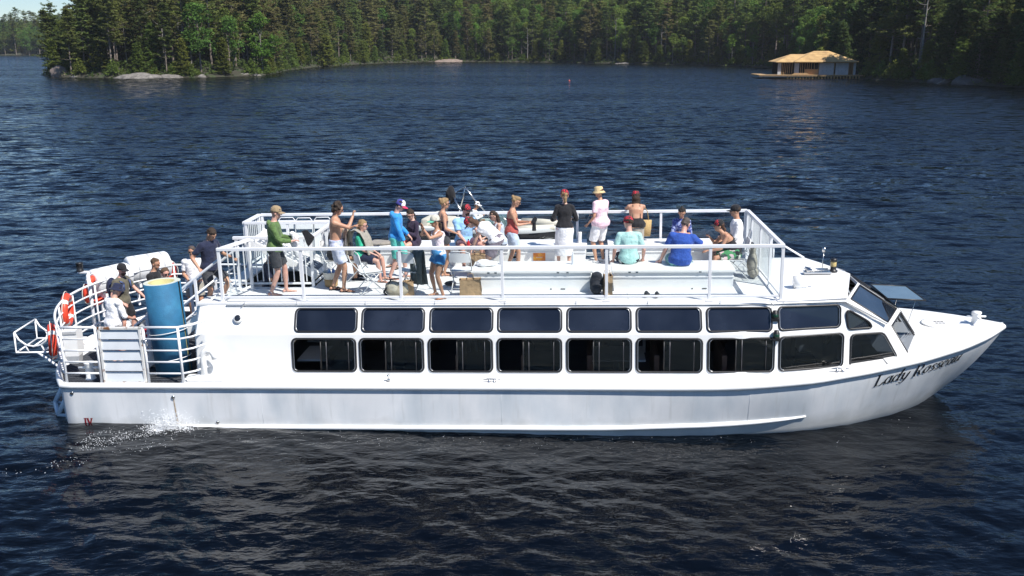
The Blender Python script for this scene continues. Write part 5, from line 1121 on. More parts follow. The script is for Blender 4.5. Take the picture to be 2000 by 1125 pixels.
def person(label, M, h, sex, skin, pose, top=None, bottom=None, hair=('short', 'brown'), cap=None, shades=False, shoes=None, extra=None, group=None, topkind='tee', botkind='shorts', hem=.0, face=None):
    NP[0] += 1; seed = NP[0] * 13; F = skeleton(h, sex, pose); s = F.s; F.grip = pose.get('grip', {}); e = empty('person', M, label, 'person', group)
    if 'fdir' in pose: F.fd = {k: Vector(v) for k, v in pose['fdir'].items()}
    link('body', body_mesh(F, skin_mat(skin), pose.get('hand_dir', {}), shoes, seed), e)
    AR = [(t, r * s) for t, r in (ARM_M if sex == 'm' else ARM_F)]; LR = [(t, r * s) for t, r in (LEG_M if sex == 'm' else LEG_F)]; bk = (F.bulk - 1) * .05
    if top is not None:
        F.over = .016 if hem <= 0 else 0.0; mb = MB(); d1 = .525 if sex == 'm' else .505; d0 = -.05 + hem; inf = .016
        if topkind in ('tank', 'strap'):
            d1 = pose.get('topd', .40 if topkind == 'tank' else .30); mb.loft(F.rings(.013, d0, d1, .0 if topkind == 'strap' else .01), cap=True)
            for sg in (1, -1):
                P_ = []
                for d, lat, fz in ((d1 - .02, .085, .105), (.44, .085, .09), (.487, .08, .015), (.45, .08, -.085), (d1 - .03, .085, -.115)): p, u, l, f = F.spine(d); P_.append(p + l * lat * sg * s + f * fz * s)
                mb.tube(P_, .022 if topkind == 'tank' else .010, 7)
            me = remeshed(mb, .0125, 3, .004, 22, seed)
        else:
            mb.loft(F.rings(inf, d0, d1, .006), cap=True); t1 = {'tee': .72, 'polo': .72, 'long': 1.93, 'hood': 1.93, 'cap': .35, 'elbow': 1.15}[topkind]
            for k in 'lr':
                P_, R_ = seg(F.arm[k], AR, 0, t1, 12); n_ = len(P_); mb.tube(P_, [r + .013 + bk + (.010 * i / n_ if t1 < 1.3 else .004) for i, r in enumerate(R_)], 14); sh = F.arm[k][0]; mb.ball(sh, AR[0][1] * 1.12 + .017 + bk, 12, 8); mb.ball(sh - F.left * (1 if k == 'l' else -1) * .05 * s + F.up * .012, .055 * s + .016, 10, 7)
            if topkind in ('polo',): p, u, l, f = F.spine(d1); mb.tube([p + l * .068 * math.cos(a) * s + f * .068 * math.sin(a) * s for a in np.linspace(0, 2 * PI, 13)[:-1]], .016, 6, closed=True)
            if topkind == 'hood': p, u, l, f = F.spine(.5); mb.ball(p - f * .085 * s - u * .01, (.055, .11, .06), 12, 8)
            me = remeshed(mb, .0135, 3, .0045 if topkind not in ('cap',) else .004, 17, seed)
        me.materials.append(top); link({'tee': 'shirt', 'polo': 'polo_shirt', 'long': 'long_sleeved_top', 'hood': 'hooded_jacket', 'cap': 'shirt', 'elbow': 'shirt', 'tank': 'tank_top', 'strap': 'swim_top'}[topkind], me, e)
    F.over = 0.0
    if bottom is not None:
        mb = MB()
        if botkind in ('skirt', 'wrap'):
            p, u, l, f = F.spine(.13); kn = (F.leg['l'][1] + F.leg['r'][1]) / 2; an = (F.leg['l'][2] + F.leg['r'][2]) / 2; low = kn.lerp(an, .45 if botkind == 'skirt' else .55); R_ = []
            for t, w, q in ((0, .142, .108), (.14, .188, .142), (.25, .2, .15), (.5, .195, .145), (.8, .19, .14), (1.0, .195, .145)):
                c = p.lerp(F.pel, min(1, t / .2)) if t < .2 else F.pel.lerp(low, (t - .2) / .8); R_.append([c + Vector((q * s * math.sin(a), w * s * math.cos(a), 0)) for a in np.linspace(0, 2 * PI, 19)[:-1]])
            mb.loft(R_, cap=True); me = remeshed(mb, .0135, 3, .007, 13, seed)
        else:
            t1 = {'shorts': .80, 'short': .42, 'long': 1.0, 'bermuda': .98, 'trousers': 1.9}[botkind]; mb.loft(F.rings(.017, -.11, .10), cap=True)
            for k in 'lr':
                P_, R_ = seg(F.leg[k], LR, 0, t1, 10); n_ = len(P_); mb.tube(P_, [r + .016 + bk + .028 * i / n_ * (1 if t1 < 1.3 else .5) for i, r in enumerate(R_)], 16); mb.ball(F.leg[k][0] + Vector((-.02 * s, 0, 0)), .098 * s + .016, 12, 8)
            me = remeshed(mb, .0135, 3, .006, 18, seed)
        me.materials.append(bottom); link('skirt' if botkind in ('skirt',) else ('wrap_skirt' if botkind == 'wrap' else ('trousers' if botkind == 'trousers' else 'shorts')), me, e)
    if hair:
        me = remeshed(hair_mb(F, hair[0]), .0105, 2, .008, 34, seed); me.materials.append(M_HAIR[hair[1]]); link('hair', me, e)
    if face == 'beard':
        mb = MB(); mb.ball((.045, 0, -.075), (.05, .056, .05), 14, 9, M=F.HM); me = remeshed(mb, .01, 2, .003, 70, seed); me.materials.append(M_HAIR['auburn' if hair and hair[1] != 'grey' else 'grey']); link('beard', me, e)
    if cap: cap_on(F, e, *cap[:-1], kind=cap[-1]) if isinstance(cap[-1], str) else cap_on(F, e, *cap)
    if shades: sunglasses(F, e)
    if shoes:
        for k in 'lr':
            an = F.leg[k][2]; sg = 1 if k == 'l' else -1; fd = (F.fd[k] if hasattr(F, 'fd') else Vector((1, .12 * sg, 0))).normalized(); c = an + Vector((0, 0, -.03 * s)); lat = Vector((-fd.y, fd.x, 0)); mb = MB()
            if shoes[0] == 'flip':
                out = [c + fd * q * s + lat * w * s + Vector((0, 0, -.052 * s)) for q, w in ((-.085, .02), (-.05, .035), (.06, .036), (.14, .046), (.2, .036), (.22, 0), (.2, -.036), (.14, -.046), (.06, -.036), (-.05, -.035), (-.085, -.02))]; mb.prism(out, (0, 0, .018)); a = c + fd * .15 * s + Vector((0, 0, -.02 * s))
                for w in (1, -1): mb.tube([a, c + fd * .09 * s + lat * w * .035 * s + Vector((0, 0, .006)), c + fd * .03 * s + lat * w * .043 * s + Vector((0, 0, -.03 * s))], .007, 6)
                mb.build('flip_flop', shoes[1], e)
            else:
                for q, w, hh, z in ((-.05, .04, .045, -.02), (.03, .043, .045, -.015), (.1, .047, .036, -.022), (.17, .045, .028, -.028), (.205, .034, .022, -.032)): mb.ball(c + fd * q * s + Vector((0, 0, z * s)), (w * s, w * s, hh * s), 10, 7)
                me = remeshed(mb, .0135, 2); me.materials.append(shoes[1]); link('shoe', me, e)
    PEOPLE[label] = (M, F); return e, F
def who(part):
    return next(v for k, v in PEOPLE.items() if part in k)
def hand_of(part, k, ahead=.09):
    M, F = who(part); d = F.hd[k][0]; return M @ (F.arm[k][2] + d * ahead * F.s)
def stand_at(x, y, z, heading): w = bw(x, y, z); return Matrix.Translation(w) @ Matrix.Rotation(math.radians(heading), 4, 'Z')
DK, SEAT, AFT = 2.372, .45, .957
R_ = math.radians
M_OLIVE = cloth('olive green', (.115, .105, .075)); M_GREEN = cloth('moss green print', (.10, .17, .055), .2, col2=(.07, .125, .04), c2scale=16); M_DGREY = cloth('charcoal', (.045, .047, .055)); M_WHITEC = cloth('white cotton', (.78, .78, .79), .04)
M_BLUEH = cloth('bright blue', (.035, .26, .62)); M_TEAL = cloth('turquoise', (.09, .46, .40)); M_LILAC = blotch('pale blue print', [(.50, .53, .66), (.36, .42, .60), (.62, .64, .72)], 18); M_NAVYP = cloth('dark plum navy', (.03, .022, .045)); M_PINKW = cloth('pale pink white', (.74, .66, .70), .04)
M_ROYAL = cloth('ocean blue', (.06, .26, .55)); M_SKY = cloth('light blue', (.27, .48, .74)); M_SLATE = cloth('mauve grey', (.16, .14, .17)); M_DENIM = cloth('pale denim', (.42, .50, .60)); M_RUSTC = cloth('brick red', (.36, .075, .065)); M_PINK = cloth('pink stripe', (.76, .55, .62), .05)
M_KHAKI = cloth('stone grey', (.33, .31, .27)); M_MINT = cloth('mint', (.36, .60, .57)); M_COBALT = cloth('cobalt', (.025, .075, .33)); M_AQUA = cloth('aqua', (.27, .55, .54)); M_KIM = blotch('blue kimono print', [(.05, .07, .26), (.10, .15, .42), (.32, .38, .60)], 30)
M_FLOR = blotch('green floral', [(.05, .22, .09), (.60, .45, .48), (.03, .06, .05), (.55, .55, .5)], 16); M_BLKF = blotch('black floral', [(.02, .022, .03), (.03, .035, .05), (.42, .46, .46)], 16); M_TAN = cloth('tan cap', (.30, .22, .13)); M_STRAW = cloth('straw', (.62, .47, .25)); M_CAPG = cloth('green brim', (.10, .40, .28)); M_CAPC = cloth('cream mesh', (.55, .52, .44)); M_CAPB = cloth('blue cap', (.06, .06, .28)); M_CAPR = cloth('red brim', (.55, .03, .10)); PL = plaid()
GREY_T = cloth('grey', (.13, .135, .15))
# --- upper deck, standing
person('man in a green hooded jacket and tan cap holding a towel near the gate', stand_at(-4.60, -1.27, DK, 6), 1.80, 'm', 'pink', dict(hl=(.34, .06, 1.13), hr=(.36, -.10, 1.10), fl=(.16, .14, 0), fr=(-.10, -.10, 0), head=(0, .12), hand_dir={'l': (1, -.2, .2), 'r': (1, .2, .2)}, grip={'l': .6, 'r': .6}), M_GREEN, M_DGREY, ('short', 'grey'), (M_TAN, 'cap'), True, None, topkind='hood', hem=-.03)
person('shirtless man with curly hair in pale print shorts raising his fist', stand_at(-3.42, -1.02, DK, 8), 1.83, 'm', 'tan', dict(hr=(.36, -.10, 1.55), er=(.5, -.5, -.8), hl=(.33, .16, 1.28), fl=(-.10, .10, 0), fr=(.12, -.12, 0), lean=-.03, head=(0, .28), grip={'r': 1.3, 'l': .9}, hand_dir={'r': (.2, .3, 1)}), None, M_LILAC, ('curly', 'brown'), None, True, ('flip', M_BLACK), botkind='shorts')
person('man in a bright blue hoodie, turquoise shorts and red white blue cap', stand_at(-2.40, .0, DK, 2), 1.72, 'm', 'pink', dict(lean=.05, head=(-.1, .42), hr=(.20, -.25, .82), hl=(.25, .2, .9), fl=(.18, .12, 0), fr=(-.14, -.1, 0)), M_BLUEH, M_TEAL, ('short', 'brown'), (M_CAPB, M_CAPR, M_WHITEC), False, None, topkind='hood', botkind='long', hem=-.02)
person('woman clapping in a white tank top, blue shorts and green-brimmed cap', stand_at(-1.27, -1.56, DK, 205), 1.66, 'f', 'tan', dict(hl=(.30, .04, 1.38), hr=(.31, -.015, 1.36), el=(.2, .9, -.6), er=(.2, -.9, -.6), fl=(-.02, .17, 0), fr=(.02, -.17, 0), head=(.05, .05), hand_dir={'l': (.35, -.1, 1), 'r': (.35, .1, 1)}, grip={'l': .12, 'r': .12}), M_PINKW, M_ROYAL, ('lowpony', 'brown'), (M_CAPC, M_CAPG), True, None, topkind='tank', botkind='short', hem=.045)
person('blond woman with a bun and dark straps seen over the clapping woman', stand_at(-1.46, .30, DK, 20), 1.70, 'f', 'tan', dict(hl=(.2, .25, .95), hr=(.22, -.2, .95), head=(-.15, .05)), M_NAVYP, M_DGREY, ('bun', 'blond'), None, True, None, topkind='strap', botkind='short')
person('woman in a brick red top and pale denim shorts holding a camera', stand_at(.0, .55, DK, 0), 1.70, 'f', 'tan', dict(hl=(.36, .05, 1.10), hr=(.34, -.06, 1.08), head=(0, .32), fl=(-.1, .1, 0), fr=(.14, -.1, 0), lean=.04, grip={'l': 1.0, 'r': 1.0}), M_RUSTC, M_DENIM, ('bun', 'blond'), None, True, None, topkind='strap', botkind='shorts')
person('woman in a black long-sleeved top and white skirt with her back turned', stand_at(1.13, .80, DK, 92), 1.76, 'f', 'fair', dict(hl=(.24, .20, 1.06), hr=(.24, -.20, 1.06), el=(-1, .45, -.4), er=(-1, -.45, -.4)), M_BLACK, M_WHITEC, ('pony', 'blond'), (PL, 'cap'), False, None, topkind='long', botkind='skirt', hem=.06)
person('woman in a pale pink shirt, white shorts and straw hat by the far rail', stand_at(1.92, 1.48, DK, 128), 1.72, 'f', 'tan', dict(hl=(.14, .22, .90), hr=(.24, -.06, 1.04), el=(-1, .4, -.4), er=(-1, -.6, -.4), bulk=1.10, head=(.2, .12)), M_PINK, M_WHITEC, ('short', 'auburn'), (M_STRAW, 'bucket'), True, ('shoe', M_WHITEC), topkind='tee', botkind='bermuda', hem=-.08)
person('woman in a low-backed black top and stone wrap leaning on the far rail', stand_at(2.70, 1.42, DK, 88), 1.66, 'f', 'tan', dict(topd=.15, pelvis=(-.05, 0, .86), lean=.45, hl=(.56, .14, 1.12), hr=(.56, -.14, 1.12), el=(.0, 1, -.1), er=(.0, -1, -.1), bulk=1.15, head=(.15, .1), fl=(-.12, .1, 0), fr=(-.1, -.1, 0)), M_BLACK, M_KHAKI, ('long', 'brown'), (PL, 'cap'), False, None, topkind='strap', botkind='wrap')
person('woman in a white T-shirt and plaid cap bending down over a bench', stand_at(-.33, -.12, DK, 178), 1.70, 'f', 'fair', dict(pelvis=(-.06, 0, .86), lean=1.18, hl=(.46, .05, .62), hr=(.40, -.12, .66), el=(.3, .6, .2), er=(.3, -.6, .2), bulk=1.18, head=(.05, .95), fl=(-.06, .12, 0), fr=(.02, -.12, 0)), M_WHITEC, M_SLATE, ('long', 'auburn'), (PL, M_BLACK), False, None, topkind='cap', botkind='shorts', hem=.02)
# --- upper deck, seated
def seat_pose(**k):
    d = dict(sit=SEAT, fl=(.46, .13, .0), fr=(.44, -.13, .0), kl=(.3, .2, 1), kr=(.3, -.2, 1), hl=(.34, .14, .62), hr=(.34, -.14, .62)); d.update(k); return d
person('man in a dark shirt seated behind the shirtless man', stand_at(-3.72, -.05, DK, 5), 1.76, 'm', 'tan', seat_pose(), M_BLACK, M_BLACK, ('short', 'dark'), None, False, ('shoe', M_BLACK))
person('blond woman with sunglasses seated under a grey blanket', stand_at(-3.12, -.15, DK, -8), 1.66, 'f', 'pink', seat_pose(head=(.1, .0), hl=(.30, .1, .60), hr=(.30, -.1, .60)), cloth('emerald', (.04, .42, .26)), M_NAVY, ('lowpony', 'blond'), None, True, ('flip', M_BLACK), topkind='tee')
person('woman in a dark plum jacket seated on the far bench looking down', stand_at(-2.25, 1.32, DK, 215), 1.66, 'f', 'fair', seat_pose(head=(.45, .45), hl=(.24, .10, .78), hr=(.25, -.06, .76), grip={'l': 1, 'r': 1}), M_NAVYP, M_NAVYP, ('lowpony', 'brown'), None, True, ('flip', M_BLACK), topkind='long', botkind='short')
person('bearded man in a light blue polo and plaid cap seated on the far bench', stand_at(-1.10, 1.22, DK, -62), 1.80, 'm', 'pink', seat_pose(head=(.5, .12), hl=(.40, .26, .55), hr=(.34, -.12, .60), bulk=1.1, fl=(.42, .2, 0), fr=(.4, -.2, 0)), M_SKY, cloth('plum shorts', (.09, .05, .08)), ('short', 'brown'), (M_BLACK, M_BLACK, PL), True, ('shoe', M_BLACK), topkind='polo', face='beard')
person('brown-haired girl with sunglasses seated behind the red-topped woman', stand_at(-.28, 1.22, DK, 195), 1.58, 'f', 'fair', seat_pose(head=(.2, .35), lean=.25), M_DENIM, M_NAVY, ('long', 'brown'), None, True, ('flip', M_BLACK), topkind='tank')
person('man in a mint T-shirt and plaid cap sitting on the front bench', stand_at(2.45, -.58, DK, 88), 1.78, 'm', 'pink', seat_pose(head=(.75, .05), hl=(.10, .30, .50), hr=(.12, -.30, .52), bulk=1.02, lean=.10), M_MINT, M_BLKF, ('short', 'brown'), (PL, M_BLACK), False, ('shoe', M_BLACK), hem=-.05)
person('heavy man in a cobalt blue T-shirt sitting on the front bench with a phone', stand_at(3.45, -.78, DK, 84), 1.80, 'm', 'pink', seat_pose(head=(-.6, .35), lean=.22, side=-.10, hl=(.16, .36, .52), hr=(.36, -.36, .78), er=(-.2, -1, -.6), bulk=1.17, grip={'r': 1.0}), M_COBALT, M_AQUA, ('crop', 'grey'), None, True, ('shoe', M_BLACK), hem=-.05)
person('dark-haired woman in a blue patterned kimono seated facing the photographer', stand_at(3.68, 1.25, DK, -100), 1.66, 'f', 'tan', seat_pose(head=(-.05, .42), hl=(.28, .08, .74), hr=(.30, -.06, .76), grip={'l': 1, 'r': 1}), M_KIM, M_NAVY, ('topbun', 'dark'), None, False, ('flip', M_BLACK), topkind='elbow')
person('woman in a black top and green floral shorts leaning forward on a folding chair', stand_at(4.62, -.12, DK, 180), 1.70, 'f', 'tan', seat_pose(lean=.72, head=(0, .0), hl=(.55, .12, .62), hr=(.5, -.1, .86), er=(.2, -.5, -.9), fl=(.5, .12, 0), fr=(.4, -.12, 0), grip={'r': 1.2}), M_BLACK, M_FLOR, ('lowpony', 'auburn'), (M_BLACK, M_BLACK, PL), True, ('flip', M_BLACK), topkind='strap')
person('man in a white shirt and black cap seated by the forward rail', stand_at(4.80, .72, DK, 175), 1.80, 'm', 'tan', seat_pose(head=(.0, .05), hl=(.30, .14, .66), hr=(.26, -.18, .70)), M_WHITEC, M_DGREY, ('short', 'brown'), (M_BLACK, 'cap'), True, ('shoe', M_BLACK), topkind='elbow')
# --- stairs and aft deck
person('man in a navy polo on the stairs looking down at the hand rail', stand_at(-5.98, -1.22, 1.98, -28), 1.80, 'm', 'tan', dict(head=(.0, .6), hr=(.05, -.34, 1.0), hl=(.32, .30, 1.12), fl=(.12, .1, .2), fr=(-.05, -.1, 0)), M_NAVY, M_DGREY, ('short', 'brown'), None, False, ('shoe', M_BLACK), topkind='polo', botkind='shorts')
person('person in a navy top down in the stairwell, only head and shoulders showing', stand_at(-5.22, .0, 1.30, 20), 1.72, 'm', 'brown', dict(head=(0, .2)), M_NAVY, M_BLACK, ('short', 'dark'), None, False, None)
person('bearded man in an olive T-shirt and black cap wearing a navy backpack', stand_at(-8.50, -.05, AFT, -12), 1.80, 'm', 'pink', dict(head=(-.25, .12), hr=(.18, -.24, .98), hl=(.40, .26, .98), lean=.05, fl=(.12, .13, 0), fr=(-.05, -.13, 0)), M_OLIVE, M_BLACK, ('short', 'brown'), (M_BLACK, 'cap'), True, ('shoe', M_BLACK), face='beard', hem=-.02)
person('man in a white shirt and navy bucket hat with his back turned at the gate', stand_at(-7.90, -1.68, AFT, 55), 1.74, 'm', 'fair', dict(hr=(.32, -.20, .98), hl=(.32, .14, 1.0), lean=.16, head=(0, .35)), M_WHITEC, M_DGREY, ('short', 'brown'), (M_NAVY, 'bucket'), False, ('shoe', M_BLACK), topkind='elbow', hem=-.06)
person('man in a black rash guard looking to his left on the aft deck', stand_at(-8.00, .50, AFT, -5), 1.80, 'm', 'tan', dict(head=(-.1, .15), hr=(.16, -.28, .84), hl=(.1, .27, .84)), M_BLACK, M_BLACK, ('short', 'sandy'), None, False, ('shoe', M_BLACK), topkind='elbow')
person('man in grey with sunglasses half hidden behind the blue roll', stand_at(-7.42, -.25, AFT, -35), 1.76, 'm', 'pink', dict(head=(-.15, .12), hr=(.2, -.25, .9)), GREY_T, M_NAVY, ('short', 'sandy'), None, True, ('shoe', M_BLACK), topkind='elbow')
person('man in a white T-shirt and sunglasses holding a white hat by the stern rail', stand_at(-7.62, 1.80, AFT, -75), 1.80, 'm', 'tan', dict(head=(-.1, .05), hr=(.22, -.12, 1.02), hl=(.26, .16, 1.05), grip={'l': .8, 'r': .8}), M_WHITEC, M_KHAKI, ('short', 'grey'), None, True, ('shoe', M_BLACK))
# ------------------------------------------------------------ benches on the upper deck
def bm_at(x, y, z=DK, heading=0.0): return Matrix.Translation(bw(x, y, z)) @ BOAT.to_3x3().to_4x4() @ Matrix.Rotation(math.radians(heading), 4, 'Z')
def bench(x0, x1, y0, y1, label, group, sticker=False):
    e = empty('deck_bench', bm_at((x0 + x1) / 2, (y0 + y1) / 2), label, 'bench', group); L_, W = x1 - x0, y1 - y0
    mb = MB(); mb.prism([(-L_ / 2 + .03, -W / 2 + .05, .0), (L_ / 2 - .03, -W / 2 + .05, .0), (L_ / 2 - .0, -W / 2 + .03, .30), (-L_ / 2 + .0, -W / 2 + .03, .30)], (0, W - .08, 0)); mb.box((0, 0, .34), (L_ - .03, W - .05, .09)); mb.build('bench_body', M_WHITE, e)
    mb = MB(); mb.box((0, -W / 2 + .022, .295), (L_ - .02, .02, .02), bev=.004); mb.build('trim_strip', M_RAIL, e)
    mb = MB(); mb.box((0, 0, .415), (L_ + .04, W + .03, .06), bev=.018); lid = mb.build('bench_lid', M_WHITE, e)
    for k in (-.36, -.3, .22, .3): mb = MB(); mb.box((k * L_, -W / 2 - .018, .398), (.045, .01, .03), bev=.003); mb.build('hinge', M_STEEL, lid)
    for k in (.16, .26): mb = MB(); mb.box((k * L_, -W / 2 + .045, .05), (.09 if k > .2 else .03, .008, .018)); mb.build('drain_slot', M_RUBBER, e)
    if sticker:
        mb = MB(); mb.box((-.28, -W / 2 + .024, .2), (.27, .006, .19)); st_ = mb.build('sticker', pmat('orange sticker', (.75, .22, .03), .5, .25, 9, col2=(.80, .38, .04), c2scale=9), e)
        mb = MB(); mb.tube([(-.35 + .01 * i, -W / 2 + .02, .185 + .008 * math.sin(i * 1.9)) for i in range(15)], .006, 4); mb.build('lettering', M_WHITE, st_)
    return e
bench(-.66, 1.71, -1.17, -.36, 'white bench box by the near rail with a white towel on its end', 'benches by the near rail'); bench(2.12, 4.48, -1.17, -.36, 'white bench box by the near rail that two men sit on', 'benches by the near rail')
bench(-3.0, -.10, 1.16, 1.90, 'white bench box by the far rail with a grey blanket on it', 'benches by the far rail'); bench(.10, 1.62, 1.16, 1.90, 'white bench box by the far rail with an orange sticker', 'benches by the far rail', True); bench(2.12, 4.45, 1.16, 1.90, 'white bench box by the far rail under the woman in the kimono', 'benches by the far rail')
# ------------------------------------------------------------ white folding chairs
M_CHAIR = pmat('white plastic', (.74, .75, .76), .45, .04, 6); M_TUBE = pmat('white metal tube', (.68, .69, .70), .35, .05, 8)
def make_chair():
    e = empty('folding_chair')
    mb = MB(); rows = []
    for x in (-.20, -.19, -.05, .12, .20, .215): rows.append([(x, y, .455 - .012 * (1 - (y / .2) ** 2) - (.02 if abs(x) > .2 else 0)) for y in (-.21, -.2, -.1, 0, .1, .2, .21)])
    mb.loft(rows, closed=False); mb.loft([[(p[0], p[1], p[2] - .022) for p in r] for r in rows][::-1], closed=False); mb.prism([(-.2, -.21, .425), (.21, -.21, .425), (.21, .21, .425), (-.2, .21, .425)], (0, 0, .012)); mb.build('seat', M_CHAIR, e)
    mb = MB(); bk = [[(-.235 - .03 * (z - .66) - .03 * (1 - (y / .21) ** 2), y, z) for y in np.linspace(-.21, .21, 9)] for z in (.63, .66, .72, .79, .815)]
    mb.loft(bk, closed=False); mb.loft([[(p[0] - .018, p[1], p[2]) for p in r] for r in bk][::-1], closed=False); mb.build('backrest', M_CHAIR, e)
    for s in (-1, 1):
        mb = MB(); mb.tube([(-.255, s * .2, .82), (-.235, s * .215, .7), (-.16, s * .22, .46), (.26, s * .22, .012)], .011, 7); mb.build('leg', M_TUBE, e)
        mb = MB(); mb.tube([(.17, s * .19, .44), (-.26, s * .19, .012)], .011, 7); mb.build('leg', M_TUBE, e)
    mb = MB(); mb.tube([(-.255, -.2, .82), (-.262, -.12, .85), (-.262, .12, .85), (-.255, .2, .82)], .011, 7); mb.build('back_frame', M_TUBE, e)
    mb = MB(); mb.tube([(.19, -.22, .085), (.19, .22, .085)], .008, 6); mb.tube([(-.2, -.19, .08), (-.2, .19, .08)], .008, 6); mb.build('stretcher', M_TUBE, e); return e
chair0 = make_chair(); first = [True]
def chair(x, y, hd, label, M=None):
    c = chair0 if first[0] else copy_tree(chair0); first[0] = False; c.matrix_world = M if M is not None else bm_at(x, y, DK, hd); tag(c, label, 'chair', 'white folding chairs on the upper deck'); return c
def dk(px, py): p = on_boat(px, py, z=DK); return p.x, p.y
chair(-2.72, -1.15, 28, 'empty white folding chair next to the shirtless man'); chair(-1.86, -1.02, 62, 'empty white folding chair with a grey-green towel over its back'); chair(-.86, -1.0, 84, 'empty white folding chair right of the clapping woman')
chair(4.66, -.12, 180, 'white folding chair under the woman in floral shorts'); chair(4.84, .74, 175, 'white folding chair under the man in the black cap'); chair(-3.72, -.05, 5, 'white folding chair under the man in the dark shirt'); chair(-3.12, -.15, -8, 'white folding chair under the blond woman with the blanket')
for i in range(3):
    e = empty('folded_chair', bm_at(-5.28 + .42 * i, 1.70 - .06 * (i % 2), DK, 0) @ Matrix.Rotation(-.16, 4, 'X'), ('folded white chair leaning on the far rail nearest the hatch corner', 'folded white chair in the middle of the three leaning on the rail', 'folded white chair leaning on the far rail behind the green jacket')[i], 'chair', 'folded chairs leaning on the far rail')
    mb = MB(); mb.tube([(-.2, 0, .0), (-.2, 0, .95), (-.14, 0, 1.02), (.14, 0, 1.02), (.2, 0, .95), (.2, 0, 0)], .012, 7); mb.build('frame', M_TUBE, e); mb = MB(); mb.box((0, .0, .86), (.38, .03, .2), bev=.012); mb.build('backrest', M_CHAIR, e); mb = MB(); mb.box((0, -.03, .48), (.38, .035, .4), bev=.012); mb.build('seat', M_CHAIR, e)
# ------------------------------------------------------------ bags and small things
M_PAPER = pmat('brown paper', (.42, .28, .16), .9, .15, 6, .5, 12); M_PAPERD = pmat('crumpled kraft paper', (.36, .25, .15), .9, .2, 8, .8, 9)
def paper_bag(x, y, hd, w, d, h, label, mat=M_PAPER, group=None):
    e = empty('paper_bag', bm_at(x, y, DK, hd), label, 'bag', group); r = random.Random(int(x * 100)); mb = MB(); rings = []
    for z, k in ((0, .97), (h * .3, 1.0), (h * .65, .98), (h * .92, .95), (h, 1.0), (h - .01, .94), (h * .5, .9), (.03, .9)):
        j = lambda: r.uniform(-.012, .012); rings.append([(sx * w / 2 * k + j(), sy * d / 2 * k + j(), z + (j() if z > .05 else 0)) for sx, sy in ((-1, -1), (-.3, -1.04), (.3, -.97), (1, -1), (1.0, 0), (1, 1), (0, 1.03), (-1, 1), (-.96, 0))])
    mb.loft(rings, cap=True, smooth=False); mb.build('bag_body', mat, e)
    for s in (-1, 1): mb = MB(); mb.tube([(-.07, s * d * .45, h - .03), (-.05, s * d * .44, h + .07), (.05, s * d * .44, h + .075), (.07, s * d * .45, h - .03)], .006, 6); mb.build('handle', M_PAPERD, e)
    return e
paper_bag(-.66, -1.48, 4, .42, .2, .36, 'large brown paper bag on the deck at the end of the near bench'); paper_bag(2.02, -1.33, 8, .17, .22, .38, 'narrow brown paper bag standing between the two near benches', M_PAPERD); paper_bag(-1.92, -1.36, 20, .22, .16, .28, 'brown paper bag half behind the beige beach bag'); paper_bag(-.72, .5, 0, .34, .22, .42, 'brown paper bag on the deck behind the empty chairs', M_PAPERD)
def soft(name, prims, M, mat, label, cat, parts=None, wr=.006, wf=14, vox=.014):
    mb = MB()
    for c, r in prims: mb.ball(c, r, 14, 9)
    me = remeshed(mb, vox, 4, wr, wf, len(label)); me.materials.append(mat); me.name = name
    if parts is None: o = link(name, me); o.matrix_world = M; tag(o, label, cat); return o
    e = empty(name, M, label, cat); link(parts, me, e); return e
b = soft('beach_bag', [((0, 0, .12), (.24, .12, .13)), ((-.08, 0, .2), (.15, .1, .12)), ((.08, 0, .2), (.15, .1, .1))], bm_at(-2.12, -1.45, DK, 6), blotch('beige canvas', [(.42, .36, .27), (.33, .26, .18), (.52, .47, .38)], 7), 'beige patterned beach bag on the deck by the near rail', 'bag', 'bag_body')
mb = MB(); mb.tube([(-.16, -.06, .26), (-.1, -.08, .37), (.06, -.08, .38), (.13, -.06, .26)], .014, 6); mb.tube([(-.2, -.05, .2), (-.26, -.05, .1), (-.2, -.09, .04)], .022, 6); mb.build('strap', M_BLACK, b)
b = soft('backpack', [((0, 0, .2), (.14, .11, .22)), ((0, -.09, .14), (.11, .06, .12)), ((0, 0, .36), (.11, .09, .08))], bm_at(1.80, -1.28, DK, 5), cloth('black nylon', (.02, .022, .03)), 'black backpack wedged between the two near benches', 'backpack', 'pack_body')
mb = MB(); mb.tube([(-.06, .08, .4), (-.08, .14, .3), (-.07, .12, .1)], .018, 6, flat=.4); mb.tube([(.06, .08, .4), (.08, .14, .3), (.07, .12, .1)], .018, 6, flat=.4); mb.build('shoulder_strap', M_BLACK, b)
for i, dx in enumerate((-.07, .05)):
    soft('shoe', [((0, 0, .04), (.13, .045, .04)), ((-.05, 0, .08), (.06, .04, .05))], bm_at(2.88 + dx * 1.6, -1.55 - .03 * i, DK, 68 + 8 * i), cloth('dark canvas', (.03, .032, .04)), ('left-lying dark canvas shoe at the deck edge', 'right-lying dark canvas shoe at the deck edge')[i], 'shoe', wr=.002, vox=.01)
soft('towel', [((0, 0, .03), (.22, .16, .04)), ((-.08, .04, .07), (.14, .1, .04)), ((.1, -.04, .06), (.12, .1, .035)), ((-.02, -.1, .05), (.16, .06, .04))], bm_at(-.40, -.74, DK + .45, 10), M_WHITEC, 'crumpled white towel on the near bench under the bending woman', 'towel', wr=.012, wf=18)
soft('blanket', [((-.3, 0, .03), (.3, .22, .05)), ((.1, .05, .06), (.3, .2, .06)), ((.35, -.05, .03), (.25, .2, .05))], bm_at(-2.72, 1.5, DK + .45, 0), cloth('grey brown blanket', (.27, .25, .22)), 'crumpled grey-brown blanket on the far bench', 'blanket', wr=.014, wf=15)
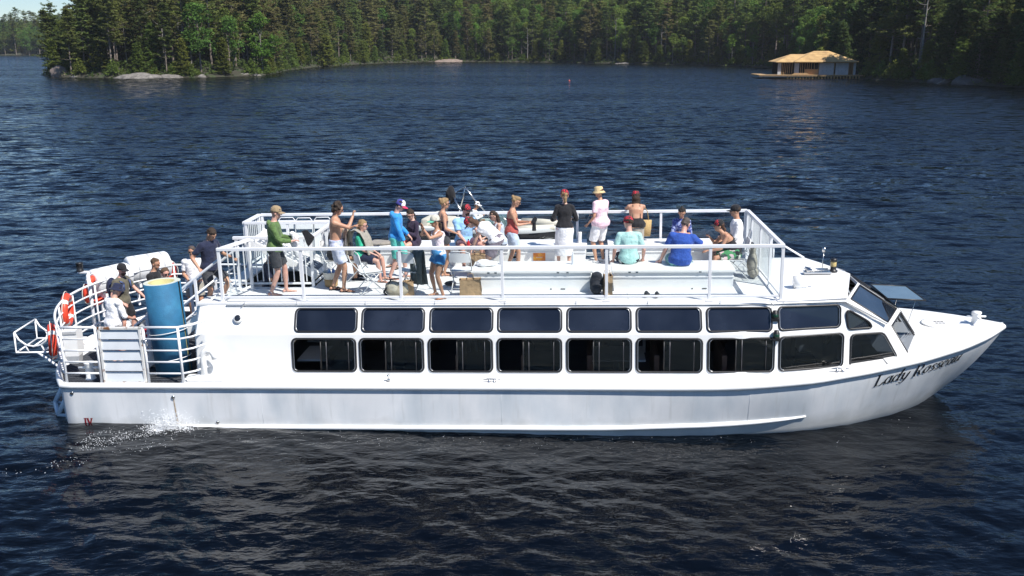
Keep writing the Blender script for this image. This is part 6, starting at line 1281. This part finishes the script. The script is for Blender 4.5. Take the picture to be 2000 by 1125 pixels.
def drape(name, M, pts, w, mat, label, cat, seed=1, n=12):
    """a cloth hanging over a path of points (x, z), width w in y"""
    r = np.random.default_rng(seed); P_ = [Vector((p[0], 0, p[1])) for p in pts]; mb = MB(); rows = []
    for i, p in enumerate(P_):
        f = abs(i / (len(P_) - 1) - .5) * 2; rows.append([(p.x + .022 * f * math.sin(j * 1.7 + seed + i * .25), (j / n - .5) * w * (1 - .12 * f), p.z + .01 * math.sin(j * .9)) for j in range(n + 1)])
    back = [[(a + .012, b_, c - .004) for a, b_, c in r_] for r_ in rows]; mb.loft(rows, closed=False); mb.loft(back, closed=False); o = mb.build(name, mat); o.matrix_world = M; tag(o, label, cat); return o
drape('hanging_towel', bm_at(-1.60, -.98, DK, 62), [(-.16, .16), (-.2, .4), (-.23, .6), (-.24, .82), (-.262, .885), (-.30, .86), (-.33, .7), (-.34, .45), (-.345, .2)], .30, cloth('grey green towel', (.12, .14, .13), .2), 'grey-green towel hanging over the back of a folding chair', 'towel')
M_, F_ = who('grey blanket')
drape('shoulder_blanket', M_ @ Matrix.Translation((-.02, .0, 0)), [(-.26, .5), (-.25, .75), (-.22, .95), (-.16, 1.08), (-.04, 1.13), (.08, 1.06), (.16, .92), (.2, .75), (.24, .60)], .46, cloth('stone blanket', (.30, .28, .24), .15), 'stone grey blanket round the shoulders of the seated blond woman', 'blanket', 4)
M_, F_ = who('shirtless')
drape('fringed_towel', M_ @ Matrix.Translation((.20, .16, 0)) @ Matrix.Rotation(.5, 4, 'Z'), [(-.05, .72), (-.05, .95), (-.03, 1.2), (0, 1.26), (.04, 1.2), (.06, .95), (.07, .68)], .24, blotch('cream and grey stripe', [(.45, .41, .33), (.10, .10, .11), (.52, .48, .40)], 9), 'cream and dark grey fringed towel hanging from the shirtless man\'s arm', 'towel', 6)
def bottle(M, label, h=.24, r=.032, mat=None, capm=None, cat='bottle', name='bottle'):
    e = empty(name, M, label, cat); mb = MB(); mb.lathe([(r * .9, 0), (r, .01), (r, h * .62), (r * .8, h * .72), (r * .38, h * .84), (r * .38, h * .92)], 14); mb.build('bottle_body', mat, e); mb = MB(); mb.lathe([(r * .45, h * .91), (r * .45, h), (r * .1, h)], 10); mb.build('cap', capm or M_WHITE, e); return e
M_PET = pmat('clear plastic bottle', (.62, .66, .72), .15, .1, 8)
bottle(bm_at(-.12, -.62, DK + .445), 'clear water bottle on the near bench beside the white towel', mat=M_PET); bottle(bm_at(1.34, -.66, DK + .445), 'clear water bottle alone on the near bench', .26, mat=M_PET)
e = empty('tumbler', bm_at(1.48, 1.45, DK + .445), 'white tumbler with a black straw on the far bench', 'cup'); mb = MB(); mb.lathe([(.032, 0), (.036, .02), (.045, .24), (.046, .25), (.02, .255)], 16); mb.build('cup', M_WHITE, e); mb = MB(); mb.tube([(0, 0, .2), (.012, 0, .36)], .005, 6); mb.build('straw', M_RUBBER, e)
e = empty('ice_bucket', bm_at(-3.66, -.62, DK), 'tan and cream bucket of drinks on the deck beside the stairwell rail', 'bucket'); mb = MB(); mb.lathe([(.12, 0), (.13, .02), (.145, .17)], 18); mb.build('lower_body', pmat('tan plastic', (.42, .27, .11), .5), e); mb = MB(); mb.lathe([(.148, .17), (.16, .30), (.165, .31), (.15, .31), (.14, .24), (.02, .24)], 18); mb.build('upper_body', pmat('cream plastic', (.66, .64, .58), .5), e)
for k, (x, y, c) in enumerate(((.05, .03, (.2, .3, .6)), (-.05, .04, (.6, .65, .75)), (.0, -.06, (.25, .4, .7)))): mb = MB(); mb.lathe([(.035, .24), (.035, .31), (.02, .34), (.012, .37)], 10, M=Matrix.Translation((x, y, 0))); mb.build('drink', pmat('drink %d' % k, c, .2), e)
# things in people's hands
def at_pt(p, hd=0, tilt=0): return Matrix.Translation(p) @ Matrix.Rotation(math.radians(hd), 4, 'Z') @ Matrix.Rotation(math.radians(tilt), 4, 'Y')
p = hand_of('green hooded', 'l'); soft('white_towel', [((0, 0, .02), (.09, .07, .08)), ((-.02, 0, -.14), (.075, .06, .16)), ((.02, .02, -.30), (.06, .05, .13)), ((-.05, 0, .07), (.07, .06, .06))], at_pt(p + Vector((-.02, 0, -.0)), 5), M_WHITEC, 'white towel held by the man in the green jacket', 'towel', wr=.014, wf=17)
mb = MB(); mb.prism([(-.08, 0, .10), (.04, 0, .12), (.17, 0, -.03), (.13, 0, -.12), (.04, 0, -.24)], (0, .05, 0)); me = remeshed(mb, .012, 3, .008, 16, 3); me.materials.append(M_BLACK); o = link('black_pouch', me); o.matrix_world = at_pt(p + Vector((.20, -.06, .04)), 8); tag(o, 'black cloth pouch held by the man in the green jacket', 'pouch')
p = (hand_of('brick red', 'l') + hand_of('brick red', 'r')) / 2; e = empty('camera', at_pt(p + Vector((.03, 0, .02)), 0, 25), 'black camera with a long lens held by the woman in red', 'camera')
mb = MB(); mb.box((.02, 0, .03), (.09, .14, .10), bev=.012); mb.box((.02, 0, .09), (.07, .06, .04), bev=.01); mb.build('camera_body', M_RUBBER, e); mb = MB(); mb.lathe([(.038, 0), (.04, .03), (.036, .05), (.042, .12), (.046, .19), (.03, .19)], 16, M=Matrix.Translation((.03, 0, .0)) @ Matrix.Rotation(PI * .86, 4, 'Y')); mb.build('lens', M_RUBBER, e)
p = hand_of('cobalt', 'r'); e = empty('phone', at_pt(p + Vector((.0, .02, .05)), 70, 15), 'black phone in the hand of the man in cobalt blue', 'phone'); mb = MB(); mb.box((0, 0, 0), (.012, .075, .15), bev=.005); mb.build('phone_body', M_RUBBER, e); mb = MB(); mb.box((-.008, 0, 0), (.004, .066, .135)); mb.build('screen', M_LENS, e)
p = hand_of('dark plum', 'r'); e = empty('phone', at_pt(p + Vector((0, 0, .03)), 20, 40), 'grey phone in the hands of the woman in the plum jacket', 'phone'); mb = MB(); mb.box((0, 0, 0), (.012, .075, .15), bev=.005); mb.build('phone_body', M_GREY, e); mb = MB(); mb.box((-.008, 0, 0), (.004, .066, .135)); mb.build('screen', M_LENS, e)
M_, F_ = who('dark plum'); soft('lap_cap', [((0, 0, 0), (.11, .09, .06)), ((.1, 0, -.02), (.07, .07, .015))], M_ @ Matrix.Translation((.30, .10, .64)), blotch('black and red cap', [(.02, .02, .022), (.03, .03, .03), (.5, .03, .05)], 10), 'black and red cap lying in the lap of the woman in plum', 'cap', wr=.004)
bottle(at_pt(hand_of('light blue polo', 'r') + Vector((0, 0, -.10))), 'red drink bottle held by the man in the light blue polo', .24, .034, pmat('red bottle', (.45, .02, .03), .3), M_RUBBER)
p = hand_of('kimono', 'l'); mb = MB(); mb.lathe([(.03, 0), (.038, .09), (.036, .09), (.01, .08)], 14); o = mb.build('pink_cup', pmat('magenta plastic', (.62, .03, .24), .4)); o.matrix_world = at_pt(p + Vector((0, 0, -.04))); tag(o, 'magenta cup held by the woman in the kimono', 'cup')
p = hand_of('white hat', 'l'); mb = MB(); mb.lathe([(.19, -.02), (.18, 0), (.12, .015), (.1, .04), (.095, .1), (.06, .13), (.0, .135)], 22); o = mb.build('sun_hat', M_WHITEC); o.matrix_world = at_pt(p + Vector((-.1, 0, .02)), 0, -20); tag(o, 'white sun hat held by the man at the stern rail', 'hat')
M_, F_ = who('stone wrap'); p = M_ @ (F_.arm['r'][1] + Vector((-.06, -.02, 0))); e = empty('tote_bag', Matrix.Translation(p) @ Matrix.Rotation(R_(88), 4, 'Z'), 'tan straw tote bag on the arm of the woman in the wrap', 'bag')
mb = MB(); mb.loft([[(sx * .06 * k, sy * .15 * k2, z) for sx, sy in ((-1, -1), (0, -1.05), (1, -1), (1, 1), (0, 1.05), (-1, 1))] for z, k, k2 in ((-.62, .9, .85), (-.45, 1.2, .95), (-.26, .8, 1.0))], cap=True); mb.build('bag_body', pmat('woven straw', (.47, .33, .15), .9, .15, 40, .6, 90), e); mb = MB(); mb.tube([(0, -.09, -.27), (0, -.05, -.06), (0, 0, .02), (0, .05, -.06), (0, .09, -.27)], .009, 6); mb.build('handle', pmat('woven straw', (.47, .33, .15)), e)
M_, F_ = who('olive'); e = empty('worn_backpack', M_, 'navy backpack with printed straps worn by the man in olive', 'backpack'); mb = MB(); p, u, l, f = F_.spine(.28)
mb.ball(p - f * .22, (.10, .15, .22), 14, 10); me = remeshed(mb, .014, 3, .006, 14, 3); me.materials.append(M_NAVY); link('pack_body', me, e)
for sg in (1, -1):
    mb = MB(); P_ = []
    for d, lat, fz in ((.20, .12, -.17), (.40, .12, -.15), (.50, .115, .0), (.43, .115, .145), (.30, .13, .16), (.16, .17, .06)): q, u, l, f = F_.spine(d); P_.append(q + l * lat * sg * F_.s + f * fz * F_.s)
    mb.tube(P_, .034, 8, flat=.4); mb.build('shoulder_strap', blotch('navy strap print', [(.02, .025, .06), (.03, .05, .13), (.06, .09, .2)], 26), e)
# jacket over the forward chair, duffel
soft('slung_coat', [((0, 0, .30), (.10, .2, .26)), ((.0, .05, .58), (.06, .17, .16)), ((.02, -.05, .12), (.13, .18, .12))], bm_at(5.02, -.02, DK, 0), cloth('stone coat', (.30, .28, .24), .18), 'stone grey coat slung over the back of the forward folding chair', 'coat', wr=.014, wf=11)
soft('dark_bag', [((0, 0, .09), (.16, .12, .1)), ((.04, 0, .16), (.1, .08, .06))], bm_at(4.55, .25, DK, 0), M_BLACK, 'small dark bag under the forward folding chairs', 'bag')
soft('sandals_bag', [((0, 0, .05), (.13, .08, .05))], bm_at(-1.18, -.62, DK, 20), M_DGREY, 'dark folded bag on the deck behind the clapping woman', 'bag')
# ------------------------------------------------------------ aft deck: rolled foam mat, life rings, rafts, case
rl = empty('foam_roll', Matrix.Translation(bw(-6.60, -1.97, .955)) @ BOAT.to_3x3().to_4x4() @ Matrix.Rotation(R_(-1.5), 4, 'Y'), 'tall blue rolled foam water mat standing on the aft deck', 'foam mat')
M_FOAMB = pmat('blue foam', (.015, .115, .225), .75, .12, 5, .25, 40, col2=(.022, .145, .265), c2scale=4); M_FOAMY = pmat('yellow foam', (.46, .42, .20), .8, .12, 8, .2, 50); M_FOAMW = pmat('pale foam core', (.52, .55, .48), .8, .1, 10)
def spiral(r0, r1, turns, th, z0, z1, name, mo, mi, me_):
    n = int(turns * 40); V, Fq, mi_ = [], [], []
    for i in range(n + 1):
        t = i / n; a = t * turns * 2 * PI; r = lerp(r0, r1, t); c, s = math.cos(a), math.sin(a)
        V += [(r * c, r * s, z0), (r * c, r * s, z1), ((r - th) * c, (r - th) * s, z1), ((r - th) * c, (r - th) * s, z0)]
    for i in range(n):
        b0 = 4 * i
        for k, m in ((0, 0), (1, 2), (2, 1), (3, 2)): Fq.append((b0 + k, b0 + (k + 1) % 4, b0 + 4 + (k + 1) % 4, b0 + 4 + k)); mi_.append(m)
    me = bpy.data.meshes.new(name); me.from_pydata(V, [], Fq); me.update()
    for m in (mo, mi, me_): me.materials.append(m)
    me.polygons.foreach_set('material_index', np.array(mi_, dtype=np.int32)); me.polygons.foreach_set('use_smooth', np.array([m < 2 for m in mi_])); return link(name, me, rl)
spiral(.355, .262, 3.3, .026, 0, 1.86, 'rolled_sheet', M_FOAMB, M_FOAMY, M_FOAMW); spiral(.258, .215, 2.0, .018, .0, 1.85, 'inner_layer', M_FOAMY, M_FOAMY, M_FOAMY)
mb = MB(); mb.lathe([(.20, 1.74), (.1, 1.70), (.02, 1.69)], 24); mb.build('core_plug', M_FOAMY, rl)
for z, sag in ((.86, .05), (.30, .06)): mb = MB(); mb.tube([(.362 * math.cos(a), .362 * math.sin(a), z + sag * math.cos(a * 1.0 + .6)) for a in np.linspace(0, 2 * PI, 33)[:-1]], .008, 6, closed=True); mb.build('cord', M_WHITE, rl)
M_LIFE = pmat('orange-red ring', (.72, .065, .03), .45, .06, 8); M_BAND = pmat('reflective band', (.72, .72, .70), .4); M_ROPE = pmat('white rope', (.66, .64, .58), .8, .1, 60)
ring0 = empty('life_ring')
mb = MB(); mb.tube([(.29 * math.cos(a), .29 * math.sin(a), 0) for a in np.linspace(0, 2 * PI, 33)[:-1]], .078, 12, closed=True); mb.build('ring_body', M_LIFE, ring0)
for a0 in (.78, 2.36, 3.93, 5.5):
    mb = MB(); mb.tube([(.29 * math.cos(a), .29 * math.sin(a), 0) for a in np.linspace(a0 - .13, a0 + .13, 5)], .0815, 12, cap=False); mb.build('band', M_BAND, ring0)
    mb = MB(); mb.tube([((.375 + .03 * math.sin(t * PI)) * math.cos(a0 + t * PI / 2), (.375 + .03 * math.sin(t * PI)) * math.sin(a0 + t * PI / 2), .02) for t in np.linspace(0, 1, 9)], .009, 6); mb.build('grab_line', M_ROPE, ring0)
for k, (x, y, z, nx, ny, lb) in enumerate(((-9.10, -1.86, 1.56, -.85, -.5, 'orange life ring on the stern rail nearest the boarding gate'), (-9.42, -.62, 1.86, -.95, -.3, 'orange life ring high on the stern rail behind the bucket hat man'), (-9.58, .92, 1.90, -.95, .2, 'orange life ring beside the stern light pole'), (-8.78, 2.62, 1.92, -.4, .9, 'orange life ring on the far stern rail by the man in white'))):
    r_ = ring0 if k == 0 else copy_tree(ring0); n_ = BOAT.to_3x3() @ Vector((nx, ny, .05)); r_.matrix_world = Matrix.Translation(bw(x, y, z)) @ n_.to_track_quat('Z', 'Y').to_matrix().to_4x4(); tag(r_, lb, 'life ring', 'life rings on the stern rail')
M_CAN = pmat('white fibreglass', (.74, .75, .76), .4, .04, 4)
def canister(x, y, z, ang, L_, r, label):
    e = empty('life_raft', Matrix.Translation(bw(x, y, z)) @ BOAT.to_3x3().to_4x4() @ Matrix.Rotation(ang, 4, 'Z'), label, 'life raft', 'life raft canisters at the stern'); mb = MB()
    mb.tube([(-L_ / 2, 0, 0), (-L_ / 2 + .02, 0, 0), (-L_ / 2 + .06, 0, 0), (L_ / 2 - .06, 0, 0), (L_ / 2 - .02, 0, 0), (L_ / 2, 0, 0)], [r * .75, r * .92, r, r, r * .92, r * .75], 24); mb.build('canister', M_CAN, e)
    for k in (-.28, 0, .28): mb = MB(); mb.tube([(k * L_ * 1.1 + d, 0, 0) for d in (-.02, .02)], r * 1.012, 24, cap=False); mb.build('strap', M_GREY, e)
    mb = MB(); mb.tube([(-L_ / 2 + .05, -r * 1.01, 0), (L_ / 2 - .05, -r * 1.01, 0)], .012, 6); mb.build('seam', M_GREY, e)
    for k in (-.3, .3): mb = MB(); mb.box((k * L_, 0, -r - .04), (.06, r * 1.6, .1)); mb.box((k * L_, 0, -r - .32), (.05, .05, .5)); mb.build('cradle_leg', M_RAIL, e)
    return e
canister(-9.42, 1.35, 2.08, R_(62), .95, .29, 'white life raft canister nearest the stern light pole'); canister(-8.95, 2.32, 2.12, R_(45), 1.0, .32, 'white life raft canister behind the man in the black rash guard')
e = empty('white_case', bm_at(-8.52, -2.1, AFT - .0, 8), 'white plastic case hung inside the stern rail corner', 'case'); mb = MB(); mb.loft([[(-.13, -.16, z0), (.13, -.16, z0), (.13, .16, z0), (-.13, .16, z0)] for z0 in (.42, .95)], cap=True, smooth=False); mb.prism([(-.13, -.16, .42), (.13, -.16, .42), (.08, -.1, .25), (-.1, -.1, .25)], (0, .22, 0)); mb.build('case_body', M_WHITE, e); mb = MB(); mb.box((0, -.165, .90), (.27, .02, .06), bev=.006); mb.build('lid_edge', M_GREY, e)
soft('red_towel', [((0, 0, .06), (.26, .16, .08)), ((.12, .06, .13), (.14, .1, .07)), ((-.1, -.04, .12), (.14, .1, .06))], bm_at(-7.62, -1.05, AFT + .45, 20), blotch('red and white print', [(.60, .03, .05), (.55, .03, .05), (.75, .72, .72)], 9), 'red and white printed towel on the box behind the boarding gate', 'towel', wr=.012, wf=16)
e = empty('deck_box', bm_at(-7.62, -1.0, AFT, 12), 'low white storage box under the red towel on the aft deck', 'box'); mb = MB(); mb.box((0, 0, .21), (.8, .55, .42), bev=.02); mb.build('box_body', M_WHITE, e); mb = MB(); mb.box((0, 0, .435), (.84, .59, .05), bev=.015); mb.build('lid', M_WHITE, e)
soft('mesh_bag', [((0, 0, .14), (.2, .16, .15)), ((.05, .02, .26), (.12, .1, .08))], bm_at(-7.85, .05, AFT + .42, 0), blotch('black and white bag', [(.02, .02, .022), (.03, .03, .03), (.6, .6, .6)], 6), 'black and white bag between the men on the aft deck', 'bag'); e = empty('cooler', bm_at(-7.80, .05, AFT, 5), 'white cooler box under the black and white bag', 'cooler'); mb = MB(); mb.box((0, 0, .2), (.62, .42, .40), bev=.03); mb.build('cooler_body', M_WHITE, e); mb = MB(); mb.box((0, 0, .41), (.64, .44, .05), bev=.02); mb.build('lid', M_GREY, e)
bottle(bm_at(-8.02, -1.25, AFT), 'red water jug on the aft deck behind the gate', .62, .09, pmat('red jug', (.5, .03, .03), .4), M_WHITE, 'jug', 'water_jug')
# ------------------------------------------------------------ the motor boat lying beyond
MBX = at_depth(962, 452, 33.0).x; mbm = Matrix.Translation((MBX, 33.2, .12)) @ Matrix.Rotation(R_(-14), 4, 'Z'); spd = empty('motor_boat', mbm, 'white and black open motor boat with a tower lying beyond the excursion boat', 'motor boat')
M_GEL = pmat('white gelcoat', (.78, .78, .77), .2, .03, 2, coat=.5); M_GELB = pmat('black gelcoat', (.015, .016, .02), .15, .1, 2, coat=.6); M_UPH = pmat('cream upholstery', (.62, .57, .48), .6, .06, 6)
hbm = lambda x: 1.12 * (1 if x < .3 else max(.02, 1 - ((x - .3) / 2.55) ** 2.2)); zg = lambda x: .82 + .1 * max(0, x) / 2.8; xs = list(np.linspace(-2.7, 2.6, 22)) + [2.72, 2.80, 2.84]
ring = lambda x, a: [(x, -hbm(x) * k * (1 if z > .3 else lerp(.82, .95, max(0, z + .2) / .5) * (1 - .35 * max(0, x) / 2.8)), z) for k, z in a]
mb = MB(); mb.loft([ring(x, ((1, zg(x)), (1.02, zg(x) - .08), (1.0, zg(x) - .14))) for x in xs], closed=False); mb.loft([[(p[0], -p[1], p[2]) for p in ring(x, ((1, zg(x)), (1.02, zg(x) - .08), (1.0, zg(x) - .14)))] for x in xs], closed=False)
for s in (1, -1): mb.loft([[(x, s * hbm(x), zg(x)), (x, s * hbm(x) * .9, zg(x) + .03), (x, s * hbm(x) * .8, zg(x) + .02), (x, s * hbm(x) * .78, zg(x) - .3)] for x in xs], closed=False)
mb.build('topsides', M_GEL, spd)
mb = MB()
for s in (1, -1): mb.loft([[(x, s * hbm(x) * 1.0, zg(x) - .14), (x, s * hbm(x) * (.97 - .2 * max(0, x) / 2.8), .25), (x, s * hbm(x) * (.9 - .45 * max(0, x) / 2.8), -.12 + .1 * max(0, x)), (x, 0, -.3 + .32 * max(0, x - .6))] for x in xs], closed=False)
mb.add([(-2.7, -1.1, .6), (-2.7, 1.1, .6), (-2.7, .98, -.12), (-2.7, 0, -.3), (-2.7, -.98, -.12)], [(0, 1, 2, 3, 4)]); mb.build('lower_hull', M_GELB, spd)
mb = MB(); mb.add([(-2.7, -1.05, .5), (2.2, -.6, .52), (2.6, 0, .55), (2.2, .6, .52), (-2.7, 1.05, .5)], [(0, 1, 2, 3, 4)]); mb.build('sole', M_GREY, spd)
mb = MB(); mb.box((-1.9, 0, .72), (.6, 1.7, .4), bev=.06); mb.box((-2.25, 0, .92), (.25, 1.8, .3), bev=.08); mb.build('rear_bench', M_UPH, spd)
mb = MB()
for s in (1, -1): mb.tube([(.9, s * .78, .80), (1.7, s * .62, .84), (2.3, s * .36, .88)], [.16, .15, .12], 10)
mb.build('bow_seats', M_UPH, spd); mb = MB(); mb.box((.25, -.55, .82), (.5, .6, .5), bev=.06); mb.box((.25, .55, .82), (.5, .6, .5), bev=.06); mb.build('console', M_GEL, spd); mb = MB(); mb.box((-.6, -.5, .72), (.5, .5, .14), bev=.05); mb.box((-.85, -.5, .95), (.14, .5, .5), bev=.05); mb.build('helm_seat', M_UPH, spd)
mb = MB()
wsq = [[(.55, -.98, .9), (.7, -.3, .92), (.3, -.28, 1.32), (.05, -.86, 1.28)], [(.7, -.3, .92), (.7, .3, .92), (.3, .28, 1.32), (.3, -.28, 1.32)], [(.7, .3, .92), (.55, .98, .9), (.05, .86, 1.28), (.3, .28, 1.32)], [(.55, -.98, .9), (-.5, -1.05, .88), (-.45, -.95, 1.08), (.05, -.86, 1.28)]]
for q in wsq: mb = MB(); mb.tube(q, .014, 6, closed=True); w = mb.build('windshield_frame', M_STEEL, spd); mb = MB(); mb.add(q, [(0, 1, 2, 3)]); mb.build('pane', glass_mat('boat windshield', (.55, .68, .66), 1.0, .8), w, fix=False)
mb = MB()
for s in (1, -1): mb.tube([(-.35, s * 1.02, .88), (-.95, s * .95, 1.55), (-1.25, s * .8, 2.0)], .03, 8); mb.tube([(-1.6, s * 1.02, .88), (-1.35, s * .9, 1.6), (-1.25, s * .8, 2.0)], .03, 8)
mb.tube([(-1.25, -.8, 2.0), (-1.25, .8, 2.0)], .03, 8); tw = mb.build('tow_tower', M_STEEL, spd)
mb = MB(); mb.ball((-1.3, -.75, 1.95), (.17, .16, .30), 14, 10); me = remeshed(mb, .02, 2, .02, 9, 5); me.materials.append(M_BLACK); link('board_bag', me, spd)
mb = MB(); mb.lathe([(.03, .25), (.06, .2), (.13, .12), (.165, 0), (.15, -.1), (.06, -.17)], 18, M=Matrix.Translation((-.45, -1.32, .42))); fe = mb.build('ball_fender', M_GEL, spd); mb = MB(); mb.tube([(-.45, -1.32, .66), (-.45, -1.12, .86)], .01, 6); mb.build('fender_line', M_ROPE, spd)
person('driver in white with a white cap at the helm of the motor boat', mbm @ Matrix.Translation((-.62, -.5, .30)) @ Matrix.Rotation(R_(8), 4, 'Z'), 1.75, 'm', 'tan', dict(sit=.50, fl=(.46, .13, .22), fr=(.44, -.13, .22), kl=(.3, .2, 1), kr=(.3, -.2, 1), hl=(.45, .14, .95), hr=(.42, -.2, .95), lean=.25, head=(.0, .15)), M_WHITEC, M_KHAKI, ('short', 'brown'), (M_WHITEC, 'cap'), False, None, topkind='long')
# ------------------------------------------------------------ cooling-water spray and foam beside the stern
def spray():
    r = np.random.default_rng(5); pts, rad = [], []
    o = Vector(bw(-6.38, -2.78, .10))
    for _ in range(4200):                                     # splash column where the outlet meets the lake
        a = r.normal(size=3) * [.20, .09, .12]; p = o + Vector((a[0] - .05, a[1] - .12 + .0, abs(a[2]) * 1.25 - .06)); pts.append(p); rad.append(r.uniform(.002, .009))
    for _ in range(620):                                     # drops and bubbles trailing aft
        t = r.uniform(0, 1) ** .8; w = .12 + .55 * t; p = o + Vector((-1.45 * t + r.normal() * .1, -.25 - .75 * t * r.uniform(.2, 1.3) + r.normal() * w * .25, -.1 + abs(r.normal()) * .06 * (1 - t))); pts.append(p); rad.append(r.uniform(.002, .0075))
    for _ in range(160):                                      # foam line at the edge of the wake
        t = r.uniform(0, 1); p = Vector(o) + Vector((.25 - 2.6 * t, -.55 - 1.25 * math.sin(min(1, t * 1.2) * PI * .5) + r.normal() * .16, -.10)); pts.append(p); rad.append(r.uniform(.002, .008))
    for _ in range(200):                                      # small flecks along the waterline
        x = r.uniform(-6, 8); pts.append(bw(x, hull_y(x, 0) - abs(r.normal()) * .35 - .05, -.018 * x)); rad.append(r.uniform(.002, .006))
    P_ = np.array([tuple(p) for p in pts]); P_[:, 2] = np.maximum(P_[:, 2], .01); rad = np.array(rad); O = np.array([(1, 0, 0), (-1, 0, 0), (0, 1, 0), (0, -1, 0), (0, 0, .7), (0, 0, -.7)]); Fo = np.array([(0, 2, 4), (2, 1, 4), (1, 3, 4), (3, 0, 4), (2, 0, 5), (1, 2, 5), (3, 1, 5), (0, 3, 5)])
    st_ = r.uniform(.7, 1.8, (len(P_), 1, 3)); V = P_[:, None] + O[None] * rad[:, None, None] * st_; Fm = (np.arange(len(P_))[:, None, None] * 6 + Fo[None]).reshape(-1, 3); return V.reshape(-1, 3), Fm
V, Fm = spray(); o = link('water_spray', mesh_np('water_spray', V, Fm, True), mat=pmat('white water', (.80, .82, .84), .35, .05)); tag(o, 'white spray and foam where cooling water leaves the hull near the stern', 'spray', None, 'stuff')
if HAZE > 0:
# ------------------------------------------------------------ summer haze over the lake
    hz = bpy.data.materials.new('haze'); hz.use_nodes = True; N = hz.node_tree.nodes; N.remove(N['Principled BSDF'])
    pv = N.new('ShaderNodeVolumePrincipled'); pv.inputs['Color'].default_value = (.86, .92, 1.0, 1); pv.inputs['Density'].default_value = HAZE; pv.inputs['Anisotropy'].default_value = .2
    hz.node_tree.links.new(pv.outputs[0], N['Material Output'].inputs['Volume'])
    mb = MB(); mb.box((0, 0, 45), (2400, 2400, 96)); o = mb.build('haze', hz); tag(o, 'thin pale summer haze over the lake', 'haze', None, 'stuff'); o.display_type = 'BOUNDS'

bpy.data.scenes.remove(WORKSHOP)
